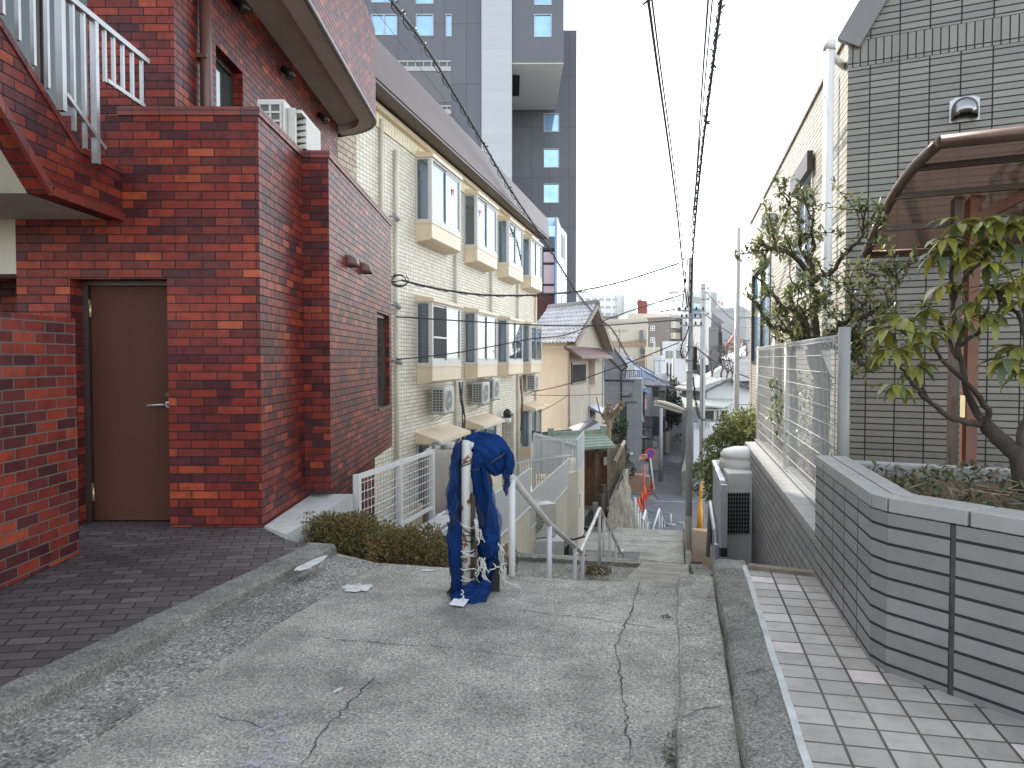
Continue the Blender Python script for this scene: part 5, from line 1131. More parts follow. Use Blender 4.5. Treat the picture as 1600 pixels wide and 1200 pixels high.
# brown apartment with white cross windows
t, P, z1 = block('brown_apartment', 'brown apartment block with small white cross windows in the middle distance', 'building', [(1008,158),(1046,154),(1075,164),(1075,190),(1008,188)], zb, 496, 156, 'farbrown', 'farbeige')
m = MB(); m.box(X(980,170),X(1030,170),170,184,zb,Zv(490,170)); m.build('upper_storey', M['farbeige'], t)
F = Frame(P[0], (P[1][0]-P[0][0], P[1][1]-P[0][1]), 1); F.N = Vector((F.N.x, F.N.y, 0)); 
if F.N.y > 0: F.N = -F.N
for v in (513,531):
    s_, z_ = F.sz(1020, v); m = MB(); m.fbox(F, s_-.52, s_+.52, .002, .08, z_-.52, z_+.52); f = m.build('window', M['farwhite'], t)
    for a in (-1,1):
        for b in (-1,1): m = MB(); m.fbox(F, s_+a*.23-.16, s_+a*.23+.16, .081, .1, z_+b*.23-.16, z_+b*.23+.16); m.build('pane', M['darkglass'], f)
F = Frame(P[1], (P[2][0]-P[1][0], P[2][1]-P[1][1]), 1)
if F.N.y > 0: F.N = -F.N
for k, v in enumerate((523, 541, 506)):
    s_, z_ = F.sz(1050, v); m = MB(); m.fbox(F, .5, 3.6, .002, 1.0, z_-.9, z_+.4); b_ = m.build('balcony', M['farbeige'], t); m = MB(); m.fbox(F, .6, 3.4, .003, .05, z_+.41, z_+1.8); m.build('window', M['dullpane'], t)
# white apartment with balconies
t, P, z1 = block('balcony_apartment', 'white apartment block with long balconies on the far skyline', 'building', [(1038,170),(1075,160),(1108,165),(1112,185),(1040,190)], zb, 462, 163, 'farwhite', 'farwhite')
m = MB(); m.box(X(1058,180),X(1112,180),176,186,z1-4,Zv(457,178)); m.box(X(1040,190),X(1066,190),187,195,z1-4,Zv(455,188)); m.build('upper_storey', M['fargrey'], t)
F = Frame(P[0], (P[1][0]-P[0][0], P[1][1]-P[0][1]), 1)
if F.N.y > 0: F.N = -F.N
L = math.hypot(P[1][0]-P[0][0], P[1][1]-P[0][1])
for i, v in enumerate((477,490,503,516)):
    s_, z_ = F.sz(1055, v); m = MB(); m.fbox(F, .3, L-.1, .002, .06, z_+.6, z_+2.0); m.build('dark_glazing', M['dullpane'], t); m = MB(); m.fbox(F, -.2, L, .003, 1.3, z_-.9, z_+.5); m.build('balcony', M['farwhite'], t)
for k in range(5): m = MB(); s_ = L*k/4; m.fbox(F, s_-.25, s_+.15, .004, 1.45, zb, Zv(466,165)); m.build('fin', M['farwhite'], t)
F2 = Frame(P[1], (P[2][0]-P[1][0], P[2][1]-P[1][1]), 1)
if F2.N.y > 0: F2.N = -F2.N
L2 = math.hypot(P[2][0]-P[1][0], P[2][1]-P[1][1])
for v in (474,487,500,513): s_, z_ = F2.sz(1085, v); m = MB(); m.fbox(F2, .5, L2*.55, .002, .06, z_+.0, z_+1.4); m.build('dark_glazing', M['dullpane'], t); m = MB(); m.fbox(F2, .3, L2*.6, .003, 1.0, z_-1.2, z_-.1); m.build('balcony', M['tealglass'], t)
t, P, z1 = block('slim_white_tower', 'slim pale tower with pink stripes on the right skyline', 'building', [(1118,300),(1130,300),(1131,312),(1119,312)], zb, 464, 300, 'farwhite')
m = MB()
for k in range(5): z = z1-1.5-k*2.6; m.box(X(1121,299.9),X(1124,299.9),299.8,299.99,z-1,z); m.box(X(1126,299.9),X(1129,299.9),299.8,299.99,z-1.6,z-.5)
m.build('stripe', plain('pink_stripe', (.55,.28,.30), .8), t)
block('grey_apartment', 'grey slab of flats behind the bare tree on the right', 'building', [(1110,150),(1165,150),(1175,170),(1112,170)], zb, 486, 150, 'fargrey')
t, P, z1 = block('dark_block', 'dark grey block right of the second pole in the distance', 'building', [(1107,110),(1122,110),(1122,125),(1107,125)], zb, 516, 110, 'fargrey2')
t = thing('slanted_roof_building', 'grey building with long slanted roof under the far wires', 'building', (X(1130,125),125,-8))
m = MB(); m.extr([at(1112,488,125), at(1165,530,125), at(1172,570,125), at(1108,570,125)], (0,14,0)); m.build('roof', M['fargrey2'], t)
m = MB(); m.box(X(1128,124),X(1160,124),124,124.9,-8,Zv(505,124)); m.build('wall', M['fargrey'], t)
t, P, z1 = block('white_building', 'white flat fronted building left of the nearest pole', 'building', [(1035,146),(1073,144),(1075,152),(1036,153)], zb, 538, 145, 'farwhite')
win_row(t, P[0], P[1], 2, Zv(560,145), Zv(548,145), 1.4, 'dullpane', 'farwhite', name='window')
t, P, z1 = block('pink_shed', 'red and pink rooftop structure behind the bare tree', 'building', [(1135,100),(1158,100),(1160,108),(1136,108)], zb, 540, 100, 'farwhite')
m = MB(); m.beam(at(1132,545,99.5), at(1150,520,99.5), .5, .3); m.beam(at(1150,520,99.5), at(1156,535,99.5), .5, .3)
for v in (538,545,552): m.beam(at(1140,v,99.6), at(1158,v-1,99.6), .25, .25)
m.build('red_frame', plain('faded_red', (.36,.13,.10), .7, var=.1), t)
block('cream_house', 'small cream house peeping over the blue roof', 'house', [(1008,88),(1030,88),(1031,96),(1009,96)], zb, 547, 88, 'farbeige')
block('white_house', 'small white house with flat roof right of the cream one in the middle distance', 'house', [(1020,80),(1034,80),(1035,86),(1021,86)], zb, 560, 80, 'farwhite')
block('distant_flats', 'pale flats behind the right hand apartments', 'building', [(1005,280),(1035,280),(1036,300),(1006,300)], zb, 478, 280, 'farwhite')
t, P, z1 = block('hill_house', 'cream flats with round dormer at the right end of the skyline', 'building', [(1147,200),(1172,200),(1175,215),(1148,215)], zb, 489, 200, 'farbeige')
m = MB(); m.box(X(1150,202),X(1162,202),202,210,z1+.1,Zv(478,202)); m.build('dormer', M['fargrey'], t)
for (a, b, v, Y, mt, lb) in ((1000,1050,520,240,'farwhite','faint white block low on the skyline behind the brown apartment'),(1112,1135,497,220,'farwhite','faint white block behind the grey flats'),(1060,1180,560,400,'fargrey','long grey block at the far end of the valley'),(600,900,470,260,'fargrey','grey block hidden mostly behind the cream building')):
    block('far_block', lb, 'building', [(a,Y),(b,Y),(b,Y+15),(a,Y+15)], zb, v, Y, mt)
# ================================================================ PEACH HOUSE
ph = thing('peach_house', 'peach rendered house with silver grey tiled roof beside the cream building', 'house', (X(887,33),33,-5))
A0 = Vector((X(887,33),33,0)); A1 = Vector((X(942,41),41,0)); L0 = Vector((X(822,35),35.5,0))
back = A1 + (L0-A0)
ze = Zv(534,33)
S_ = (A1-A0); mid = A0 + S_*.52; zr_ = Zv(478,36)
m = MB(); Lx = (L0-A0)
m.poly((*A0.xy,-8),(*L0.xy,-8),(*L0.xy,ze),(*A0.xy,ze)); 
gp = [(*A0.xy,-8),(*A1.xy,-8),(*A1.xy,ze-.1),(*mid.xy,zr_-.15),(*A0.xy,ze)]; m.poly(*gp); m.poly(*[(Vector(p)+Lx) for p in gp][::-1]); m.poly((*A1.xy,-8),(*back.xy,-8),(*back.xy,ze),(*A1.xy,ze)); m.build('wall', M['peach'], ph)
# tiled roof : pan tile waves
def tile_roof(e0, e1, r0, r1, cols, rows_, mat, par, name='roof', amp=.06, lift=.05):
    e0, e1, r0, r1 = map(Vector, (e0, e1, r0, r1)); nrm = (e1-e0).cross(r0-e0).normalized(); nrm = nrm if nrm.z > 0 else -nrm; P = []; nn = cols*8
    for j in range(rows_):
        for q in (0.0, .98):
            f = (j+q)/rows_; row = []
            for i in range(nn+1):
                g = i/nn; base = (e0.lerp(e1, g)).lerp(r0.lerp(r1, g), f); w_ = math.sin(g*cols*2*math.pi); h = amp*(w_ if w_ > 0 else w_*.35)
                row.append(base+nrm*(h+.06+lift*(1-q)))
            P.append(row)
    m = MB(); m.grid(P, False); return m.build(name, mat, par, nofix=True)
M['pantile'] = plain('silver_pantile', (.40,.40,.40), .28, var=.3, scale=1.6, streak=.25, dirt=(.22,.17,.13))
nS = S_.normalized(); ov = .55; Ux = Lx.normalized()
e0 = A0 - nS*ov - Ux*.7; e1 = L0 - nS*ov; slope = (zr_-ze)/(mid-A0).length
e0.z = e1.z = ze-ov*slope+.1; r0 = mid - Ux*.7; r1 = mid+Lx; r0.z = r1.z = zr_+.1
tile_roof(e1, e0, r1, r0, 15, 9, M['pantile'], ph)
f0 = A1+nS*.5-Ux*.7; f1 = back+nS*.5; f0.z = f1.z = ze-.5*slope+.1-.15
tile_roof(f1, f0, r1, r0, 15, 9, M['pantile'], ph)
m = MB(); m.tube([tuple(r0+Vector((0,0,.1))), tuple(r1+Vector((0,0,.1)))], .14, 8); m.beam(r0+Vector((0,0,.02)), r1+Vector((0,0,.02)), .3, .14); m.build('ridge', M['fargrey2'], ph)
m = MB(); lw_ = Vector((0,0,-.12))
m.beam(e0+lw_*.6, r0+lw_*.6, .05, .22); m.beam(f0+lw_*.6, r0+lw_*.6, .05, .22); m.beam(e0+lw_, e1+lw_, .06, .10); m.build('barge_board', plain('barge', (.24,.20,.16), .7), ph)
m = MB(); 
m.poly(e0+lw_, r0+lw_, r0+lw_+Ux*.7, e0+lw_+Ux*.7); m.poly(f0+lw_, r0+lw_, r0+lw_+Ux*.7, f0+lw_+Ux*.7); m.build('eave_soffit', plain('tan_soffit', (.42,.35,.27), .8, var=.06), ph)
FG = Frame(A0.xy, S_.xy, 1)
if FG.N.x < 0: FG.N = -FG.N
s0, z0 = FG.sz(892,601); s1, z1 = FG.sz(914,566)
m = MB(); m.fbox(FG,s0,s1,.002,.06,z0,z1); f = m.build('window', M['bronze'], ph); m = MB(); m.fbox(FG,s0+.1,s1-.1,.061,.07,z0+.1,z1-.1); m.build('pane', M['dark'], f)
m = MB(); sA, zA = FG.sz(884,553,.0); sB, zB = FG.sz(941,557,.0); m.extr([FG(sA-.3,.0,zA+.35),FG(sA-.3,.75,zA-.12),FG(sA-.3,.75,zA-.2),FG(sA-.3,.0,zA+.2)], FG.S*(sB-sA-.6)); m.build('awning', plain('rust_red_awning', (.17,.09,.075), .6, var=.2, streak=.3), ph)
m = MB(); s0, z0 = FG.sz(920,598); s1, z1 = FG.sz(931,564); m.fbox(FG,s0,s1,.002,.3,z0,z1); m.build('shutter_box', M['peach'], ph)
m = MB(); p = FG(.0,.06,0); m.tube([(p.x,p.y,-6),(p.x,p.y,ze-.35),tuple(FG(-.25,.1,ze-.1))], .05, 8); m.build('downpipe', plain('pinkish_pipe', (.40,.27,.22), .5, var=.1), ph)
m = MB(); p = FG(S_.length-.2,.06,0); m.tube([(p.x,p.y,-6),(p.x,p.y,ze-.5)], .04, 8); m.build('downpipe', M['steel'], ph)
s0, z0 = FG.sz(925,640); m = MB(); m.extr([FG(s0-.9,.0,z0+.25),FG(s0-.9,.75,z0-.15),FG(s0-.9,.75,z0-.22),FG(s0-.9,0,z0+.1)], FG.S*1.9); m.build('small_canopy', plain('blue_grey_canopy', (.20,.22,.27), .4, var=.1), ph)
m = MB(); m.tube([FG(s0-.3,.1,z0),FG(s0-.35,.15,z0-.9),FG(s0-.3,.1,z0-1.6)], .12, 8); m.tube([FG(s0-1,.06,z0+1.2),FG(s0-.9,.08,z0+.3),FG(s0-1.3,.06,z0-.6)], .02, 5); m.build('duct', M['fargrey'], ph)
# porch roof of the house
m = MB(); a, b, c, d = at(903,677,30.5), at(942,678,33.5), at(936,660,33.8), at(925,654,31.5)
m.poly(a,b,c,d); m.poly(a, d, at(888,668,31.5)); o = m.build('porch_roof', plain('grey_porch_roof', (.13,.13,.15), .5, var=.15), ph); s_ = o.modifiers.new('s','SOLIDIFY'); s_.thickness = .08
m = MB(); a, b = at(828,683,32.5), at(898,676,31.5); m.beam(a, b, .5, .35); m.build('lower_roof', M['fargrey2'], ph)
# ================================================================ GATE
Yk = 28.0
gt = thing('roofed_gate', 'small green copper roofed gate with sliding brown wooden doors', 'gate', (X(930,Yk),Yk,-4))
xa, xb = X(907,Yk), X(953,Yk); zb_ = Zv(790,Yk); zt_ = Zv(703,Yk)
for (a, b, nm) in ((912,931,'door'),(934,949,'door')):
    m = MB(); x0, x1 = X(a,Yk), X(b,Yk); z0, z1 = zb_, zt_-.05
    m.box(x0,x1,Yk+.05,Yk+.09,z0,z1-.75); m.box(x0,x0+.1,Yk,Yk+.1,z0,z1); m.box(x1-.1,x1,Yk,Yk+.1,z0,z1); m.box(x0+.1,x1-.1,Yk+.01,Yk+.1,z1-.12,z1); m.box(x0+.1,x1-.1,Yk+.01,Yk+.1,z1-.78,z1-.68)
    for k in range(5): x = x0+.1+(x1-x0-.2)*(k+.5)/5; m.box(x-.018,x+.018,Yk+.03,Yk+.07,z1-.68,z1-.12)
    d_ = m.build('door', M['wood'], gt); m = MB(); m.box(x0+.1,x1-.1,Yk+.075,Yk+.085,z1-.68,z1-.12); m.build('lattice_backing', M['dark'], d_)
m = MB()
for u in (909.5,932.5,951.5): x = X(u,Yk); m.box(x-.05,x+.05,Yk-.05,Yk+.12,zb_-.2,zt_+.1)
m.build('post', M['oldwood'], gt); m = MB(); m.box(xa-.3,xb+.3,Yk-.05,Yk+.12,zt_-.03,zt_+.12); m.build('lintel', M['oldwood'], gt)
m = MB(); m.box(X(946,Yk)-.06,X(946,Yk)+.08,Yk-.07,Yk-.051,zt_-.55,zt_-.25); m.build('notice', plain('pale_notice', (.55,.55,.50), .7), gt)
e0, e1 = at(893,702,27.0), at(962,697,27.2); r0, r1 = at(861,681,28.6), at(943,676,28.6)
m = MB(); P = []
for j in range(5):
    for q in (0, .97): f = (j+q)/5; P.append([e0.lerp(e1,g).lerp(r0.lerp(r1,g), f)+Vector((0,0,.035*(1-q))) for g in [i/6 for i in range(7)]])
m.grid(P, False); o = m.build('roof', M['greenroof'], gt); s_ = o.modifiers.new('s','SOLIDIFY'); s_.thickness = .04
m = MB(); m.beam(r0+Vector((0,0,.06)), r1+Vector((0,0,.06)), .2, .16); m.beam(e0, e1, .06, .1); rg = m.build('ridge', M['greenroof'], gt)
m = MB()
for p in (r0, r1): m.box(p.x-.12,p.x+.1,p.y-.16,p.y+.16,p.z-.05,p.z+.28)
m.build('ridge_end', M['greenroof'], gt)
back = [Vector((p.x, p.y+1.3, p.z-.6)) for p in (r0, r1)]; m = MB(); m.poly(r0, r1, back[1], back[0]); o = m.build('rear_roof', M['greenroof'], gt); s_ = o.modifiers.new('s','SOLIDIFY'); s_.thickness = .04
m = MB(); 
for k in range(3): m.box(xa-.2,xb-.3,Yk-.5-.35*(k+1),Yk-.1-.35*k if k else Yk+.3,-5,zb_-.02-.18*k)
o = m.build('gate_steps', M['conc_kerb']); tag(o, 'dim concrete steps leading up to the wooden gate', 'steps')
o = MB().box(X(936,27.2)-.2,X(936,27.2)+.15,27.0,27.3,Zv(800,27.2)-.3,Zv(785,27.2)); o = o.build('white_block', M['concrete_w']); tag(o, 'small white block beside the foot of the gate door', 'block')
# wooden plank fence on stone wall
t = thing('stone_wall', 'rough stone retaining wall with slanting top beside the gate steps', 'wall', (X(960,25),25,-5))
rows = []; r = random.Random(9)
tp = [(944,818,24.6),(950,803,25.2),(956,788,25.8),(964,768,26.4),(974,742,27.2),(981,742,29)]
tops = [at(u, v, Y) for u, v, Y in tp]; bots = [Vector((p.x+.05+.06*i, p.y-.25, -5.2)) for i, p in enumerate(tops)]
nx, nz = 30, 16; G = []
for j in range(nz+1):
    row = []
    for i in range(nx+1):
        g = i/nx*(len(tops)-1); k = min(int(g), len(tops)-2); f = g-k; a = tops[k].lerp(tops[k+1], f); b = bots[k].lerp(bots[k+1], f); q = b.lerp(a, j/nz); row.append(q+Vector((r.uniform(-.05,.05), r.uniform(-.05,.05), 0)))
    G.append(row)
m = MB(); m.grid(G); bk = [[p, Vector((p.x+.3, p.y+1.5, p.z))] for p in G[-1]]; m.grid(bk); m.build('stone_face', M['stone'], t)
wf = thing('plank_fence', 'weathered wooden plank fence right of the gate above the stone wall', 'fence', at(962,760,26))
m = MB(); n = 14
for i in range(n):
    f = i/(n-1); u = 951+f*24; Y = 26.5+f*2.2; vt = 703-f*14+r.uniform(-4,4); vb = 795-f*60; a = at(u,vt,Y); b = at(u,vb,Y); w_ = .1
    m.box(a.x-w_/2, a.x+w_/2, Y-.015+r.uniform(-.03,.03), Y+.015, b.z, a.z)
m.build('planks', M['oldwood'], wf)
m = MB(); m.beam(at(944,812,25.6), at(974,738,28.4), .12, .12); m.beam(at(960,722,26.5), at(976,690,28.5), .1, .1); m.beam(at(949,797,25.2), at(976,735,28), .1, .1); m.build('rails', M['oldwood'], wf)
m = MB()
for u, v0, v1, Y in ((942,757,805,25.2),(939,772,812,24.8),(948,765,800,25.4)): p = at(u,v0,Y); q = at(u,v1+12,Y); m.tube([(p.x,p.y,q.z),(p.x,p.y,p.z)], .09, 8)
m.build('timber_posts', M['bark'], wf)
# ================================================================ GREY HOUSE
gh = thing('grey_house', 'dark grey clad narrow house with sloping roof edge and black pipes', 'house', (X(960,60),60,-8))
G0 = (X(934,58.5),58.5); G1 = (X(990,58),58)
FGH = Frame(G0, (G1[0]-G0[0], G1[1]-G0[1]), 1)
if FGH.N.y > 0: FGH.N = -FGH.N
L = math.hypot(G1[0]-G0[0], G1[1]-G0[1])
def q(u, v): s_, z_ = FGH.sz(u, v); return s_, z_
pts = [(0,-8),(L+.6,-8),(L+.6,q(990,592)[1]),(q(980,0)[0],q(990,592)[1]),(q(979,575)[0],q(979,575)[1]),(q(962,546)[0],q(962,546)[1]),(0,q(935,546)[1])]
m = MB(); m.extr([FGH(s,0,z) for s, z in pts], -FGH.N*6); m.build('wall', M['greyside'], gh)
m = MB(); a = q(961,544); b = q(981,571); m.extr([FGH(a[0],.12,a[1]),FGH(b[0],.12,b[1]),FGH(b[0],.12,b[1]-.12),FGH(a[0],.12,a[1]-.12)], -FGH.N*6.4); m.extr([FGH(-.1,.12,a[1]+.03),FGH(a[0],.12,a[1]+.03),FGH(a[0],.12,a[1]-.08),FGH(-.1,.12,a[1]-.08)], -FGH.N*6.4); m.build('roof', M['slate'], gh)
def pipe(pts, r_, mat='black', name='drain_pipe'):
    m = MB(); m.tube([FGH(*(lambda s: (s[0], .08, s[1]))(q(u, v))) for u, v in pts], r_, 6); m.build(name, M[mat], gh)
pipe([(951,552),(952,560),(971,578),(971,590),(971,735)], .055); pipe([(981,572),(971,580)], .05); pipe([(945,594),(992,595)], .05); pipe([(971,619),(986,619),(986,614)], .045); pipe([(975,632),(975,700)], .045); pipe([(978,700),(978,628),(995,628)], .045)
for (a, b, c, d) in ((935,945,573,594),(936,951,634,659)):
    s0, z1 = q(a,c); s1, z0 = q(b,d); m = MB(); m.fbox(FGH,max(s0,.05),s1,.002,.09,z0,z1); f = m.build('window', M['black'], gh); m = MB(); m.fbox(FGH,max(s0,.05)+.08,s1-.12,.091,.1,z0+.12,z1-.12); m.build('pane', M['plate'], f)
m = MB(); s0, z0 = q(977,597); s1, z1 = q(993,590); 
for k in range(9): s = s0+(L+.6-s0)*k/8; m.fbox(FGH,s-.015,s+.015,-.0,.03,z1,z1+.55)
m.fbox(FGH,s0,L+.6,-.0,.04,z1+.5,z1+.56); m.build('balcony_rail', M['black'], gh)
m = MB(); s0, z0 = q(987,589); rows = []
for j in range(6): rows.append([FGH(s0-.28-.06*j*(.5)+(.56+.06*j)*i/8, -.5+.08*math.sin(i*2.1+j*.4), z0+1.0-j*.19+(.0 if i not in (0,8) else -.12)) for i in range(9)])
m.grid(rows); o = m.build('laundry_shirt', M['farwhite']); tag(o, 'pale shirt drying above the balcony rail of the grey house', 'laundry')
m = MB(); s0, z0 = q(987,710); m.fbox(FGH,s0-.1,s0+.1,.002,.1,z0,z0+.15); m.build('meter_box', M['farwhite'], gh)
m = MB(); s0, z0 = q(976,700); m.fbox(FGH,s0-.15,s0+.15,.002,.15,z0-.25,z0+.15); m.build('pipe_box', M['black'], gh)
# ---------------- roofs behind the grey house
t = thing('blue_roof_house', 'house with blue metal roof behind the grey house', 'house', (X(1000,76.2),76.2,-8))
m = MB(); m.poly(at(970,556,73.66), at(1022,584,71.12), at(1028,596,71.12), at(985,596,68.58), at(975,575,68.58)); m.poly(at(970,556,73.66), at(1022,584,71.12), at(1022,600,78.74), at(985,560,81.28)); o = m.build('roof', M['bluemetal'], t); s_ = o.modifiers.new('s','SOLIDIFY'); s_.thickness = .12
m = MB(); m.prism([(X(975,72.39),72.39),(X(1025,72.39),72.39),(X(1025,72.39),80.01),(X(975,72.39),80.01)], -8, Zv(588,72.39)); m.build('wall', M['fargrey'], t)
t = thing('slate_roof_house', 'old house with dark slate roof and deep eaves down the street', 'house', (X(1015,73.66),73.66,-8))
m = MB(); m.poly(at(990,586,72.39), at(1040,585,76.2), at(1046,605,73.66), at(1020,604,68.58), at(1000,604,67.31), at(990,592,68.58)); m.poly(at(990,586,72.39), at(1040,585,76.2), at(1040,600,83.82), at(990,600,81.28)); o = m.build('roof', M['slate'], t); s_ = o.modifiers.new('s','SOLIDIFY'); s_.thickness = .15
m = MB(); m.prism([(X(1000,69.85),69.85),(X(1016,69.09),69.09),(X(1041,77.47),77.47),(X(1020,81.28),81.28)], -8, Zv(603,71.12)); m.build('wall', M['fargrey2'], t)
for u, v0, v1, Y in ((1021,605,620,70.5),(1031,610,625,74),(1021,650,680,70.5),(1031,650,675,74)): 
    m = MB(); p = at(u,v0,Y); q_ = at(u,v1,Y); m.box(p.x-.5,p.x+.4,Y-.5,Y+.3,q_.z,p.z); m.build('window', M['darkglass'], t)
t = thing('low_roof_house', 'small house with blue grey eaves next to the grey house', 'house', (X(1002,64.77),64.77,-8))
m = MB(); m.poly(at(994,596,64.77), at(1012,606,63.5), at(1018,614,63.5), at(1012,614,62.87), at(994,606,63.5)); o = m.build('roof', M['bluemetal'], t); s_ = o.modifiers.new('s','SOLIDIFY'); s_.thickness = .12
m = MB(); m.prism([(X(1000,64.14),64.14),(X(1008,63.75),63.75),(X(1022,71.12),71.12),(X(1004,72.39),72.39)], -8, Zv(608,64.14)); m.build('wall', M['fargrey2'], t)
m = MB(); m.poly(at(994,676,60.33), at(1013,684,59.69), at(1018,688,61.59), at(996,684,59.05)); o = m.build('porch_roof', M['slate'], t); s_ = o.modifiers.new('s','SOLIDIFY'); s_.thickness = .08
m = MB(); a = at(998,700,61.59); m.box(a.x-.3,a.x+.5,61,61.8,-8,a.z); m.build('door', M['black'], t)
for u, v, w_, h_, Y, mt, lb, ct in ((1009,624,3,18,63,'pinkl','pink and white towel hanging from a balcony in the street','laundry'),(1001,640,2.5,20,61,'greenl','pale green cloth hanging by the dark balcony','laundry')):
    M.setdefault('pinkl', plain('pink_cloth', (.62,.35,.42), .8, var=.3, scale=4)); M.setdefault('greenl', plain('green_cloth', (.55,.62,.45), .8, var=.1))
    a = at(u, v, Y); P = [[Vector((a.x+(i/5-.5)*w_/1200*Y+(.25*j/5 if mt == 'greenl' else 0), Y+.05*math.sin(i*2), a.z-j/5*h_/1200*Y)) for i in range(6)] for j in range(6)]; m = MB(); m.grid(P); o = m.build('hanging_cloth', M[mt]); s_ = o.modifiers.new('s','SOLIDIFY'); s_.thickness = .01; tag(o, lb, ct)
m = MB(); p0 = at(1007,640,62.23); 
bl = thing('street_balcony', 'dark railed balcony over the narrow street behind the grey house', 'balcony', p0)
m = MB(); a = at(1000,668,61.59); b = at(1018,668,67.31)
for z in (0,.9): m.beam(a+Vector((0,0,z)), b+Vector((0,0,z)), .08, .08)
for k in range(14): p = a.lerp(b, k/13); m.beam(p, p+Vector((0,0,.9)), .03)
m.build('railing', M['black'], bl); m = MB(); m.hexa([a+Vector((-.8,0,-.2)),a+Vector((0,0,-.2)),b+Vector((0,0,-.2)),b+Vector((-.8,0,-.2)),a+Vector((-.8,0,-.05)),a+Vector((0,0,-.05)),b+Vector((0,0,-.05)),b+Vector((-.8,0,-.05))]); m.build('floor', M['fargrey2'], bl)
# row of houses along both sides of the far street
for i, (u0, u1, Y0, Yb, v, mt, lb) in enumerate([(1024,1040,80,92,617,'fargrey2','dim grey street house left of the far lane'),(1040,1052,93,112,604,'fargrey','farther pale house left of the far lane'),(1048,1058,112,140,600,'fargrey2','last dark house on the left of the far lane')]):
    t, P, z1 = block('street_house', lb, 'house', [(u0,Y0),(u1,Yb),(u1-12,Yb+1),(u0-14,Y0+1)], zb, v, Y0, mt, 'slate')
    win_row(t, P[3], P[0], 1, z1-1.6, z1-.6, .9)
for i, (u0, u1, Y0, Yb, v, mt, lb) in enumerate([(1085,1076,74,110,600,'fargrey2','dim house right of the far lane behind the poles'),(1075,1071,112,140,606,'fargrey','pale house farther right of the far lane')]):
    t, P, z1 = block('street_house', lb, 'house', [(u0,Y0),(u1,Yb),(u1+30,Yb),(u0+40,Y0)], zb, v, Y0, mt, 'slate')
o = MB().box(X(1054,140),X(1084,140),140,141,-8,Zv(637,140)).build('end_wall', M['farbeige']); tag(o, 'pale wall closing the far end of the lane', 'wall')
# white house on the right with gabled roof
wh = thing('white_gabled_house', 'white house with low gabled roof and wide windows right of the poles', 'house', (X(1130,62),62,-8))
Yq = 62.0
m = MB(); m.extr([Vector((X(1104,Yq),Yq,-8)),Vector((X(1175,Yq),Yq,-8)),Vector((X(1175,Yq),Yq,Zv(606,Yq))),Vector((X(1140,Yq),Yq,Zv(594,Yq))),Vector((X(1104,Yq),Yq,Zv(607,Yq)))], (0,9,0)); m.build('wall', M['farwhite'], wh)
m = MB()
for (a, b) in (((1140,591),(1098,612)),((1140,591),(1182,607))): p = at(*a,Yq-.8); q_ = at(*b,Yq-.8); m.extr([p,q_,q_+Vector((0,0,-.2)),p+Vector((0,0,-.2))], (0,10.5,0))
m.build('roof', M['slate'], wh)
m = MB(); m.poly(at(1086,634,58), at(1130,638,57.5), at(1149,626,61.9), at(1098,624,61.9)); o = m.build('lean_to_roof', plain('pale_green_sheet', (.48,.50,.42), .5, var=.05), wh); s_ = o.modifiers.new('s','SOLIDIFY'); s_.thickness = .12
m = MB(); m.box(X(1098,58.6),X(1152,58.6),58.6,61.95,-8,Zv(639,58.6)); m.build('front_room', M['farwhite'], wh)
for a, b in ((1100,1117),(1120,1124),(1127,1138)):
    m = MB(); m.box(X(a,58.5),X(b,58.5),58.52,58.6,Zv(659,58.5),Zv(641,58.5)); f = m.build('window', M['farbeige'], wh); m = MB(); m.box(X(a,58.5)+.06,X(b,58.5)-.06,58.5,58.515,Zv(658,58.5),Zv(642,58.5)); m.build('pane', M['darkglass'], f)
o = MB().box(X(1085,56),X(1150,56),56,56.3,-8,Zv(662,56)).build('garden_wall', M['farwhite']); tag(o, 'plain white garden wall below the gabled white house', 'wall')
o = MB().prism([(X(1066,53),53),(X(1085,52.5),52.5),(X(1085,52.5),53),(X(1078,70),70),(X(1074,70),70)],-8,-6.2).build('stone_garden_wall', M['stone']); tag(o, 'low mossy stone wall along the right edge of the lane', 'wall')
bd = thing('dark_roof_house', 'big dark roofed house behind the bare tree', 'house', (X(1130,78),78,-8))
m = MB(); m.poly(at(1095,600,74), at(1190,598,74), at(1190,558,84), at(1150,560,84)); m.poly(at(1095,600,74), at(1150,560,84), at(1090,590,90)); o = m.build('roof', M['slate'], bd); s_ = o.modifiers.new('s','SOLIDIFY'); s_.thickness = .2
m = MB(); m.box(X(1100,76),X(1185,76),76,84,-8,Zv(600,76)); m.build('wall', M['fargrey2'], bd)
m = MB(); m.poly(at(1125,560,86), at(1165,540,90), at(1165,555,84), at(1140,562,84)); m.build('sunlit_roof', M['farwhite'], bd)
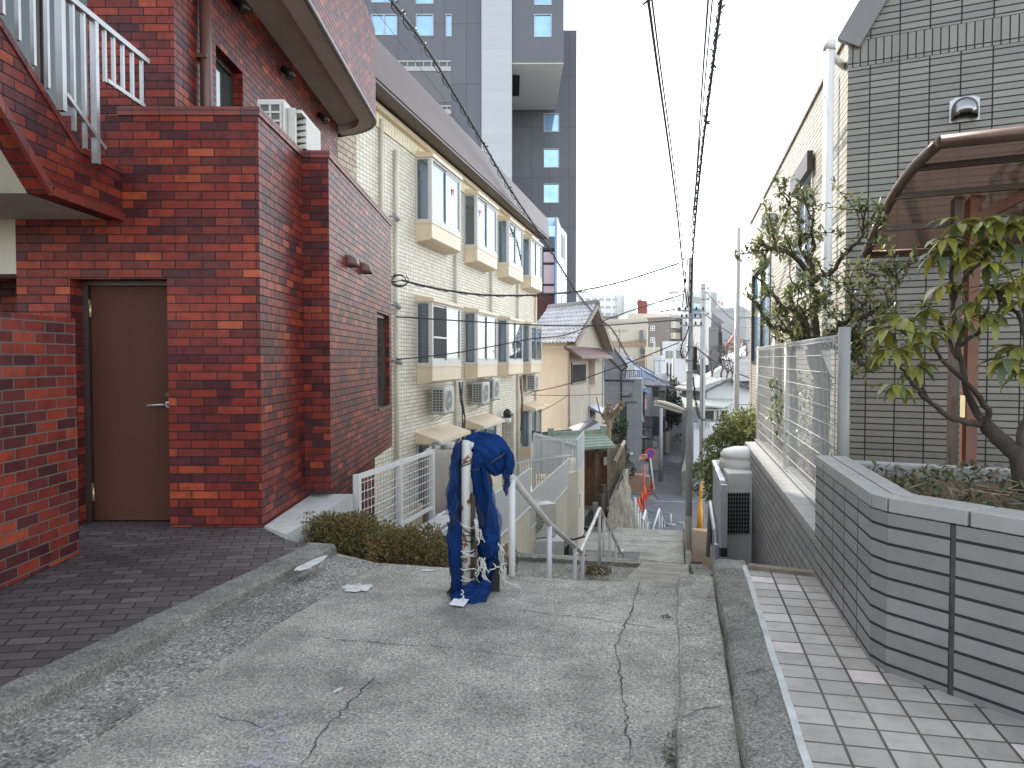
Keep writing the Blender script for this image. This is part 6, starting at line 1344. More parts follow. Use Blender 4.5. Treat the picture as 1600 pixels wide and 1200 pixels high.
# ================================================================ POLES, LAMP, STREET THINGS
def pole(name, label, u, Y, vtop, rb, rt, zb_, mat='polegrey'):
    p = at(u, vtop, Y); t = thing(name, label, 'utility pole', (p.x, p.y, zb_), 'poles along the stairs and lane'); m = MB(); m.tube([(p.x,p.y,zb_),(p.x,p.y,p.z)], [rb, rt], 14); m.build('pole', M[mat], t); return t, p
up, pt = pole('utility_pole', 'nearest grey utility pole beside the stairs with a cable loop', 1079, 20.0, 403, .088, .075, -4.2)
p = Vector((pt.x, pt.y, 0))
m = MB(); m.tube([(p.x,p.y,-4.2),(p.x,p.y,at(1079,806,20).z)], .092, 14); m.build('beige_sleeve', plain('beige_sleeve', (.33,.30,.25), .8, var=.15, streak=.4), up)
for v, l in ((486,.35),(497,.28),(509,.3)):
    z = at(1079,v,20).z; m = MB(); m.beam((p.x-l,p.y-.1,z),(p.x+l,p.y-.1,z),.045,.045); b_ = m.build('crossarm', M['steel'], up)
    m = MB()
    for sx in (-l+.04, -l*.4, l*.4, l-.04): m.lathe((p.x+sx,p.y-.1,z+.022), [(.02,0),(.03,.02),(.02,.04),(.03,.06),(.012,.08)], 8)
    m.build('insulator', M['black'], b_)
m = MB(); zz = at(1079,535,20).z; m.tube([(p.x-.05,p.y-.1,zz+.45),(p.x-.12,p.y-.12,zz+.2),(p.x-.22,p.y-.12,zz),(p.x-.27,p.y-.12,zz-.25),(p.x-.22,p.y-.12,zz-.42),(p.x-.13,p.y-.12,zz-.38),(p.x-.06,p.y-.1,zz-.2),(p.x-.05,p.y-.1,zz+.3)], .018, 8); m.build('cable_loop', M['cable'], up)
for k, v in enumerate((610,540,562,580)):
    z = at(1079,v,20).z; m = MB(); m.tube([(p.x,p.y,z-.02),(p.x,p.y,z+.02)], .096, 14); m.build('band', M['steel'], up)
m = MB(); z = at(1086,560,20).z; m.box(p.x+.09,p.x+.17,p.y-.08,p.y+.02,z-.3,z+.3); m.build('junction_box', M['black'], up)
lamp = thing('street_lamp', 'long pale street lamp fixed to the nearest grey pole', 'street lamp', (p.x,p.y,at(1075,642,20).z))
a = at(1025,629,18.6); b = at(1068,642,19.8); m = MB(); rows = []
d_ = (b-a).normalized(); sx = Vector((0,0,1)).cross(d_).normalized()
for i in range(15):
    f = i/14; w_ = .11*math.sin(math.pi*(.12+.80*f))**.5; c = a.lerp(b, f); rows.append([c+sx*math.cos(an)*w_+Vector((0,0,1))*(math.sin(an)*w_*(.95 if math.sin(an) > 0 else .35)) for an in [2*math.pi*k/14 for k in range(15)]])
m.grid(rows); m.poly(*rows[0][:-1]); m.poly(*rows[-1][:-1]); m.build('lamp_head', plain('pale_lamp_shell', (.55,.52,.42), .5, var=.08, scale=4), lamp)
m = MB(); m.beam(a+Vector((0,0,-.055)), a.lerp(b,.85)+Vector((0,0,-.055)), .12, .05); m.build('diffuser', M['plate'], lamp)
m = MB(); m.tube([b,(p.x-.08,p.y,b.z)], .035, 8); m.box(p.x-.16,p.x-.07,p.y-.06,p.y+.06,b.z-.08,b.z+.08); m.build('bracket', M['alum'], lamp)
up2, pt2 = pole('utility_pole', 'second grey utility pole, right of the nearest one', 1099, 34.0, 443, .13, .11, -8)
for v in (450,467,490): z = at(1099,v,34).z; m = MB(); m.tube([(pt2.x,pt2.y,z-.03),(pt2.x,pt2.y,z+.03)], .125, 12); m.lathe((pt2.x+.22,pt2.y,z-.05), [(.05,0),(.07,.05),(.05,.1)], 8); m.beam((pt2.x,pt2.y,z),(pt2.x+.3,pt2.y,z),.05); m.build('insulator_bracket', M['steel'], up2)
for (u, Y, vt, rr, mt, lb) in ((1033,60,638,.15,'polegrey','pale street pole at the left corner of the lane'),(1052,115,560,.14,'polegrey','thin pole far down the lane'),(1043,92,567,.13,'bronze','dark pole left of the lane near the slate roof'),(1048,106,568,.13,'bronze','second dark pole farther down the lane'),(1023,80,533,.09,'polegrey','slim pale pole in front of the brown apartment')):
    pole('street_pole', lb, u, Y, vt, rr, rr*.85, -8, mt)
t = thing('no_parking_sign', 'round blue and red no parking sign on a leaning white pole', 'sign', at(1020,760,44))
c = at(1015,709,44.0); m = MB(); m.tube([at(1022,765,44), c+Vector((.0,.02,0))], .045, 8); m.build('pole', M['farwhite'], t)
for rr, y, cl in ((.30,0,(.02,.06,.35)),(.31,.012,(.55,.03,.04))):
    m = MB(); m.tube([c+Vector((0,-.03+y,0)), c+Vector((0,-.01+y,0))], rr*(.78 if y == 0 else 1), 24); m.build('disc' if y == 0 else 'red_rim', plain('sign_paint', cl, .4, var=.05), t)
m = MB(); m.beam(c+Vector((-.17,-.035,.17)), c+Vector((.17,-.035,-.17)), .05, .01, up=(0,1,0)); m.build('red_bar', plain('sign_red', (.55,.03,.04), .4), t)
t = thing('leaning_board', 'orange edged sign board tilted on a thin red pole by the corner', 'sign', at(1006,812,41.8))
m = MB(); m.tube([at(1006,812,41.8), at(1006,728,41.8)], .05, 8); m.build('pole', M['orange'], t)
m = MB(); P = [at(995,733,41.7), at(1004,728,41.7), at(1010,716,41.9), at(1000,722,41.9)]; m.extr(P, (0,.05,0)); m.build('dark_board', M['fargrey2'], t)
m = MB(); P = [at(998,720,42), at(1012,714,42), at(1011,709,42), at(1000,711,42)]; m.extr(P, (0,.05,0)); m.build('pale_board', M['farbeige'], t)
m = MB(); m.beam(at(1001,710,41.9), at(1011,713,41.9), .09); m.beam(at(999,719,41.9), at(1010,716,41.9), .05); m.build('orange_edge', M['orange'], t)
def cone():
    t = thing('traffic_cone', None, 'traffic cone', (0,0,0), 'orange traffic cones in a row at the corner')
    m = MB(); m.lathe((0,0,0), [(.02,.70),(.035,.70),(.16,.05)][::-1], 14); m.build('cone', M['orange'], t)
    m = MB(); m.box(-.2,.2,-.2,.2,0,.05); m.build('base', M['orange'], t); return t
c0 = cone(); lbs = ['traffic cone nearest the stairs, topped by a grey cover','second traffic cone from the stairs','third traffic cone from the stairs','fourth traffic cone from the stairs','fifth traffic cone from the stairs','farthest traffic cone, beside the leaning white pole']
for i, (u, v) in enumerate(((992,806),(998,798),(1003,789),(1008,780),(1013,771),(1020,763))):
    p = atz(u, v, -7.99); o = c0 if i == 0 else dup(c0, (0,0,0)); o.location = p; o['label'] = lbs[i]; o.scale = (1.25,)*3
p = atz(990, 818, -7.99); t = thing('covered_bollard', 'grey plastic cover standing next to the first orange cone', 'bollard', p); m = MB(); m.lathe(p, [(.38,0),(.38,.06),(.30,.07),(.27,.8),(.20,.9)], 10); m.build('cover', M['plate'], t)
m = MB(); m.lathe(p, [(.42,-.0),(.42,.04)], 10); m.build('base', M['black'], t)
t, P, z1 = block('corner_wall', 'low brown wall at the corner behind the white bags', 'wall', [(958,57),(1016,54),(1017,55),(958,58)], zb, 739, 56, 'farbrown', parapet=False)
M['brownwall'] = plain('brown_render', (.32,.20,.13), .8, var=.1, scale=.6)
for ob in kids(t): ob.data.materials[0] = M['brownwall']
for u, v, w_, h_, lb in ((995,760,.55,.55,'crumpled white bag lying against the brown wall'),(1006,761,.42,.75,'upright white bag beside the red pole')):
    p = atz(u, v, -7.99); r = random.Random(u); t = thing('white_bag', lb, 'bag', p); m = MB(); rows = []
    for j in range(9):
        f = j/8; rr = w_*math.sin(math.pi*min(.97,(.12+f*.85)))**.6; rows.append([p+Vector((math.cos(a)*rr*(1+.18*math.sin(a*3+j)), math.sin(a)*rr*.6*(1+.15*math.sin(a*4+j*2)), f*h_*1.2)) for a in [2*math.pi*k/14 for k in range(15)]])
    m.grid(rows); m.poly(*rows[-1][:-1]); m.build('bag', M['farwhite'], t)
t = thing('bollard', 'small white bollard on a round base in the asphalt road', 'bollard', atz(1048,820,-7.99)); p = atz(1048,820,-7.99)
m = MB(); m.tube([(p.x,p.y,-8),(p.x,p.y,-7.35)], .055, 8); m.build('post', M['white'], t); m = MB(); m.lathe(p, [(.28,0),(.28,.03),(.1,.06)], 16); m.build('base', M['fargrey'], t)
m = MB(); m.tube([(p.x,p.y,-7.38),(p.x-.8,p.y,-7.36),(p.x-1.35,p.y-.1,-7.2)], .018, 5); m.build('chain', M['black'], t)
t = thing('handrail', 'lower white handrail at the foot of the last stairs', 'handrail', FP(30,.8,-7.5))
a = at(1021,824,37); b = at(1030,795,40); c = at(1038,818,43); m = MB(); m.tube([a,b,c], .05, 8); m.build('top_rail', M['white'], t)
for q_ in (a, b, c, b.lerp(c,.5)): m = MB(); m.tube([(q_.x,q_.y,-8),q_], .045, 8); m.build('post', M['white'], t)
t = thing('guy_wire_guard', 'orange and yellow plastic guard around a slanting guy wire', 'guy wire guard', at(1094,828,31)); a, b, c = at(1093,829,31), at(1094,795,31), at(1096,752,31)
m = MB(); m.tube([a,b,at(1094,794,31),at(1095,775,31),c], [.12,.11,.085,.06,.04], 10); m.build('guard', M['yellow'], t); m = MB(); m.tube([c, at(1097,700,31), at(1098,560,33.9)], .02, 5); m.build('wire', M['cable'], t)
p = atz(1093, 829, -6); 
m = MB(); q_ = at(1094,829,31); m.box(q_.x-.6,q_.x+.6,30.6,31.4,-9,q_.z-.02); o = m.build('concrete_footing', M['conc_kerb']); tag(o, 'concrete footing under the yellow guy wire guard', 'footing')
# bicycle parked far down the lane
bk = thing('bicycle', 'small dark bicycle parked in the middle of the far lane', 'bicycle', atz(1059,689,-7.99)); p = atz(1059,689,-7.99)
ax = Vector((.8,.6,0)); 
for s_ in (-.5,.5):
    c = p+ax*s_+Vector((0,0,.34)); m = MB(); m.tube([c+ax*math.cos(a)*.32+Vector((0,0,math.sin(a)*.32)) for a in [2*math.pi*k/20 for k in range(21)]], .03, 6, False); w_ = m.build('wheel', M['black'], bk); m = MB()
    for k in range(8): a = math.pi*k/4; m.tube([c, c+ax*math.cos(a)*.31+Vector((0,0,math.sin(a)*.31))], .005, 4)
    m.build('spokes', M['steel'], w_)
hh = lambda s, z: p+ax*s+Vector((0,0,z))
m = MB(); 
for a, b in (((-.5,.34),(-.15,.75)),((-.15,.75),(.4,.75)),((-.1,.35),(.4,.72)),((-.5,.34),(-.1,.35)),((-.1,.35),(-.17,.85)),((.5,.34),(.38,.95))): m.tube([hh(*a), hh(*b)], .022, 6)
m.build('frame', M['bronze'], bk); m = MB(); m.beam(hh(-.3,.9), hh(-.05,.9), .14, .06); m.build('saddle', M['black'], bk)
m = MB(); q_ = Vector((-.6,.8,0)); m.tube([hh(.3,1.0)+q_*.27, hh(.4,1.0)+q_*.1, hh(.4,1.0)-q_*.1, hh(.3,1.0)-q_*.27], .018, 6); m.build('handlebar', M['steel'], bk)
m = MB(); m.box(hh(.6,0).x-.15,hh(.6,0).x+.15,hh(.6,0).y-.15,hh(.6,0).y+.15,p.z+.65,p.z+.9); m.build('basket', M['black'], bk)
# scooter on the landing
sc = thing('scooter', 'black scooter parked behind the dipping handrail', 'scooter', (at(890,870,16).x,16,-3.25)); q0 = Vector((at(889,870,16).x,15.9,-3.22))
m = MB(); rows = []
for j in range(9):
    f = j/8; a = math.pi*f; rows.append([q0+Vector((math.cos(b)*.22*math.sin(max(.15,a*.95)), -.1+math.sin(b)*.3*math.sin(max(.15,a*.95)), .25+f*.65)) for b in [2*math.pi*k/14 for k in range(15)]])
m.grid(rows); m.poly(*rows[-1][:-1]); m.build('front_body', M['gloss'] if 'gloss' in M else plain('gloss_black', (.012,.013,.016), .15, var=.05), sc)
for y in (-.35,.75): 
    c = q0+Vector((0,y,.24)); m = MB(); m.tube([c+Vector((0,math.cos(a)*.19,math.sin(a)*.19)) for a in [2*math.pi*k/18 for k in range(19)]], .055, 8, False); m.build('wheel', M['black'], sc)
m = MB(); m.tube([q0+Vector((-.32,-.05,1.05)), q0+Vector((-.1,-.02,.98)), q0+Vector((.1,-.02,.98)), q0+Vector((.32,-.05,1.05))], .022, 8); m.tube([q0+Vector((0,0,.85)), q0+Vector((0,-.02,.98))], .03, 8); m.build('handlebar', M['black'], sc)
m = MB(); m.prism(rrect((q0.x,q0.y+.6),.16,.4,.12,0,0), q0.z+.65, q0.z+.78); m.build('seat', M['black'], sc, bevel=.03); m = MB(); m.prism(rrect((q0.x,q0.y+.6),.15,.38,.12,0,0), q0.z+.25, q0.z+.648); m.prism(rrect((q0.x,q0.y+.15),.14,.25,.08,0,0), q0.z+.18, q0.z+.26); m.build('rear_body', M['black'], sc)
for sx in (-1,1): m = MB(); m.tube([q0+Vector((sx*.28,-.05,1.04)), q0+Vector((sx*.34,-.1,1.2))], .008, 5); m.lathe(q0+Vector((sx*.34,-.1,1.18)), [(.02,0),(.05,.03),(.05,.06),(.02,.09)], 8); m.build('mirror', M['black'], sc)
# ---------------- a person far down the lane
pp_ = atz(1068, 673, -7.99)
me = bpy.data.meshes.new('person'); bm = bmesh.new(); V = {}; lay = bm.verts.layers.skin.verify()
sk = {'pelvis':((0,0,.95),.13),'chest':((0,-.03,1.3),.16),'neck':((0,-.04,1.48),.055),'head':((0,-.05,1.60),.095),'crown':((0,-.05,1.70),.07),
 'shl':((-.19,-.03,1.42),.06),'ell':((-.28,.06,1.15),.045),'hal':((-.36,-.03,.93),.035),'shr':((.19,-.03,1.42),.06),'elr':((.30,-.08,1.15),.045),'har':((.32,-.18,.95),.035),
 'hil':((-.09,0,.9),.10),'knl':((-.10,.02,.50),.065),'anl':((-.10,.10,.09),.045),'tol':((-.10,-.05,.04),.04),'hir':((.09,0,.9),.10),'knr':((.10,-.14,.52),.065),'anr':((.09,-.02,.12),.045),'tor':((.09,-.17,.06),.04)}
for k, (c, r__) in sk.items(): v = bm.verts.new(c); v[lay].radius = (r__, r__); V[k] = v
V['pelvis'][lay].use_root = True
for a, b in (('pelvis','chest'),('chest','neck'),('neck','head'),('head','crown'),('chest','shl'),('shl','ell'),('ell','hal'),('chest','shr'),('shr','elr'),('elr','har'),('pelvis','hil'),('hil','knl'),('knl','anl'),('anl','tol'),('pelvis','hir'),('hir','knr'),('knr','anr'),('anr','tor')): bm.edges.new((V[a], V[b]))
bm.to_mesh(me); bm.free(); po = bpy.data.objects.new('person', me); COL.objects.link(po); po.location = pp_
po.modifiers.new('skin','SKIN'); sb = po.modifiers.new('sub','SUBSURF'); sb.levels = 2; sb.render_levels = 2; me.materials.append(plain('dark_clothes', (.02,.02,.024), .8, var=.2, scale=5))
tag(po, 'person in dark clothes walking far down the lane', 'person')
m = MB(); m.lathe(pp_+Vector((0,-.05,1.60)), [(.10,-.02),(.115,.05),(.10,.11),(.05,.15)], 12); h_ = m.build('hair', M['black']); 
for v in h_.data.vertices: v.co -= pp_
h_.parent = po

# ---------------- roof antennas, street clutter
for i, (u, v, Y, h, lb) in enumerate(((968,546,60,1.6,'television aerial on the grey house roof'),(1010,582,73,1.8,'television aerial above the blue roof'),(1030,586,76,1.6,'television aerial above the slate roof'),(1128,596,62,1.5,'television aerial on the gabled white house'),(1142,560,82,1.8,'television aerial on the big dark roof'),(1050,540,146,3,'aerial on the white flat fronted building'),(925,452,215,5,'aerial on the white office block'),(1085,455,178,6,'aerial on the balcony apartments'))):
    p = at(u, v, Y); t = thing('roof_aerial', lb, 'aerial', tuple(p), 'aerials on the roofs'); q = Vector((0,0,h)); r_ = .02*Y/60
    m = MB(); m.tube([p-q*.3, p+q], r_, 5); m.build('mast', M['bronze'], t); m = MB()
    m.tube([p+q*.9+Vector((-h*.35,0,0)), p+q*.9+Vector((h*.35,0,0))], r_*.7, 4)
    for k in range(6): c = p+q*.9+Vector((-h*.33+k*h*.13,0,0)); m.tube([c+Vector((0,-h*.12,-h*.08)), c+Vector((0,h*.12,h*.08))], r_*.6, 4)
    m.build('elements', M['bronze'], t)
for i, (u, v, Y, lb) in enumerate(((1012,700,70,'air conditioner at the foot of the slate roofed house'),(1030,668,79,'air conditioner on the wall of the dim street house'),(1092,668,55.9,'air conditioner before the white garden wall'))):
    p = at(u, v, Y); t = ac_unit(lb, brackets=False); t.location = p; t.rotation_euler = (0,0,-.3); t['group'] = 'air conditioners down the lane'
for i, (u, v, Y, w_, h_, mt, lb) in enumerate(((1023,690,66,.9,1.3,'farbeige','beige board leaning by the lane pole'),(1040,676,78,.8,1.6,'farbeige','second pale board farther up the lane'),(1006,735,58.5,.7,1.0,'fargrey','grey cabinet by the corner wall'))):
    p = at(u, v, Y); t = thing('street_cabinet', lb, 'cabinet', (p.x,p.y,-8)); m = MB(); m.box(p.x-w_/2,p.x+w_/2,p.y-.15,p.y+.15,-8,-8+h_+.6); m.build('body', M[mt], t, bevel=.02); m = MB(); m.box(p.x-w_/2-.03,p.x+w_/2+.03,p.y-.2,p.y+.2,-8+h_+.601,-8+h_+.66); m.build('top', M['fargrey2'], t)
# ================================================================ VEGETATION
def leaf(m, p, d, up, L, W, fold=.15, droop=.2):
    d = d.normalized(); s_ = d.cross(up)
    if s_.length < .01: s_ = d.cross(Vector((1,0,0)))
    s_.normalize(); n_ = s_.cross(d).normalized()
    a = p; c1 = p+d*L*.35-n_*droop*L*.05; c2 = p+d*L*.7-n_*droop*L*.25; e = p+d*L-n_*droop*L*.6
    k = len(m.v); up_ = n_*W*fold
    m.v += [a, c1+s_*W*.5+up_, c1, c1-s_*W*.5+up_, c2+s_*W*.42+up_, c2, c2-s_*W*.42+up_, e]
    for f in ((0,2,1),(0,3,2),(1,2,5,4),(2,3,6,5),(4,5,7),(5,6,7)): m.f.append([k+i for i in f]); m.sm.append(True)
def rv(r): 
    while True:
        v = Vector((r.uniform(-1,1), r.uniform(-1,1), r.uniform(-1,1)))
        if .1 < v.length < 1: return v.normalized()
M['leaf_cam'] = leafmat('glossy_leaf', [(.05,.075,.03),(.10,.13,.05),(.16,.18,.07),(.24,.23,.09),(.08,.11,.06)], .32)
M['leaf_rho'] = leafmat('broad_leaf', [(.11,.13,.02),(.17,.18,.03),(.25,.23,.04),(.14,.16,.04),(.08,.11,.05),(.28,.25,.05)], .38)
M['leaf_hedge'] = leafmat('hedge_leaf', [(.05,.062,.02),(.085,.095,.03),(.14,.13,.04),(.17,.12,.04),(.26,.13,.045),(.08,.10,.03)], .6)
M['leaf_light'] = leafmat('pale_leaf', [(.08,.11,.03),(.15,.18,.05),(.23,.26,.09),(.30,.32,.13),(.12,.15,.05)], .45)
M['leaf_dark'] = leafmat('ivy_leaf', [(.02,.035,.015),(.04,.06,.025),(.06,.08,.03),(.09,.10,.05)], .5)
M['leaf_ground'] = leafmat('ground_leaf', [(.03,.045,.02),(.06,.08,.03),(.10,.12,.05),(.10,.07,.04),(.14,.10,.06)], .5)
def branch(m, pts, r0, r1, wob=.02, r=None, seg=5):
    P = []; pts = [Vector(p) for p in pts]
    for a, b in zip(pts[:-1], pts[1:]):
        for k in range(seg): P.append(a.lerp(b, k/seg)+(rv(r)*wob*(0 if k == 0 else 1)))
    P.append(pts[-1]); n = len(P); m.tube(P, [r0+(r1-r0)*(i/(n-1))**.8 for i in range(n)], 7); return P
# ---- shrub behind the mesh fence
tr = thing('camellia_shrub', 'sparse evergreen shrub with dark trunk behind the mesh fence', 'shrub', (3.05, 7.6, -.3))
r = random.Random(12); bm_ = MB(); lv = MB()
base = Vector(at(1282,640,7.4)); base.z = -.8
fork = at(1270,545,7.4)
trunk = branch(bm_, [base, at(1285,600,7.4), fork], .085, .075, .012, r)
mains = [([fork, at(1248,490,7.2), at(1215,470,7.0), at(1180,430,6.8)], .05), ([fork, at(1275,470,7.5), at(1268,420,7.5), at(1272,330,7.5)], .055), ([fork, at(1300,520,7.2), at(1335,490,6.9), at(1370,430,6.7)], .04),
 ([at(1268,430,7.5), at(1240,400,7.2), at(1212,390,7.0), at(1185,380,6.9)], .03), ([at(1270,440,7.5), at(1305,420,7.3), at(1340,380,7.0), at(1358,320,6.9)], .03), ([at(1270,430,7.5), at(1250,370,7.6), at(1235,310,7.6)], .025),
 ([fork, at(1310,545,7.0), at(1345,530,6.7), at(1395,470,6.5)], .03), ([fork, at(1235,520,7.1), at(1195,500,6.9), at(1168,455,6.8)], .025), ([at(1340,500,6.9), at(1380,480,6.6), at(1410,420,6.6)], .02), ([at(1300,520,7.2), at(1330,560,6.8), at(1365,580,6.6)], .02)]
tips = []
for pts, r0 in mains:
    P = branch(bm_, pts, r0, .008, .03, r)
    for p in P[4:]: tips.append((p, .9))
    for k in range(9):
        q = P[r.randrange(3, len(P))]; d = (rv(r)*.8+Vector((0,0,.45))).normalized()*r.uniform(.18,.5); e = q+d
        P2 = branch(bm_, [q, q+d*.5+rv(r)*.05, e], .008, .003, .015, r, 3)
        for p in P2[2:]: tips.append((p, 1))
st = MB(); b2 = at(1240,600,7.9); b2.z = -.8; P = branch(st, [b2, at(1238,560,7.9), at(1242,500,7.9), at(1236,455,7.8)], .05, .02, .02, r)
for k in range(10):
    q = P[r.randrange(6, len(P))]; d = (rv(r)+Vector((0,0,.3))).normalized()*r.uniform(.2,.5); P2 = branch(st, [q, q+d*.5+rv(r)*.05, q+d], .01, .003, .015, r, 3)
    for p in P2[2:]: tips.append((p, 1))
for p, w_ in tips:
    for k in range(r.choice((5,6,7,8))): leaf(lv, p+rv(r)*.035, (rv(r)+Vector((0,0,.35))), Vector((0,0,1)), r.uniform(.05,.095), r.uniform(.02,.034))
for k in range(160):      # lower twigs seen through the mesh
    p = at(r.uniform(1205,1300), r.uniform(590,700), r.uniform(7.2,8.2)); 
    for j in range(3): leaf(lv, p+rv(r)*.04, rv(r), Vector((0,0,1)), .07, .028)
bm_.build('trunk', M['bark'], tr); st.build('stem', M['bark'], tr); lv.build('leaves', M['leaf_cam'], tr, nofix=True)
# ---- broad leaved shrub in the planter
tr = thing('rhododendron', 'broad leaved shrub with curved dark trunk growing in the tiled planter', 'shrub', (2.8, 4.3, .82))
r = random.Random(31); bm_ = MB(); lv = MB()
b0 = at(1608,752,3.95); b0.z = .75
f1 = at(1540,665,4.15); f0 = at(1590,710,4.0)
branch(bm_, [b0, f0, f1], .055, .04, .006, r)
brs = [[f1, at(1490,655,4.1), at(1450,625,4.0), at(1424,575,3.95)], [f1, at(1510,610,4.1), at(1497,540,4.1), at(1490,470,4.1), at(1485,430,4.05), at(1498,400,4.0)], [f1, at(1545,640,4.1), at(1510,600,4.0), at(1470,560,4.0), at(1450,520,3.9)],
 [f0, at(1605,640,4.0), at(1612,560,3.9), at(1590,490,3.85), at(1550,445,3.9)], [at(1605,600,3.95), at(1600,520,3.8), at(1600,470,3.8)], [at(1497,540,4.1), at(1530,520,4.0), at(1545,480,3.9)], [at(1490,470,4.1), at(1520,420,4.0), at(1560,380,3.9)], [at(1450,625,4.0), at(1425,600,3.9), at(1405,570,3.85)], [at(1496,560,4.1), at(1470,500,4.2), at(1440,470,4.2)]]
for k, P in enumerate(brs): branch(bm_, P, .022 if k < 4 else .012, .007, .008, r)
wh_ = [(1424,540,3.95),(1395,545,3.85),(1400,600,3.85),(1445,515,3.9),(1412,495,3.95),(1450,480,4.2),(1475,445,4.1),(1498,398,4.0),(1478,372,4.0),(1520,385,3.95),(1500,345,3.95),(1555,372,3.9),(1545,410,3.85),(1590,385,3.85),(1600,350,3.8),(1535,345,3.9),(1548,450,3.9),(1580,440,3.85),(1520,470,4.0),(1500,500,4.1),(1545,490,3.9),(1598,470,3.8),(1590,540,3.8),(1605,580,3.75),(1570,560,3.8),(1465,395,4.0),(1385,515,3.9),(1430,570,3.95),(1610,420,3.7),(1570,345,3.85)]
for (u, v, Y) in wh_:
    c = at(u, v, Y); n = r.randrange(10, 16); tw_ = r.uniform(0, 6)
    for k in range(n):
        a = tw_+6.283*k/n+r.uniform(-.25,.25); el = r.uniform(-.75,.35); d = Vector((math.cos(a)*math.cos(el), math.sin(a)*math.cos(el), math.sin(el)))
        leaf(lv, c+d*.01, d, Vector((0,0,1)), r.uniform(.10,.155), r.uniform(.036,.052), .12, r.uniform(.3,1.1))
bm_.build('trunk', M['bark'], tr); lv.build('leaves', M['leaf_rho'], tr, nofix=True)
# ---- ground cover in the planter
r = random.Random(8); lv = MB()
def inpoly(x, y, P):
    c = False
    for i in range(len(P)):
        a, b = P[i], P[i-1]
        if (a[1] > y) != (b[1] > y) and x < (b[0]-a[0])*(y-a[1])/(b[1]-a[1])+a[0]: c = not c
    return c
PP = [(1.85,3.5),(2.1,4.62),(2.8,4.26),(4.6,3.4),(3.4,1.9),(2.25,2.85)]
cnt = 0
while cnt < 2600:
    x, y = r.uniform(1.85,4.4), r.uniform(1.8,5.0)
    if not inpoly(x, y, PP): continue
    cnt += 1; h = .82+max(0, .09*math.sin(x*7+1)*math.sin(y*6))+r.uniform(0,.06)
    p = Vector((x,y,h)); leaf(lv, p, (rv(r)+Vector((0,0,.2))), Vector((0,0,1)), r.uniform(.03,.07), r.uniform(.014,.028))
m = MB()
for k in range(70):
    x, y = r.uniform(2,3.6), r.uniform(2.8,4.9)
    if inpoly(x, y, PP): p = Vector((x,y,.84)); m.tube([p, p+Vector((r.uniform(-.1,.1), r.uniform(-.1,.1), .05)), p+Vector((r.uniform(-.25,.25), r.uniform(-.25,.25), .03))], .003, 4)
o = lv.build('ground_cover', M['leaf_ground'], nofix=True); tag(o, 'low creeping leaves covering the soil of the tiled planter', 'ground cover', kind='stuff')
o = m.build('dry_twigs', M['bark2']); tag(o, 'dry twigs lying among the planter ground cover', 'twigs', kind='stuff')
# strip between fence and building
r = random.Random(18); lv = MB()
for k in range(900):
    s_ = r.uniform(.2, 5.3); d_ = r.uniform(-1.0, -.35); p = FW(s_, d_, .36+r.uniform(0,.25)*r.random()); leaf(lv, p, rv(r)+Vector((0,0,.3)), Vector((0,0,1)), r.uniform(.03,.07), .025)
o = lv.build('fallen_leaves', M['leaf_ground'], nofix=True); tag(o, 'low plants and dry leaves behind the right mesh fence', 'ground cover', kind='stuff')
m = MB(); m.hexa([FW(-.2,-.30,-1),FW(5.7,-.30,-1),FW(5.7,-3,-1),FW(-.2,-3,-1),FW(-.2,-.30,.33),FW(5.7,-.30,.33),FW(5.7,-3,.33),FW(-.2,-3,.33)]); struct(m.build('planting_strip', M['soil']))
# ---- hedges
def bush(name, label, cat, blobs, n, mat, L, seed, group=None, stems=True, up=.2, shell=.35, par=None, base=None, core='core_dark', jit=.06):
    r = random.Random(seed); t = thing(name, label, cat, base or blobs[0][0], group); lv = MB(); tot = sum(b[1][0]*b[1][2] for b in blobs)
    for c, rad in blobs:
        c = Vector(c)
        for k in range(int(n*rad[0]*rad[2]/tot)):
            d = rv(r); f = 1-shell*r.random()**1.6; w_ = 1+.14*math.sin(d.x*6+c.x*9)+.12*math.sin(d.y*7+d.z*5+c.y)+.08*math.sin(d.z*11+d.x*9)
            p = c+Vector((d.x*rad[0], d.y*rad[1], d.z*rad[2]))*f*w_+rv(r)*jit*min(rad)
            leaf(lv, p, (d*.8+rv(r)*.9+Vector((0,0,up))), rv(r), r.uniform(.6,1.2)*L, r.uniform(.3,.5)*L)
    lv.build('leaves', M[mat], t, nofix=True)
    if stems:
        m = MB()
        for c, rad in blobs:
            c = Vector(c)
            for k in range(7): d = rv(r); e = c+Vector((d.x*rad[0],d.y*rad[1],abs(d.z)*rad[2]))*.8; branch(m, [Vector((c.x,c.y,(base or c)[2] if base else c.z-rad[2])), c.lerp(e,.4)+Vector((0,0,-.3*rad[2])), e], .02*min(1,max(rad)*1.4), .004, .03, r, 3)
        m.build('branches', M['bark'], t)
    return t
def P_(u, v, Y): return tuple(at(u, v, Y))
bush('hedge_shrub', 'clipped brownish green shrub touching the white ledge', 'shrub', [(P_(515,850,6.5),(.26,.30,.24)),(P_(490,845,6.7),(.22,.25,.2)),(P_(555,845,6.6),(.28,.34,.21)),(P_(528,838,6.9),(.28,.3,.2))], 14000, 'leaf_hedge', .031, 1, base=(-1.5,6.5,-.6))
bush('hedge_shrub', 'clipped brownish green shrub with rusty leaves, under the mesh fence', 'shrub', [(P_(615,872,6.2),(.26,.32,.24)),(P_(650,868,6.5),(.28,.34,.24)),(P_(690,885,6.2),(.20,.3,.20)),(P_(600,860,6.7),(.24,.3,.2))], 14000, 'leaf_hedge', .031, 2, base=(-1.0,6.3,-.7))
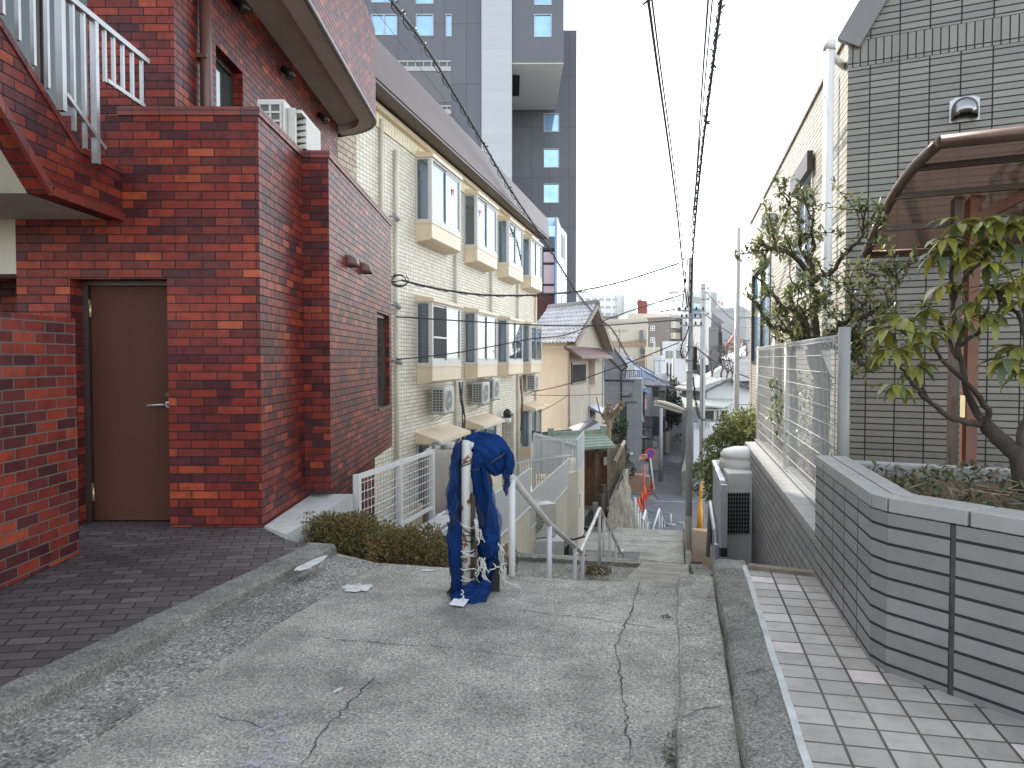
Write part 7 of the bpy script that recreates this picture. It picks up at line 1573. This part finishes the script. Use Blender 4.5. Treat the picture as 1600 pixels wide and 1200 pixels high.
bush('small_shrub', 'dark little shrub behind the blue netting at the stair edge', 'shrub', [(P_(790,880,5.75),(.10,.12,.14)),(P_(720,895,5.9),(.2,.15,.14))], 1500, 'leaf_hedge', .024, 3, base=(-.1,5.75,-.5))
m = MB(); m.prism([(-1.62,5.7),(-1.62,8.2),(-.4,8.2),(.0,5.32),(-.4,5.5)], -3, -.42); struct(m.build('planting_bed', M['soil']))
# ---- sunlit bush right
bush('leafy_tree', 'bushy sunlit tree with pale green leaves beyond the low tiled wall', 'tree', [(P_(1150,672,16),(.42,.4,.36)),(P_(1128,700,16.3),(.42,.4,.4)),(P_(1170,690,15.6),(.35,.4,.40)),(P_(1112,735,16),(.28,.3,.30)),(P_(1165,655,16),(.28,.3,.22)),(P_(1113,770,15.8),(.17,.2,.22)),(P_(1125,740,15.8),(.25,.25,.28)),(P_(1150,720,16.2),(.4,.4,.3))], 6500, 'leaf_light', .085, 5, base=P_(1128,850,16), shell=.55)
m = MB(); r = random.Random(2); branch(m, [P_(1130,860,16), P_(1128,790,16), P_(1135,720,16)], .07, .04, .03, r); o = m.build('trunk', M['bark'], None); par = [x for x in bpy.data.objects if x.name == 'leafy_tree'][0]; 
for v in o.data.vertices: v.co -= par.location
o.parent = par
bush('dark_shrub', 'dark green shrub low beside the second pole', 'shrub', [(P_(1092,748,40),(.35,.4,.8)),(P_(1104,735,41),(.6,.5,.7))], 1600, 'leaf_dark', .14, 6, base=P_(1094,770,40))
bush('street_tree', 'dark green street tree far down the lane', 'tree', [(P_(1050,620,85),(1.2,1.2,2.0)),(P_(1046,645,88),(1.3,1.2,1.5)),(P_(1055,640,95),(1.1,1.2,1.8))], 1500, 'leaf_dark', .35, 7, base=P_(1050,672,86))
bush('ivy_clump', 'dark climbing leaves on the gate fence beside the grey house', 'creeper', [(P_(962,690,31),(.4,.4,.7)),(P_(972,715,31.5),(.22,.3,.5)),(P_(983,735,32),(.25,.3,.3)),(P_(968,665,31),(.28,.3,.4))], 1900, 'leaf_dark', .12, 8, base=P_(966,740,31))
bush('weed_clump', 'weeds on the retaining edge of the stair landing', 'weeds', [(P_(935,892,10.4),(.16,.12,.05)),(P_(918,890,10.6),(.1,.1,.05))], 500, 'leaf_hedge', .04, 9, stems=False, base=P_(935,900,10.4))
for i, (u, v, s_) in enumerate(((1041,966,1.2),(1050,1180,1.8),(1052,1150,1),(1053,1195,1.4))):
    r = random.Random(i); c = atz(u, v, .0); lv = MB()
    for k in range(int(26*s_)): leaf(lv, c+Vector((r.uniform(-.02,.02)*s_, r.uniform(-.03,.03)*s_, .003)), rv(r)+Vector((0,0,.8)), Vector((0,0,1)), r.uniform(.008,.02), .007)
    o = lv.build('weed_tuft', M['leaf_dark'], nofix=True); tag(o, ['tiny green weed at the far end of the low kerb strip','largest weed tuft at the bottom of the picture by the kerb strip','small weed tuft just behind the largest one by the kerb strip','weed tuft nearest the camera in the kerb joint'][i], 'weed')
# ---- pollarded tree by the gate, bare tree
r = random.Random(14)
t = thing('pollarded_tree', 'pale pruned tree stump with two thick limbs behind the green gate roof', 'tree', P_(950,700,30)); m = MB()
branch(m, [P_(948,720,30), P_(947,680,30), P_(949,657,30)], .20, .19, .02, r); branch(m, [P_(948,665,30), P_(955,650,30), P_(970,634,29.5)], .17, .13, .03, r); branch(m, [P_(948,665,30), P_(946,645,30), P_(951,634,30)], .13, .12, .02, r)
for k in range(22): q = at(*((972,632,29.5) if k % 2 else (951,633,30))); branch(m, [q+rv(r)*.08, q+rv(r)*.2+Vector((0,0,.1))], .03, .008, .01, r, 2)
m.build('trunk', M['bark2'], t); m = MB(); branch(m, [P_(947,660,30), P_(938,645,30), P_(932,620,30)], .04, .015, .03, r); m.build('thin_branch', M['bark'], t)
t = thing('bare_tree', 'leafless spreading tree behind the white gabled house', 'tree', P_(1122,612,68)); m = MB(); b0 = at(1122,612,68)
def grow(p, d, L, rad, lvl):
    q = p+d*L; branch(m, [p, p.lerp(q,.5)+rv(r)*L*.08, q], rad, rad*.6, L*.02, r, 2)
    if lvl == 0: return
    for k in range(r.choice((2,3,3))): nd = (d+rv(r)*.62+Vector((0,0,.12))).normalized(); grow(q, nd, L*r.uniform(.62,.85), rad*.58, lvl-1)
for k in range(5): grow(b0+Vector((k*.35-.7,0,0)), (Vector((k*.28-.56+r.uniform(-.1,.1), r.uniform(-.3,.3), 1))).normalized(), 1.7, .12, 4)
m.build('branches', plain('grey_bark', (.10,.085,.08), .9, var=.2), t)
# ================================================================ CABLES
def spline(P, n=10):
    out = []
    for i in range(len(P)-1):
        a = P[max(i-1,0)]; b = P[i]; c = P[i+1]; d = P[min(i+2,len(P)-1)]
        for k in range(n):
            f = k/n; out.append(.5*((2*b)+(c-a)*f+(2*a-5*b+4*c-d)*f*f+(3*b-a-3*c+d)*f**3))
    out.append(P[-1]); return out
def wire(label, pts, rad, spiral=None, extra=None, knots=0, seed=0):
    P = spline([at(*p) for p in pts], 12); t = thing('overhead_cable', label, 'cable', tuple(P[0]), 'overhead cables and wires'); m = MB(); m.tube(P, rad, 6, False); m.build('cable', M['cable'], t)
    if spiral:
        sr, pitch, rr = spiral; L = 0; S = []
        for i in range(len(P)-1):
            seg = (P[i+1]-P[i]); d_ = seg.normalized(); x = d_.cross(Vector((0,0,1))).normalized(); y = x.cross(d_); n = max(1, int(seg.length/(pitch/8)))
            for k in range(n): q = P[i]+seg*(k/n); a = (L+seg.length*k/n)/pitch*6.283; S.append(q+x*math.cos(a)*sr+y*math.sin(a)*sr-Vector((0,0,sr*.3)))
            L += seg.length
        m = MB(); m.tube(S, rr, 4, False); m.build('spiral_hanger', M['cable'], t)
    if extra:
        m = MB(); m.tube([p+Vector(extra) for p in P], rad*.7, 5, False); m.build('second_strand', M['cable'], t)
    if knots:
        r = random.Random(seed); m = MB()
        for k in range(knots): q = P[r.randrange(2, len(P)-1)]; m.tube([q+rv(r)*.03, q, q+rv(r)*.08], rad*.7, 4)
        m.build('ties', M['cable'], t)
    return t
wire('thick black cable with spiral hanger crossing down from top left to the grey poles', [(598,-30,11),(612,0,12),(660,65,14.5),(700,130,17),(750,215,20.5),(800,300,24.5),(850,375,29),(905,462,34),(940,500,37),(959,518,38.5),(985,562,42),(1013,583,45),(1045,598,48),(1074,602,50)], .032, (.07,.9,.011), None, 40, 1)
wire('leftmost black cable running from the top edge down to the nearest pole', [(1008,-40,8.6),(1013,0,9),(1028,110,11),(1045,230,13.5),(1058,330,16),(1066,410,18),(1074,480,20)], .019, None, (.04,0,.015), 12, 2)
wire('rightmost thick black cable coming down to the nearest pole', [(1135,-40,8.6),(1127,0,9),(1113,110,11),(1098,230,13.5),(1087,340,16.3),(1082,410,18),(1079,490,20)], .021, (.034,.35,.009), None, 20, 3)
wire('thin cable just left of the rightmost overhead cable', [(1118,-40,8.6),(1113,0,9),(1103,110,11),(1093,230,13.5),(1084,340,16.3),(1078,410,18),(1076,480,20)], .010)
wire('middle thin cable dropping beside the nearest pole', [(1110,-40,8.9),(1105,20,9.3),(1096,150,12),(1086,300,15.5),(1074,410,18.5),(1066,480,20)], .013)
wire('drooping black service cable from the brick corner to the top of the nearest pole', [(628,438,14.5),(660,446,14.7),(700,454,15),(760,461,15.7),(835,461,16.6),(900,455,17.5),(960,443,18.3),(1010,428,19),(1061,411,20)], .021, (.028,.5,.007), None, 0, 4)
m = MB(); r = random.Random(6); c = at(624,438,14.3)
clmp = thing('cable_clamp', 'black looped cable clamp on the cream wall by the brick corner', 'cable clamp', tuple(c))
for k in range(3): m.tube([c+Vector((math.cos(a)*.12*(1+.2*k), r.uniform(-.02,.02), math.sin(a)*.09*(1+.2*k))) for a in [i/10*6.283*.8+k for i in range(11)]], .009, 5)
m.tube([at(612,441,14.2), at(628,438,14.5)], .012, 5); m.build('loops', M['cable'], clmp)
wire('thin level cable crossing the second row of bay windows', [(619,495,15),(700,500,15.6),(800,506,16.5),(880,509,17.4),(950,508,18.2),(1020,503,19.3),(1060,500,20)], .016)
wire('thin cable rising from the cream wall across the bay windows to the right', [(619,562,15),(700,553,15.8),(770,541,16.6),(833,529,17.2),(880,524,17.8),(925,508,18.4),(990,484,19.2),(1067,460,20)], .013)
wire('cable rising from the lower cream wall past the peach house to the nearest pole', [(824,614,31),(880,602,28),(940,582,25),(1000,560,22.5),(1061,535,20)], .016)
wire('thin sagging wire in front of the peach house wall', [(828,617,31),(880,618,31.5),(940,616,33),(985,612,38)], .013)
wire('short slanting wire on the peach house wall', [(834,648,31),(862,634,31.5),(887,618,32.5)], .014)
wire('upper cable from the second pole towards the right edge of the street', [(1103,455,34),(1120,475,32),(1140,495,28),(1165,512,24)], .018)
wire('middle cable from the second pole towards the right', [(1103,492,34),(1125,510,31),(1150,525,27),(1170,532,23)], .022)
wire('lower cable from the second pole sloping down to the right', [(1090,545,22),(1110,560,24),(1140,578,26),(1170,590,27)], .02)
wire('thin bright wire crossing the dark tower behind the thick cable', [(583,12,40),(640,85,41),(700,165,42),(756,262,43)], .012)
wire('tangled low cable between the two grey poles', [(1083,590,20),(1090,640,22),(1100,655,28),(1130,655,30),(1160,650,30)], .02, (.05,.5,.01))
wire('pair of thin wires between the lane poles under the spiral cable', [(1013,583,44),(1040,600,60),(1050,606,78),(1062,604,70)], .02, None, (0,0,-.3))
